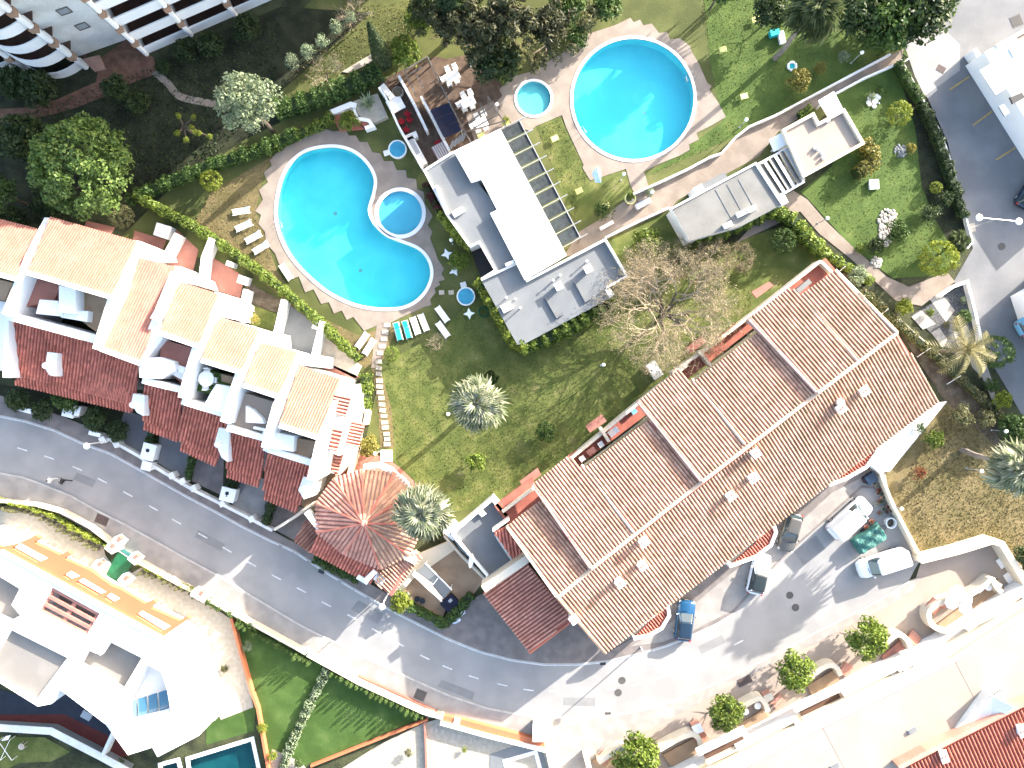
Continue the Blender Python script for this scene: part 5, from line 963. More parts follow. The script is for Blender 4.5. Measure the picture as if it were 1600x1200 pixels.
# hedges
hedge('long clipped hedge between the townhouse yards and the kidney pool',[(212,305),(255,330),(300,352),(350,385),(400,420),(440,452),(470,478),(505,508),(535,538),(560,562)],15,1.7,'l_bright')
hedge('loose hedge from the big tree towards the pool along the shade',[(200,312),(260,285),(330,258),(400,235),(462,208)],20,1.6,'l_mid'); hedge('bright thick hedge above the kidney pool deck',[(432,170),(475,158),(520,142),(560,125),(592,108)],30,2.0,'l_mid'); hedge('dark hedge behind the white bench',[(415,235),(462,210),(500,195),(520,180)],16,1.2,'l_bright')
hedge('dense green hedge covering the front of the restaurant',[(815,540),(850,530),(895,508),(935,482),(958,466)],24,2.9,'l_bright',60,.17); hedge('thin climbing plants on the left corner of the restaurant',[(746,440),(765,470),(785,505),(800,535),(818,543)],15,2.9,'l_lime',60,.15); hedge('climbing plant on the upper left restaurant wall',[(686,335),(700,350),(718,372),(736,387)],13,2.6,'l_lime',55,.14)
hedge('burgundy hedge between the paddling pool and the restaurant',[(664,288),(674,310),(684,328)],10,1.6,'l_burgundy',60,.12)
hedge('thick irregular hedge below the changing block',[(1085,372),(1130,362),(1165,345),(1205,328),(1235,338),(1262,372),(1290,398)],22,1.9,'l_bright',60,.16); hedge('narrow hedge along the garden path to the car park',[(1288,395),(1310,408),(1335,422),(1362,440)],13,1.3,'l_bright'); hedge('low olive hedge between the apartments and the gravel garden',[(1330,448),(1365,468),(1398,498),(1430,528),(1470,562),(1505,595),(1545,632),(1600,690)],14,1.0,'l_olive',60,.13)
hedge('dark hedge along the left side of the car park',[(1404,96),(1416,118),(1428,138),(1440,156)],13,1.4,'l_mid'); hedge('dark hedge strip below the car park hedge',[(1442,162),(1462,205),(1480,255),(1495,300),(1506,340)],16,1.2,'l_dark')
hedge('yellow-green L-shaped hedge beside the pump house',[(1352,218),(1362,240),(1368,252),(1350,264),(1340,270)],22,1.7,'l_gold',70,.14)
hedge('leafy hedge beside the stepping stones',[(571,584),(572,610),(569,640)],20,1.5,'l_bright'); hedge('dark box hedge around the patio at the road',[(640,948),(668,962),(694,976),(712,958),(737,930)],15,1.2,'l_mid'); hedge('low hedge under the octagonal house at the road',[(490,874),(520,888),(560,908)],13,.8,'l_mid')
hedge('dark hedge strip between the first two driveways',[(240,650),(232,700)],14,1.1,'l_dark'); hedge('dark hedge strip beside the third driveway',[(304,700),(292,748)],10,1.1,'l_mid'); hedge('dark hedge strip left of the fourth driveway',[(368,735),(355,780)],18,1.1,'l_dark'); hedge('dark hedge strip beside the last driveway',[(428,775),(414,818)],14,1.1,'l_dark')
hedge('yellow-green hedge on the villa wall left of the gate',[(-60,772),(0,782),(40,790),(80,805),(120,828),(165,852)],8,1.1,'l_lime',90,.1); hedge('yellow-green hedge on the villa wall right of the gate',[(215,880),(250,898),(300,922)],7,1.0,'l_lime',90,.1); hedge('bushy hedge on the villa wall above the lawn',[(325,938),(360,958),(400,982)],9,1.2,'l_mid',90,.1)
hedge('grey-green planted strip dividing the striped lawn',[(512,1046),(492,1085),(470,1130),(450,1175),(438,1210)],14,.8,'l_pale',70,.12)
hedge('low green plant box beside the pump house',[(1249,180),(1268,170)],13,.9,'l_bright')
# small conifers along the walls: combs of shadow on the gravel and the lawn
def conelet():
    n=420; z=NR.uniform(0,1,n)**.9; a=NR.uniform(0,6.28,n); rd=(.30*(1-z)**.6+.03)*NR.uniform(.7,1.1,n); c=np.stack([rd*np.cos(a),rd*np.sin(a),.08+1.75*z],1); me=npmesh('foliage',leafquads(c,np.stack([np.cos(a),np.sin(a),.5+0*a],1),.075,.5),n); me.materials.append(M['l_mid']); return me
cl=conelet(); ts=MB().tube([(0,0,0),(0,0,1.2)],.04,5).build('stem',['bark'],local=True); tsd=ts.data; bpy.data.objects.remove(ts)
def cones(path,n,label,group,m,s0):
    q=[Vector(p) for p in xy(path)]; L=[(b-a).length for a,b in zip(q,q[1:])]; tot=sum(L)
    for i in range(n):
        t=(i+.5)/n*tot; k=0
        while t>L[k]: t-=L[k]; k+=1
        p=q[k].lerp(q[k+1],t/L[k]); o=T('small_cypress',label,'cypress',(p.x+R.uniform(-.06,.06),p.y+R.uniform(-.06,.06),0),group); s=s0*R.uniform(.75,1.25)
        setcrown(o,cl,m,(0,0,0),(s,s,s*R.uniform(.9,1.15)),R.uniform(0,6),'foliage'); e=bpy.data.objects.new('stem',tsd); COL.objects.link(e); e.parent=o; e.scale=(s,s,s)
cones([(0,790),(60,802),(110,830),(160,858)],20,'small clipped cypress in the comb-like row on the villa gravel left of the gate','small cypresses left of the villa gate','l_olive',.72)
cones([(222,890),(262,906),(300,924),(350,952)],14,'small clipped cypress in the row on the villa gravel right of the gate','small cypresses right of the villa gate','l_olive',.72)
cones([(374,966),(400,986),(440,1006),(490,1032)],17,'small dark cypress along the wall of the left lawn half','small cypresses along the left lawn','l_mid',.95)
cones([(518,1046),(560,1066),(610,1090),(664,1117)],19,'small dark cypress along the wall of the right lawn half','small cypresses along the right lawn','l_mid',.95)
# grass blades
def inpoly(x,y,p):
    r=np.zeros(len(x),bool); n=len(p)
    for i in range(n):
        x0,y0=p[i]; x1,y1=p[(i+1)%n]; c=((y0>y)!=(y1>y)); r^=c&(x<(x1-x0)*(y-y0)/((y1-y0)+1e-12)+x0)
    return r
def tufts(name,poly,n,h,m,excl=()):
    p=xy(poly); a=np.array(p); x=NR.uniform(a[:,0].min(),a[:,0].max(),n); y=NR.uniform(a[:,1].min(),a[:,1].max(),n); k=inpoly(x,y,p)
    for e in excl: k&=~inpoly(x,y,xy(e))
    x,y=x[k],y[k]; n=len(x); c=np.stack([x,y,0*x+h*.4],1); t=NR.uniform(0,6.28,n); nn=np.stack([np.cos(t),np.sin(t),0*t+.5],1)
    me=npmesh(name,leafquads(c,nn,h*.8,.55,.35),n); me.materials.append(M[m]); o=bpy.data.objects.new(name,me); COL.objects.link(o); o['kind']='stuff'; return o
tufts('grass',[(600,575),(690,520),(760,440),(812,552),(960,478),(1050,500),(1180,440),(1170,500),(1080,580),(780,780),(700,795),(622,728)],30000,.085,'l_grass')
tufts('grass',[(838,200),(875,186),(918,275),(900,340)],4000,.07,'l_grass'); tufts('grass',[(1012,277),(1110,232),(1200,186),(1390,80),(1330,-20),(1090,-20),(1110,100),(1138,190)],16000,.08,'l_grass'); tufts('grass',[(1262,308),(1320,250),(1330,160),(1405,100),(1440,160),(1490,300),(1470,400),(1395,430)],9000,.08,'l_grass')
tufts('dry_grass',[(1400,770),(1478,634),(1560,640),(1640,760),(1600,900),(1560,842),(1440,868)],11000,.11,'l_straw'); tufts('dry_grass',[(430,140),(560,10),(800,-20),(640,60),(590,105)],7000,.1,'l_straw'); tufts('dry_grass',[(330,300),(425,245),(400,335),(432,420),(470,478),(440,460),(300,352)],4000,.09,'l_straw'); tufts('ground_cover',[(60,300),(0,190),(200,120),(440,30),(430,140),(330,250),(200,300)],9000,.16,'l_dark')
# ================= walls and fences
def lowwall(name,label,cat,pts,h,w,m='white',posts=None,cap=None,z0=0.):
    o=T(name,label,cat,P(*pts[0])); q=xy(pts,h); MB().strip(q,w,z0,h).build('wall',[m],o)
    if cap: MB().strip(q,w*1.25,h,h+.08).build('coping',[cap],o)
    for p in posts or (): v=P(*p,h+.2); MB().box((v.x,v.y,h/2+.15),(w*2,w*2,h+.3),.5).build('pillar',[m],o)
    return o
lowwall('garden_wall','low white front wall with pillars along the townhouse driveways','wall',[(158,686),(172,687),(185,695),(215,712),(240,729),(300,765),(350,790),(397,814),(425,829)],.9,.3,'whitedirty',[(160,687),(182,694),(268,743),(285,752),(302,763),(347,787),(393,811)])
for x,y,w,d,l in((232,706,1.25,1.6,'tall white letterbox pillar between the first two driveways'),(229,728,.9,.8,'low white pillar in front of the tall letterbox pillar'),(356,773,1.4,1.3,'white meter pillar beside the fourth driveway'),(107,645,1.1,.8,'white gate pillar with dark niche below the dark red roof'),(120,642,.6,.9,'narrow grey pillar right of the gate pillar'),(40,641,1.2,.35,'short white gate wall near the left photo edge'),(148,678,1.1,.3,'slanted white gate leaf by the first pavement bend')):
    o=T('gate_pillar',l,'pillar',P(x,y)); v=P(x,y,1.3); MB().box((v.x,v.y,.65),(w,d,1.3),-.25).build('body',['whitedirty'],o); MB().box((v.x,v.y,1.34),(w+.12,d+.12,.08),-.25).build('cap',['white'],o)
    if x in(232,356): MB().cyl((v.x-.05,v.y+.15,1.38),.2,.02,12).build('opening',['black'],o)
lowwall('villa_wall','white villa garden wall along the pavement left of the gate','wall',[(-60,764),(0,783),(55,789),(95,800),(140,824),(186,860)],1.1,.3,'cream'); lowwall('villa_wall','white villa garden wall along the pavement right of the gate','wall',[(214,878),(260,903),(318,934),(400,979),(478,1022)],1.1,.3,'cream'); lowwall('villa_wall','cream lawn wall with dark red trim along the pavement','wall',[(480,1023),(560,1067),(660,1113),(692,1122)],1.1,.42,'cream',cap=None)
MB().strip(xy([(560,1057),(700,1121)],.5),.14,0,.5).build('wall_trim',['terracotta'],bpy.data.objects['villa_wall.002'])
for x,y,l in((172,857,'white gate post left of the green villa entrance'),(182,847,'round-topped white post at the corner of the villa wall'),(208,874,'white gate post right of the green villa entrance'),(152,885,'white wall block on the inner left of the villa entrance'),(193,907,'white wall block on the inner right of the villa entrance'),(310,931,'wide white letterbox block on the villa wall')):
    o=T('gate_post',l,'post',P(x,y)); v=P(x,y,1.5); MB().box((v.x,v.y,.75),(.75 if x!=310 else 1.6,1.0 if x!=310 else .75,1.5),.9 if x!=310 else -.5).build('body',['white'],o); MB().box((v.x+.25,v.y+.25,1.2),(.5,.4,.7),.9).build('trim',['terrapink'],o)
o=T('glass_gate','greenish glass gate across the villa entrance','gate',P(190,865)); MB().strip(xy([(180,858),(208,876)],1.2),.06,.1,1.2).build('panel',['wateralt'],o); MB().strip(xy([(180,858),(208,876)],1.3),.09,1.2,1.28).build('rail',['metal'],o)
lowwall('garden_wall','thin orange wall between the villa gravel and the lawn','wall',[(361,966),(372,1008),(392,1080),(402,1108),(418,1200),(425,1240)],.7,.26,'orange'); lowwall('garden_wall','orange wall along the lower edge of the striped lawn','wall',[(485,1198),(580,1160),(668,1125)],.5,.22,'orange'); lowwall('garden_wall','thin reddish wall from the lawn corner to the bottom edge','wall',[(663,1128),(665,1165),(667,1240)],.5,.18,'terrapink')
o=T('garden_wall','broad orange-topped wall with white edge beside the road','wall',P(760,1140)); blk('wall','orange',o,[(691,1118),(720,1124),(850,1158),(852,1168),(688,1127)],0,.8); MB().strip(xy([(688,1130),(760,1150),(856,1174),(868,1230)],1.),.4,0,1.0).build('edge',['white'],o); v=P(714,1127,.9); MB().box((v.x,v.y,.8),(.6,.6,.3),-.2).build('plate',['white'],o)
o=T('meter_cabinet','white cream meter cabinet at the end of the orange wall','cabinet',P(845,1148)); v=P(845,1145,1.4); MB().box((v.x,v.y,.7),(1.55,1.7,1.4),0).build('body',['cream'],o); MB().box((v.x,v.y,1.43),(1.65,1.8,.07),0).build('lid',['white'],o)
lowwall('garden_wall','cream wall between the dry field and the parked vans','wall',[(1376,738),(1396,790),(1440,872)],1.2,.3,'cream'); lowwall('garden_wall','thick cream wall bending round the yard below the dry field','wall',[(1440,876),(1500,861),(1552,845),(1566,850),(1600,905),(1640,965)],1.8,.65,'cream')
lowwall('garden_wall','white low wall along the upper edge of the garden path','wall',[(985,305),(1030,285),(1075,264),(1110,245),(1128,239),(1150,214),(1172,197),(1212,180),(1392,84)],.7,.2,'whitedirty'); lowwall('garden_wall','white low wall along the lower edge of the upper garden path','wall',[(1302,148),(1350,122),(1405,98)],.7,.18,'white'); lowwall('garden_wall','white kerb wall from the restaurant corner to the changing block','wall',[(946,371),(1000,345),(1046,324)],.5,.2,'whitedirty')
lowwall('garden_wall','white corner wall of the grey gravel garden','wall',[(1468,463),(1490,448),(1512,440),(1520,470),(1535,535)],.8,.28,'white'); lowwall('garden_wall','thin pale wall between the hedge and the gravel garden','wall',[(1372,470),(1420,512),(1475,560),(1500,590)],.7,.15,'cream'); lowwall('garden_wall','white kerb wall along the left of the car park','wall',[(1408,92),(1440,150),(1472,210),(1490,262),(1503,320)],.4,.14,'whitedirty'); lowwall('garden_wall','pale rail wall at the corner of the car park','wall',[(1504,318),(1520,378),(1512,388)],.6,.15,'white')
lowwall('garden_wall','narrow white wall from the end townhouse to the road','wall',[(488,788),(460,808),(428,828)],2.0,.28,'cream'); lowwall('garden_wall','grey villa terrace wall with pale top at the bottom left','wall',[(-60,1136),(0,1137),(80,1142),(158,1182),(200,1205)],1.0,.6,'greyroof',cap='whitedirty'); lowwall('garden_wall','cream boundary wall beside the annex patio','wall',[(694,838),(720,868),(760,908)],.9,.22,'cream'); lowwall('garden_wall','short white wall beside the villa stair','wall',[(158,1184),(178,1140),(188,1152)],1.4,.3,'whitedirty')
o=T('planter','white wedge walls of the agave planter with red brick corner','planter',P(560,170)); MB().strip(xy([(516,176),(548,163),(556,165)],1.0),.55,0,1.0).build('wall',['white'],o); MB().strip(xy([(552,170),(558,185),(566,186),(576,188),(582,196),(570,200)],1.0),.35,0,1.0).build('wall',['white'],o); blk('soil','gravel',o,[(552,158),(590,146),(606,182),(585,192),(560,180)],0,.7); blk('brick_bed','terracotta',o,[(518,180),(552,176),(568,200),(530,204)],0,.5)
blk('brick_bed','terracotta',o,[(562,190),(574,188),(580,196),(570,200)],.4,.8)
o=T('concrete_slab','pale concrete slab on the dry lawn beside the cypress','slab',P(562,98)); blk('slab','slab',o,[(534,112),(584,82),(592,88),(590,94),(545,114)],0,.12)
# ================= furniture prototypes
def lounger(label,px,py,rz,cush=None,group=None,flat=False,L=1.95,W_=.66,z=0.):
    v=P(px,py,z+.3); o=T('sun_lounger',label,'sun lounger',(v.x,v.y,z),group,rz); b=MB()
    for s in(-1,1): b.box((0,s*(W_/2-.03),.3),(L,.06,.06))
    b.box((0,0,.3),(.06,W_-.1,.05)); b.build('frame',['plastic'],o,local=True); n=9
    for i in range(n):
        x=-L/2+.1+(L*.62)*i/n if not flat else -L/2+.1+(L-.1)*i/n; MB().box((x+.05,0,.335),((L*.62 if not flat else L)/n*.86,W_-.02,.03)).build('slat',['plastic'],o,local=True)
    if not flat:
        q=Matrix.Rotation(-.42,3,'Y'); c=Vector((L*.14,0,.34))
        MB().box(c+q@Vector((L*.18,0,0)),(L*.38,W_-.02,.035),q).build('backrest',['plastic'],o,local=True)
    for x in(-L*.38,L*.3):
        for s in(-1,1): MB().box((x,s*(W_/2-.06),.14),(.06,.05,.28)).build('leg',['plastic'],o,local=True)
    if cush: MB().box((-L*.17,0,.39),(L*.58,W_*.72,.07)).box((L*.3,0,.53),(L*.33,W_*.72,.07),Matrix.Rotation(-.42,3,'Y')).build('cushion',[cush],o,local=True)
    return o
g1='white sun loungers left of the kidney pool'
for x,y,r,l in((377,330,.16,'topmost white sun lounger left of the kidney pool'),(381,353,.42,'second white sun lounger from the top left of the kidney pool'),(396,371,.5,'third white sun lounger from the top left of the kidney pool'),(408,387,.55,'lowest white sun lounger left of the kidney pool')): lounger(l,x,y,r,group=g1)
g2='sun loungers at the lower end of the kidney pool'
for x,y,r,c,fl,l in((566,532,.95,None,0,'left one of two white loungers beside the hedge end'),(577,542,1.0,None,0,'right one of two white loungers beside the hedge end'),(622,518,1.82,'turquoise',0,'left turquoise-cushioned sun lounger'),(636,515,1.85,'turquoise',0,'right turquoise-cushioned sun lounger'),(649,509,1.9,None,1,'white sun bed next to the turquoise loungers'),(662,504,1.95,None,1,'white sun bed second from the turquoise loungers'),(691,491,2.2,None,1,'upper flat sun bed in the lawn shade'),(692,515,2.2,None,1,'lower flat sun bed in the lawn shade'),(447,425,2.15,None,1,'flat pale sun bed on the left deck edge')): lounger(l,x,y,r,c,g2,bool(fl))
for x,y,r,l in((276,575,-.3,'white lounger on the pink roof terrace'),(282,586,-.5,'second white lounger on the pink roof terrace')): lounger(l,x,y,r,z=6.55)
def table(label,px,py,rz,sx=.9,sy=.9,m='plastic',z=0.,h=.74,rnd=False,group=None,cat='table'):
    v=P(px,py,z+h); o=T('table' if cat=='table' else cat.replace(' ','_'),label,cat,(v.x,v.y,z),group,rz)
    (MB().cyl((0,0,h-.04),sx/2,.05,18) if rnd else MB().box((0,0,h-.02),(sx,sy,.05))).build('table_top',[m],o,local=True)
    for a in(-1,1):
        for c in(-1,1): k=.33 if rnd else .42; MB().box((a*sx*k,c*sy*k,(h-.04)/2),(.05,.05,h-.04)).build('leg',[m],o,local=True)
    return o
def chair0(m='plastic'):
    o=T('chair','white plastic chair','chair',(0,0,0)); MB().box((0,0,.44),(.5,.5,.05)).build('seat',[m],o,local=True); MB().box((-.25,0,.68),(.05,.5,.46),Matrix.Rotation(-.2,3,'Y')).build('backrest',[m],o,local=True)
    for a in(-1,1):
        MB().box((.02,a*.25,.62),(.44,.05,.04)).build('armrest',[m],o,local=True)
        for c in(-1,1): MB().box((a*.2,c*.21,.21),(.05,.05,.42)).build('leg',[m],o,local=True)
    return o
CH={'plastic':None,'red':None,'wood':None}
def chair(label,px,py,rz,m='plastic',z=0.,group=None):
    v=P(px,py,z+.45)
    if CH.get(m) is None: CH[m]=chair0(m); r=CH[m]; r.location=(v.x,v.y,z); r.rotation_euler=(0,0,rz); r['label']=label
    else: r=dup(CH[m],(v.x,v.y,z),rz,label)
    if group: r['group']=group
    elif 'group' in r: del r['group']
    return r
tn=['the table nearest the terrace lamp','the middle table under the pergola','the lowest table next to the white roof']
for k,(x,y) in enumerate(((707,119),(731,159),(752,192))):
    table(['white rectangular table nearest the terrace lamp','white rectangular table in the middle of the terrace','white rectangular table next to the bright white roof'][k],x,y,.45,1.5,.95)
    for dx,dy,r,w in((-7,-9,-1.1,'upper left'),(4,-13,-1.1,'upper right'),(7,8,2.0,'lower right'),(-5,12,2.0,'lower left'),(-14,5,.45,'left')): chair(f'white chair at the {w} side of {tn[k]}',x+dx,y+dy,r,group='white chairs round the terrace tables')
table('large white square table between the two terrace walls',618,163,.5,1.6,1.5)
for x,y,l in((637,178,'uppermost red armchair'),(628,190,'left red armchair'),(640,187,'right red armchair'),(635,203,'lowest red armchair')): chair(l+' between the two terrace walls',x,y,.9,'red',group='red armchairs on the restaurant terrace')
def boxthing(name,label,cat,px,py,sz,rz,m,z=0.,lid=None,group=None):
    v=P(px,py,z+sz[2]); o=T(name,label,cat,(v.x,v.y,z),group,rz); MB().box((0,0,sz[2]/2),sz).build('body',[m],o,local=True); MB().box((0,0,sz[2]+.02),(sz[0]+.06,sz[1]+.06,.05)).build('top',[lid or m],o,local=True); return o
boxthing('counter','white counter below the red armchairs','counter',643,213,(1.2,.6,.95),.4,'whitedirty'); o=boxthing('kitchen_counter','long white outdoor kitchen counter with dark hob on the terrace','counter',651,236,(.75,3.2,.95),.5,'whitedirty'); MB().box((0,.5,.985),(.5,1.7,.05)).build('hob',['greymetal'],o,local=True)
o=boxthing('bench','striped pink bench at the foot of the restaurant terrace','bench',690,236,(1.5,1.6,.5),.5,'rose')
for i in range(6): MB().box((-.6+.24*i,0,.56),(.1,1.6,.05)).build('slat',['whitedirty'],o,local=True)
boxthing('bench','white bench at the top left of the kidney pool','bench',483,205,(1.7,.5,.45),.35,'plastic'); boxthing('cushion','red cushion beside the striped bench','cushion',684,223,(.6,.4,.4),.5,'red')
o=T('stone_urn','round grey stone urn between the terrace walls','urn',P(621,143)); v=P(621,143,.8); MB().cyl((v.x,v.y,0),.35,.5,14,.62).cyl((v.x,v.y,.5),.62,.25,14,.55).build('bowl',['slab'],o); MB().cyl((v.x,v.y,.7),.5,.06,14).build('soil',['soil'],o)
boxthing('sign_board','white slanted board at the top of the terrace wall','board',605,143,(1.7,.5,1.1),-.9,'whitedirty'); boxthing('basket','brown wicker basket beside the navy awning','basket',706,165,(.5,1.1,.6),.3,'wood')
for i in range(4): boxthing('awning_fold','grey folded fabric roll below the navy awning, number counted along the row' if 0 else ['leftmost grey fabric roll below the navy awning','second grey fabric roll below the navy awning','third grey fabric roll below the navy awning','rightmost grey fabric roll below the navy awning'][i],'fabric roll',706+6*i,226-4*i,(.2,.8,.3),-.35,'greyroof',z=2.0)
# foot baths, star tables, small things on the lawns
for x,y,l,sx,sy in((621,233,'round blue foot bath with white rim above the kidney pool',604,239),(728,463,'round blue foot bath with white rim below the kidney pool',724,445)):
    v=P(x,y,.3); o=T('foot_bath',l,'foot bath',(v.x,v.y,0)); MB().cyl((0,0,0),.88,.26,28).build('basin',['footblue'],o,local=True); MB().strip(circ(0,0,.9,28),.13,0,.33,closed=True).build('rim',['white'],o,local=True); MB().cyl((0,0,.2),.86,.07,28).build('water',['wateralt'],o,local=True); MB().tube([(.95,.1,0),(.95,.1,2.0),(.7,.08,2.05)],.03,6).build('shower_pipe',['metal'],o,local=True)
    boxthing('step_stone','square white step beside the '+('upper' if y<300 else 'lower')+' blue foot bath','step',sx,sy,(.55,.5,.12),.3,'whitedirty')
for x,y in((690,457),(705,457)): boxthing('step_stone',{690:'left stone slab in the shade near the lower foot bath',705:'right stone slab in the shade near the lower foot bath'}[x],'step',x,y,(.5,.4,.08),.1,'slab')
for x,y,r,l in((698,397,.3,'white four-pointed garden table nearest the restaurant hedge'),(710,423,.5,'white four-pointed garden table below the bright shrub'),(733,490,.1,'white four-pointed garden table near the green hose')):
    v=P(x,y,.75); o=T('star_table',l,'table',(v.x,v.y,0),None,r); q=[]
    for i in range(8): a=i*math.pi/4; k=.62 if i%2==0 else .27; q.append((k*math.cos(a),k*math.sin(a)))
    MB().prism(q,.71,.76).build('table_top',['plastic'],o,local=True)
    for i in range(4): a=i*math.pi/2; MB().tube([(.5*math.cos(a),.5*math.sin(a),.71),(.3*math.cos(a),.3*math.sin(a),0)],.03,5).build('leg',['plastic'],o,local=True)
v=P(756,488); o=T('garden_hose','coiled green garden hose on the lawn by the restaurant','hose',(v.x,v.y,0)); MB().tube([((.52+.05*math.sin(i*.9))*math.cos(i*.35),(.52+.05*math.sin(i*.9))*math.sin(i*.35),.05+.0022*i) for i in range(90)],.03,5).build('coil',['hose'],o,local=True)
for x,y,r,l in((867,216,.45,'small yellow table on the lawn right of the canopy, uppermost'),(905,298,.45,'small yellow table on the lawn right of the canopy, middle'),(947,321,.3,'small yellow table in the scruffy plants by the path'),(1130,77,.2,'small yellow table right of the round pool, nearest it'),(1181,30,.25,'small yellow table in the tree shade at the top'),(1163,150,.25,'small yellow table on the lawn above the garden path'),(790,192,.3,'yellow bin at the pergola corner'),(752,212,.4,'yellow stool at the lower table of the terrace')): table(l,x,y,r,.75,.55,'yellow',h=.42)
v=P(934,270,1.6); o=T('parasol','folded pale blue parasol beside the round pool deck','parasol',(v.x,v.y,0)); MB().cyl((0,0,0),.03,1.9,6).build('pole',['metal'],o,local=True); b=MB(); b.add([(0,0,1.75),(-.55,.1,1.2),(-.2,-.85,1.1),(.4,-.9,1.15),(.35,.2,1.3),(0,.7,1.4)],[(0,1,2),(0,2,3),(0,3,4),(0,4,5),(0,5,1)]); b.build('fabric',['paleblue'],o,local=True)
v=P(985,310,.6); o=T('flower_pot','round yellowish pot at the lower pool lawn','pot',(v.x,v.y,0)); MB().cyl((0,0,0),.4,.55,18,.55).build('pot',['gravel'],o,local=True); MB().strip(circ(0,0,.55,20),.1,.5,.6,closed=True).build('rim',['yellow'],o,local=True)
boxthing('play_slide','turquoise play seat with white top beside the tall palm','toy',1211,50,(.9,.6,.7),.3,'turquoise',lid='turquoise'); boxthing('play_slide','white plastic slide next to the turquoise play seat','toy',1222,58,(.5,1.2,.5),.2,'plastic')
v=P(1238,103,.2); o=T('paddling_ring','teal and white paddling ring above the golden shrub','toy',(v.x,v.y,0)); MB().tube([(.42*math.cos(t*.3),.42*math.sin(t*.3),.14) for t in range(22)],.13,7).build('tube',['plastic'],o,local=True); MB().cyl((0,0,.02),.4,.08,16).build('floor',['turquoise'],o,local=True)
boxthing('bench','pale stone bench by the path at the lower pool','bench',948,352,(1.5,.3,.45),.5,'whitedirty'); o=boxthing('steel_table','grey steel table frame on the garden path','table',1005,318,(1.6,.5,.8),.5,'metal')
boxthing('white_block','white square box on the right garden lawn','box',1366,288,(.9,.95,.35),.05,'white'); boxthing('slab_or_sun_patch','large white stepping slab at the end of the stepping stones','slab',604,712,(1.15,1.15,.1),0,'white')
boxthing('lawn_table','white table on the lawn beside the apartment terrace','table',1023,578,(1.0,1.7,.75),.55,'plastic')
# stepping stones are pieces of the path
pth=[o for o in bpy.data.objects if o.name.startswith('path')]
sp_=[(605,508),(602,519),(600,530),(597,541),(594,552),(592,565),(592,575),(592,584),(593,595),(593,604),(594,613),(596,622),(597,632),(598,641),(600,650),(601,660),(602,668),(604,678),(605,686),(605,694)]
hp=min(pth,key=lambda o:(o.location-P(597,640)).length); ss=MB().box((0,0,.03),(.68,.44,.06)).build('stepping_stone',['slab'],local=True); sd_=ss.data; bpy.data.objects.remove(ss)
for x,y in sp_: e=bpy.data.objects.new('stepping_stone',sd_); COL.objects.link(e); e.parent=hp; v=P(x,y); e.location=Vector((v.x,v.y,.02))-hp.location; e.rotation_euler=(0,0,R.uniform(-.12,.12)); e.scale=(R.uniform(.9,1.08),R.uniform(.9,1.08),1)
for i in range(9):
    e=bpy.data.objects.new('stepping_stone',sd_); COL.objects.link(e); yd=[o for o in bpy.data.objects if o.name.startswith('yard')][0]; e.parent=yd; v=P(674+8.6*i,1139+2.6*i); e.location=Vector((v.x,v.y,.0))-yd.location; e.rotation_euler=(0,0,1.35)
# rocks
def rocks(name,label,poly,n,r0,m):
    p=xy(poly); xs=[a for a,_ in p]; ys=[b for _,b in p]; b=MB(); k=0; o=T(name,label,'rock bed',(sum(xs)/len(xs),sum(ys)/len(ys),0)); pa=[Vector(a) for a in p]
    while k<n:
        x,y=R.uniform(min(xs),max(xs)),R.uniform(min(ys),max(ys))
        if inpoly(np.array([x]),np.array([y]),p)[0]: r=r0*R.uniform(.5,1.3); b.ball((x,y,r*.3),r,6,4,0,.6); k+=1
    b.build('rocks',[m],o)['kind']='stuff'
rocks('rock_bed','elongated bed of pale pebbles in the right garden',[(1371,338),(1382,327),(1396,328),(1402,338),(1394,352),(1392,376),(1384,386),(1375,378)],190,.16,'stone'); rocks('rock_bed','round ring of pale stones at the thin hedge end',circ(1369,410,9,14),50,.15,'stone'); rocks('rock_bed','cluster of lilac-grey pebbles in the right garden',circ(1407,236,10,12),60,.16,'greyroof'); rocks('rock_bed','white rocks around the white-flowering shrub',circ(1365,158,10,12),34,.2,'white')
# ================= lamps
def globe(label,px,py,h=2.4,r=.2,base=None):
    v=P(px,py,h); b0=P(*base) if base else v; o=T('garden_lamp',label,'lamp',(b0.x,b0.y,0)); t=Vector((v.x-b0.x,v.y-b0.y,0)); MB().tube([(0,0,0),(t.x,t.y,h-.1)],.04,7).build('post',['greymetal'],o,local=True); MB().cyl((0,0,0),.12,.12,10,.06).build('foot',['greymetal'],o,local=True); MB().ball((t.x,t.y,h),r,14,9).build('globe',['plastic'],o,local=True); return o
for x,y,h,l in((943,570,2.6,'white globe lamp in the lawn by the apartments'),(700,647,2.6,'white globe lamp beside the lone palm'),(1166,187,2.4,'white globe lamp in the tree shade above the path'),(1347,82,2.6,'white globe lamp near the car park trees'),(1293,341,2.6,'white globe lamp on the gravel path bend'),(1534,736,2.6,'yellowish globe lamp in the dry field'),(1572,674,2.4,'globe lamp on the thick post near the right edge'),(733,88,2.5,'white lamp in the dark behind the terrace'),(705,375,2.2,'white globe lamp beside the restaurant hedge'),(586,709,2.2,'white globe lamp at the foot of the yellowish shrub'),(975,272,2.4,'pale globe lamp in the shade below the round pool'),(1019,300,2.4,'globe lamp at the lower corner of the pool lawn'),(1409,795,2.2,'white globe lamp on the wall of the dry field'),(776,163,2.2,'small lamp at the pergola edge near the paddling pool')): globe(l,x,y,h)
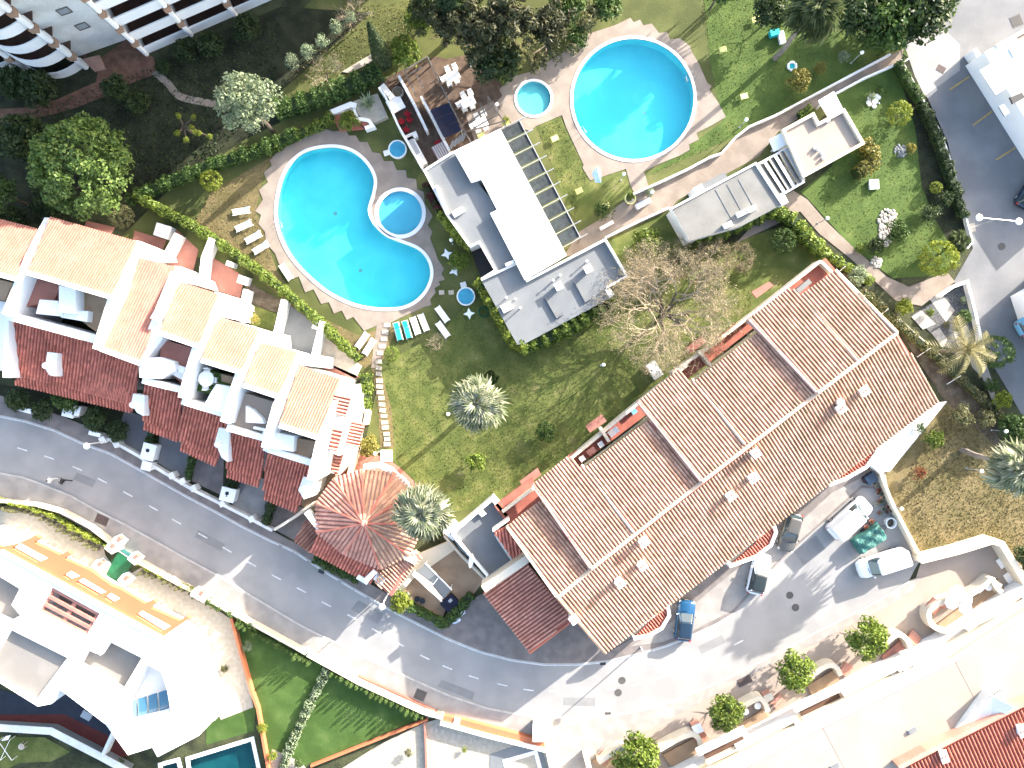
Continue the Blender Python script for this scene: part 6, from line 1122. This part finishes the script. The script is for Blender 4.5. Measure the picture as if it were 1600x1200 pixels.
def street(label,base,head,h):
    b0=P(*base); hd=P(*head,h); t=hd-b0; o=T('street_lamp',label,'street lamp',(b0.x,b0.y,0)); MB().tube([(0,0,0),(t.x*.25,t.y*.25,h*.98)],.075,8,r2=.05).build('pole',['whitedirty'],o,local=True); MB().tube([(t.x*.25,t.y*.25,h*.97),(t.x,t.y,h+.05)],.05,6).build('arm',['whitedirty'],o,local=True); MB().cyl((0,0,0),.14,.25,10,.1).build('foot',['greymetal'],o,local=True); MB().ball((t.x,t.y,h),.32,14,8,0,.5).build('lamp_head',['plastic'],o,local=True)
street('street lamp leaning over the road at the left driveways',(168,689),(135,697),4.6); street('street lamp below the patio with the lime bush',(612,918),(597,948),4.6); street('street lamp at the corner of the apartment roof',(1001,1011),(1017,1035),4.6)
b0=P(1517,356); o=T('street_lamp','tall double-headed street lamp in the right car park','street lamp',(b0.x,b0.y,0)); c=P(1556,343,4.5)-b0; MB().tube([(0,0,0),(c.x,c.y,4.5)],.08,8,r2=.05).build('pole',['metal'],o,local=True); ha,hb=P(1530,340,4.5)-b0,P(1592,346,4.5)-b0; MB().tube([ha,hb],.05,6).build('arm',['metal'],o,local=True); MB().box((0,0,.02),(.9,.9,.05),.2).build('foot',['slab'],o,local=True)
for q in(ha,hb): MB().ball(q,.36,14,8,0,.5).build('lamp_head',['plastic'],o,local=True)
for x,y,l in((1313,424,'white stake at the upper corner of the apartment gable'),(1380,490,'white stake in the bare soil right of the apartment roof'),(1445,551,'white stake beside the hedge near the gravel garden'),(1492,594,'lowest white stake along the hedge')):
    v=P(x,y,.8); o=T('stake',l,'stake',(v.x,v.y,0)); MB().tube([(-.35,-.4,.02),(.3,.45,1.3)],.035,6).build('rod',['white'],o,local=True); MB().cyl((-.35,-.4,0),.08,.06,8).build('foot',['greymetal'],o,local=True)
w=P(1545,705); 
# ================= covers in the road
def plate(label,px,py,w,d,rz,m,rnd=0,z=.012):
    v=P(px,py); o=T('manhole_cover' if rnd else 'drain_cover',label,'drain cover',(v.x,v.y,z),None,rz)
    if rnd: MB().cyl((0,0,0),w,.012,20).build('lid',[m],o,local=True); MB().strip(circ(0,0,w+.02,20),.05,0,.018,closed=True).build('ring',['iron'],o,local=True)
    else:
        MB().box((0,0,.004),(w,d,.016)).build('frame',['iron'],o,local=True)
        for i in range(5): MB().box((-w*.38+w*.19*i,0,.016),(w*.11,d*.86,.012)).build('bar',[m],o,local=True)
plate('rust-brown drain grate in the pavement beside the villa hedge',160,812,1.35,.95,-.4,'rust',z=.125); plate('grey drain grate in the pavement above the lawn wall',657,1085,1.15,1.05,-.4,'iron',z=.125); plate('brown utility pit cover in front of the cream houses',1163,1063,1.5,.8,.45,'rust',z=.125); plate('small dark gully at the apartment roof corner',942,1037,.6,.28,.1,'dark'); plate('small gully at the lower road kerb',950,1115,.6,.3,.05,'iron'); plate('small dark gully under the octagonal house',502,893,.65,.4,-.4,'black'); plate('red-brown cover in the upper car park',1470,108,.9,.7,-.5,'rust',z=.03); plate('dark cover at the top right corner of the car park',1588,33,1.2,1.2,.4,'dark',z=.03)
for x,y,l in((972,1063,'upper one of two round manhole covers near the lamp shadow'),(966,1082,'lower one of two round manhole covers near the lamp shadow'),(1234,930,'upper round manhole cover in the palm shadow'),(1243,949,'lower round manhole cover in the palm shadow'),(1565,385,'dark round cover in the car park below the double lamp')): plate(l,x,y,.33,0,0,'iron',1,.014 if x<1500 else .03)
# ================= vehicles
def rrect(L,Wd,r,n=4,fr=1.,bk=1.):
    p=[]
    for sx,sy,a0 in((1,1,0),(-1,1,90),(-1,-1,180),(1,-1,270)):
        k=fr if sx>0 else bk
        for i in range(n+1): a=math.radians(a0+90*i/n); p.append((sx*(L/2-r*k)+r*k*math.cos(a),sy*(Wd/2-r)+r*math.sin(a)))
    return p
def loft(b,rings,mi=0,cap=True):
    n=len(rings[0]); vs=[v for r in rings for v in r]; fs=[(i*n+j,i*n+(j+1)%n,(i+1)*n+(j+1)%n,(i+1)*n+j) for i in range(len(rings)-1) for j in range(n)]
    if cap: fs+=[tuple(range(n))[::-1],tuple(range((len(rings)-1)*n,len(rings)*n))]
    b.add(vs,fs,mi)
def ring(L,Wd,r,z,cx=0,fr=1.4,bk=1.,tilt=0.): return [(x+cx,y,z+tilt*x) for x,y in rrect(L,Wd,r,5,fr,bk)]
def car(name,label,px,py,rz,L=4.2,Wd=1.78,Ht=1.48,paint='paintwhite',roof=None,van=False,cat='car'):
    v=P(px,py,Ht*.6); o=T(name,label,cat,(v.x,v.y,0),None,rz); b=MB(); zb=.98 if not van else 1.15
    loft(b,[ring(L*.96,Wd*.92,.35,.22),ring(L,Wd,.42,.42),ring(L,Wd,.45,.68),ring(L*.975,Wd*.96,.5,zb-.14,-.02),ring(L*.93,Wd*.88,.5,zb-.04,-.03),]); b.build('body',[paint],o,local=True,smooth=True)
    if van: x0,x1,xt0,xt1=-L*.47,L*.30,-L*.465,L*.17
    else: x0,x1,xt0,xt1=-L*.455,L*.21,-L*.38,L*.02
    def gh(xa,xb,w,z,r=.2): return [(x+(xa+xb)/2,y,z) for x,y in rrect(xb-xa,w,r,5,1.3,1)]
    zt=Ht-.07
    if van:
        b=MB(); loft(b,[gh(x0,L*.10,Wd*.95,zb-.1),gh(xt0,L*.09,Wd*.86,zt)]); b.build('cargo_body',[paint],o,local=True,smooth=False)
        b=MB(); loft(b,[gh(L*.06,x1,Wd*.90,zb-.08),gh(L*.06,xt1,Wd*.80,zt)]); b.build('windscreen',['glass'],o,local=True)
    else: b=MB(); loft(b,[gh(x0,x1,Wd*.90,zb-.08),gh(xt0,xt1,Wd*.70,zt)]); b.build('windows',['glass'],o,local=True,smooth=False)
    b=MB(); loft(b,[gh(xt0-.02,xt1+.02,Wd*(.72 if not van else .87),zt-.01),gh(xt0+.02,xt1-.03,Wd*(.69 if not van else .84),zt+.045),gh(xt0+.2,xt1-.2,Wd*.55,zt+.07)]); b.build('roof',[roof or paint],o,local=True,smooth=True)
    if not van:
        for s in(-1,1):
            t=MB(); t.tube([(x1-.03,s*Wd*.43,zb-.05),(xt1,s*Wd*.345,zt)],.045,5); t.build('pillar',[paint],o,local=True)
            t=MB(); t.tube([(x0+.03,s*Wd*.43,zb-.05),(xt0,s*Wd*.345,zt)],.06,5); t.build('pillar',[paint],o,local=True); t=MB(); t.tube([((x0+x1)/2-.15,s*Wd*.445,zb-.05),((xt0+xt1)/2-.1,s*Wd*.35,zt)],.035,5); t.build('pillar',['black'],o,local=True)
    else:
        for i in range(4): MB().box((xt0+.4+i*L*.13,0,Ht+.005),(.03,Wd*.66,.02)).build('roof_rib',['greyroof'],o,local=True)
    for s in(-1,1):
        for x in(L*.31,-L*.30):
            t=MB(); y=s*(Wd/2-.1); n=18; rr=.32
            q=[(x+rr*math.cos(6.283*i/n),y-.1,.32+rr*math.sin(6.283*i/n)) for i in range(n)]; q2=[(a,y+.105,c) for a,_,c in q]; t.add(q+q2,[(i,(i+1)%n,n+(i+1)%n,n+i) for i in range(n)]+[tuple(range(n)),tuple(range(n,2*n))]); w=t.build('wheel',['rubber'],o,local=True)
            t=MB(); q=[(x+.2*math.cos(6.283*i/12),y+s*.11,.32+.2*math.sin(6.283*i/12)) for i in range(12)]; t.poly(q); t.build('rim',['metal'],w,local=True)
        t=MB(); t.ball((x1-.25,s*(Wd/2+.07),zb+.03),.12,8,6,0,.7); t.build('mirror',[paint],o,local=True)
        MB().box((L*.455,s*Wd*.34,.66),(.22,.38,.15),-s*.35).build('headlight',['plastic'],o,local=True); MB().box((-L*.475,s*Wd*.36,.74),(.12,.28,.18),s*.25).build('tail_light',['lampred'],o,local=True)
    MB().box((L/2-.005,0,.45),(.03,.5,.11)).build('number_plate',['plastic'],o,local=True); MB().box((x1+.12,.25,zb-.02),(.04,.6,.03),.2).build('wiper',['black'],o,local=True)
    if van: MB().box((L*.37,0,zb-.035),(.45,Wd*.6,.02)).build('bonnet',[paint],o,local=True)
    return o
car('parked_car','blue hatchback with black roof parked on the pavement by the road',1071,971,math.radians(83),4.25,1.82,1.52,'paintblue','paintnavy'); car('parked_car','white hatchback with black glass roof parked at the second porch',1187,898,math.radians(77),4.3,1.85,1.58,'paintwhite','paintblack'); car('parked_car','dark grey car parked beside the apartment eave',1236,832,math.radians(-106),4.1,1.78,1.5,'paintgrey','paintgrey')
car('parked_car','dark car cut by the right photo edge in the car park',1615,296,math.radians(60),4.2,1.8,1.5,'paintnavy','paintnavy'); car('parked_car','pale blue car cut by the right photo edge below the double lamp',1621,501,math.radians(28),4.2,1.8,1.5,'footblue','footblue')
car('van','large white van parked nearest the apartment terrace',1331,811,math.radians(42),5.1,2.0,2.15,'paintwhite',van=True,cat='van'); car('van','white van with dark windscreen facing the road',1382,881,math.radians(198),5.3,1.95,2.0,'paintwhite',van=True,cat='van')
# tarp trailer
v=P(1362,843,1.2); o=T('trailer','trailer covered with a crumpled green tarpaulin between the vans','trailer',(v.x,v.y,0),None,math.radians(34)); n=26; m_=15; V=[];F=[]; rg=random.Random(3)
for i in range(n):
    for j in range(m_):
        u,w_=i/(n-1)*2-1,j/(m_-1)*2-1; e=max(abs(u),abs(w_)); z=1.25-.12*u*u-.1*w_*w_+.06*math.sin(u*9+w_*4)+.05*math.sin(w_*11-u*3)+rg.uniform(-.03,.03)
        if e>.86: z-=(e-.86)*5.2
        V.append((u*1.72,w_*.95,max(.35,z)))
for i in range(n-1):
    for j in range(m_-1): F.append((i*m_+j,(i+1)*m_+j,(i+1)*m_+j+1,i*m_+j+1))
MB().add(V,F).build('tarpaulin',['tarp'],o,local=True); MB().box((0,0,.45),(3.2,1.7,.2)).build('bed',['greymetal'],o,local=True); MB().tube([(1.6,.4,.45),(2.3,0,.45)],.04,6).tube([(1.6,-.4,.45),(2.3,0,.45)],.04,6).build('drawbar',['iron'],o,local=True)
for s in(-1,1): t=MB(); q=[(.3*math.cos(i*.4),s*.9-.08,.3+.3*math.sin(i*.4)) for i in range(16)]; q2=[(a,s*.9+.08,c) for a,_,c in q]; t.add(q+q2,[(i,(i+1)%16,16+(i+1)%16,16+i) for i in range(16)]+[tuple(range(16)),tuple(range(16,32))]); t.build('wheel',['rubber'],o,local=True)
# pots along the van wall
pots=[(1366,755),(1371,760),(1374,766),(1378,772),(1380,778),(1372,771),(1376,784),(1383,786),(1388,792),(1380,795),(1376,802),(1386,800),(1392,798),(1370,788)]
for i,(x,y) in enumerate(pots):
    v=P(x,y,.4); o=T('flower_pot','small flower pot in the double row along the cream wall above the vans','pot',(v.x,v.y,0),'flower pots along the wall above the vans'); MB().cyl((0,0,0),.15,.3,10,.22).build('pot',[['tilerose','slab','terracotta','greyroof'][i%4]],o,local=True); setcrown(o,R.choice(CM['loose']),['l_mid','l_pale','l_redflower'][i%3],(0,0,.4),(.24,.24,.22),R.random()*6,'plant')
for x,y,l in((1354,824,'potted plant between the large van and the tarpaulin, left'),(1362,815,'potted plant between the large van and the tarpaulin, right')): v=P(x,y,.4); o=T('flower_pot',l,'pot',(v.x,v.y,0)); MB().cyl((0,0,0),.18,.35,10,.25).build('pot',['tilerose'],o,local=True); setcrown(o,CM['loose'][0],'l_redflower',(0,0,.45),(.35,.35,.3),0,'plant')
v=P(1394,818,.7); o=T('plastic_tub','white plastic tub tipped against the wall beside the tarpaulin','tub',(v.x,v.y,0)); MB().strip(circ(0,0,.52,20),.12,0,.55,closed=True).build('wall',['plastic'],o,local=True); MB().cyl((0,0,.02),.48,.06,20).build('floor',['soil'],o,local=True)
for x,y,l,m in((1362,748,'dark covered machine in the corner by the white ramp','paintnavy'),(1352,750,'small dark red crate by the covered machine','rust')): boxthing('covered_machine' if x==1362 else 'crate',l,'machine' if x==1362 else 'crate',x,y,(1.1,.9,.9) if x==1362 else (.5,.5,.4),.6,m)
boxthing('storage_box','white cube cabinet at the foot of the white ramp','cabinet',1377,728,(1.3,1.2,1.3),.8,'white')
# patio with pale canopies at the octagonal house
o=T('sun_canopy','pair of grey-white flat panel canopies on the patio by the octagonal house','canopy',P(675,905))
for q,m in(([(652,893),(664,882),(687,901),(678,912)],'greyroof'),([(676,912),(686,902),(704,922),(694,935)],'greyroof'),([(646,896),(651,894),(677,913),(672,919)],'whitedirty'),([(670,918),(675,914),(692,935),(688,939)],'whitedirty')): blk('panel',m,o,q,1.9,1.96)
for p in([(644,897),(690,940)],[(664,880),(706,922)],[(676,914),(684,904)]): MB().strip(xy(p,2.0),.1,1.84,2.0).build('frame',['white'],o)
for x,y in((646,896),(689,938),(665,882),(704,921)): w=P(x,y,2); MB().box((w.x,w.y,.95),(.08,.08,1.9)).build('post',['white'],o)
o=boxthing('hot_tub','dark navy covered tub behind the patio hedge','tub',703,943,(1.5,1.3,.8),.75,'navy',lid='navy'); MB().box((.25,.2,.86),(.4,.3,.05)).build('handle',['greymetal'],o,local=True)
for x,y,l in((719,957,'pile of pale crumpled bags nearer the apartments'),(711,968,'pile of pale crumpled bags nearer the road')):
    v=P(x,y,.3); o=T('bag',l,'bag',(v.x,v.y,.11)); b=MB(); b.ball((0,0,.2),.42,12,8,0,.55); rg=random.Random(x)
    b.v=[(a*(1+rg.uniform(-.25,.25))*1.3,c*(1+rg.uniform(-.25,.25)),max(0,d*(1+rg.uniform(-.3,.4)))) for a,c,d in b.v]; b.build('sack',['bagblue'],o,local=True); MB().ball((.2,.15,.36),.17,8,5,0,.6).build('knot',['plastic'],o,local=True)
for x,y,m,l in((635,930,'white','white flower pot on the patio edge'),(652,936,'black','left black flower pot on the patio edge'),(660,939,'black','right black flower pot on the patio edge')): v=P(x,y,.5); o=T('flower_pot',l,'pot',(v.x,v.y,.06)); MB().cyl((0,0,0),.2,.42,12,.3).build('pot',[m],o,local=True); MB().cyl((0,0,.36),.26,.05,12).build('soil',['soil'],o,local=True)
# roof terrace and balcony furniture
table('white round table on the grassy roof terrace',322,592,0,1.5,1.5,z=6.55,rnd=True)
for dx,dy,r in((-13,-2,0),(2,-12,-1.5),(13,2,3.1),(0,13,1.5)): chair('white chair '+{(-13,-2):'left of',(2,-12):'above',(13,2):'right of',(0,13):'below'}[(dx,dy)]+' the round table on the grassy roof terrace',322+dx,592+dy,r,z=6.55)
for x,y,r,l in((939,694,.6,'white chair on the red apartment balcony next to the wooden table'),(910,716,.6,'white chair at the lower end of the red apartment balcony')): chair(l,x,y,r,z=3.32)
table('light wooden table on the red apartment balcony',924,705,.65,.9,.6,'woodpink',z=3.32); lounger('white lounger on the red balcony beyond the divider',958,675,.7,z=3.32,L=1.2); boxthing('storage_box','blue box in the dark corner of the red apartment balcony','box',991,643,(.5,.4,.5),.6,'paleblue',z=3.32,lid='footblue')
boxthing('air_conditioner','grey unit on the topmost red balcony','air conditioner',1256,447,(1.6,.45,.7),.7,'greyroof',z=3.32)
table('small oval white table in the green yard',390,482,0,.9,.7,rnd=True); shrub('orange-leaved shrub at the edge of the green yard',398,499,12,'l_orange' if 0 else 'l_gold','loose')
v=P(736,877,3.0); o=T('paddle_board','white oval board leaning on the annex corner','board',(v.x,v.y,2.5)); MB().ball((0,0,.3),.26,12,8,0,.3).build('board',['plastic'],o,local=True); o.scale=(1,3.0,1); o.rotation_euler=(0,0,-.15)
boxthing('air_conditioner','white outdoor unit at the cream gable below the annex',"air conditioner",764,902,(.8,.5,.6),.6,'whitedirty'); boxthing('air_conditioner','second white outdoor unit above the first one by the annex','air conditioner',765,888,(.7,.4,.6),.6,'whitedirty')
for x,y,r,s,l in((1489,942,.1,1.05,'square white parasol in the round-walled patio, leftmost'),(1510,950,.5,1.0,'pale parasol in the round-walled patio, lowest'),(1497,928,.9,1.2,'wide cream parasol in the round-walled patio, uppermost'),(1512,938,.2,.9,'grey-white parasol in the round-walled patio, right')):
    v=P(x,y,2.0); o=T('parasol',l,'parasol',(v.x,v.y,.3),None,r); MB().cyl((0,0,0),.03,1.75,6).build('pole',['whitedirty'],o,local=True); q=[(s*.72*math.cos(i*6.283/8),s*.72*math.sin(i*6.283/8),1.5) for i in range(8)]; MB().add(q+[(0,0,1.85)],[(i,(i+1)%8,8) for i in range(8)]).build('fabric',['plastic'],o,local=True)
for x,y,l in((1165,1112,'round white table on the peach patio'),(1184,1103,'second round table on the peach patio, nearer the wall'),(1545,918,'oval white table on the far right patio'),(1415,1060,'small white table on the crowded brown balcony')): table(l,x,y,0,.7,.7,rnd=True,z=.32 if x!=1415 else 2.6)
for x,y,r,l in((1413,1041,.4,'left white chair on the crowded brown balcony'),(1428,1035,1.2,'right white chair on the crowded brown balcony'),(1398,1056,2,'lowest white chair on the crowded brown balcony'),(1530,920,.5,'white chair beside the oval table on the far right patio'),(1556,912,2.6,'grey cushioned chair at the corner of the far right patio')): chair(l,x,y,r,z=2.6 if x<1450 else .32)
boxthing('meter_cabinet','white cabinet with brown base between the two lower street trees','cabinet',1090,1139,(.9,.9,1.2),.45,'tilerose',lid='white'); boxthing('meter_cabinet','pale cabinet beside the third street tree','cabinet',1201,1090,(.8,.7,1.1),.45,'tilerose',lid='cream')
for x,y in((1567,878),(1578,901)): boxthing('slab_or_sun_patch',{1567:'upper square sun patch drawn as a pale slab in the walled yard',1578:'lower square sun patch drawn as a pale slab in the walled yard'}[x],'slab',x,y,(1.05,1.0,.1),.6,'white')  # sunlit spots through the wall openings, painted as white slabs
b0=P(12,1168); o=T('clothes_airer','white crossed clothes airer on the bottom left lawn','clothes airer',(b0.x,b0.y,0)); MB().tube([(-.4,1.1,.9),(1.0,-.9,.9)],.03,5).tube([(-.2,-.9,.9),(.8,1.2,.9)],.03,5).build('bar',['white'],o,local=True)
for x,y in((-.4,1.1),(1,-.9),(-.2,-.9),(.8,1.2)): MB().cyl((x,y,0),.025,.9,5).build('leg',['white'],o,local=True)
MB().prism([(-.1,1.1),(.4,1.6),(.9,1.7),(.6,1.2)],.86,.9).build('towel',['plastic'],o,local=True)
table('round pale table on the bottom left lawn',33,1167,0,.65,.65,'slab',rnd=True); boxthing('sofa','blue-grey chair frame in the dark villa terrace','chair',135,1118,(1.0,.7,.5),-.5,'greymetal')
# ================= people on the road
def person(label,px,py,rz,top,bottom,stride,carry=False):
    v=P(px,py); o=T('person',label,'person',(v.x,v.y,0),None,rz); s=stride
    J=[(0,0,.95),(0,0,1.15),(0,0,1.38),(0,0,1.50),(0,.09,.92),(s*.22,.1,.5),(s*.30,.1,.08),(s*.44,.1,.04),(0,-.09,.92),(-s*.12,-.1,.5),(-s*.38,-.1,.10),(-s*.24,-.1,.04),(0,.19,1.40),(-s*.12,.25,1.12),(s*.02,.25,.88),(0,-.19,1.40),(s*.12,-.25,1.12),(s*.3,-.24,.94)]
    E=[(0,1),(1,2),(2,3),(0,4),(4,5),(5,6),(6,7),(0,8),(8,9),(9,10),(10,11),(2,12),(12,13),(13,14),(2,15),(15,16),(16,17)]
    rad=[.15,.14,.16,.07,.1,.075,.05,.045,.1,.075,.05,.045,.075,.05,.04,.075,.05,.04]
    me=bpy.data.meshes.new('body'); me.from_pydata(J,E,[]); b=bpy.data.objects.new('body',me); COL.objects.link(b); b.parent=o; md=b.modifiers.new('skin','SKIN')
    for i,r in enumerate(rad): me.skin_vertices[0].data[i].radius=(r,r)
    me.skin_vertices[0].data[0].use_root=True; b.modifiers.new('sub','SUBSURF').render_levels=2; b.modifiers['sub'].levels=2
    me.materials.append(M[bottom])
    sh=MB(); loft(sh,[[(r*.7*math.cos(a),r*math.sin(a)*1.05,z) for a in [i*.5236 for i in range(12)]] for z,r in((.88,.2),(1.05,.19),(1.3,.225),(1.42,.2),(1.48,.09))]); sh.build('shirt',[top],o,local=True,smooth=True)
    for q in((12,13),(15,16)): t=MB(); t.tube([J[q[0]],J[q[1]]],.078,8,r2=.062); t.build('sleeve',[top],o,local=True)
    for q in((13,14),(16,17)):
        t=MB(); t.tube([J[q[0]],J[q[1]]],.045,7,r2=.036); e=Vector(J[q[1]]); t.ball(e-Vector((0,0,.05)),.045,8,6,0,1.2)
        for k in range(4): t.tube([e+Vector((-.03+.02*k,0,-.07)),e+Vector((-.03+.024*k,.01,-.12)),e+Vector((-.02+.02*k,.015,-.15))],.009,5)
        t.tube([e+Vector((.03,0,-.04)),e+Vector((.06,.01,-.09))],.01,5); t.build('forearm',['skin'],o,local=True)
    hd=MB(); hd.ball((.02,0,1.64),.1,14,10,0,1.22); hd.ball((.12,0,1.62),.02,6,5); hd.ball((.01,.1,1.63),.025,6,5); hd.ball((.01,-.1,1.63),.025,6,5); hd.build('head',['skin'],o,local=True,smooth=True)
    hr=MB(); hr.ball((-.012,0,1.675),.112,14,9,0,1.05); hr.build('hair',['black'],o,local=True,smooth=True)
    for q in(6,10): MB().ball(Vector(J[q])+Vector((.08,0,-.03)),.075,8,6,0,.7).build('shoe',['black'],o,local=True)
    return o
person('person in a white top walking on the road near the left edge',88,748,math.radians(170),'shirt','shirt',.8); person('person in dark clothes walking on the road behind the one in white',107,750,math.radians(160),'darkcloth','darkcloth',1.25)
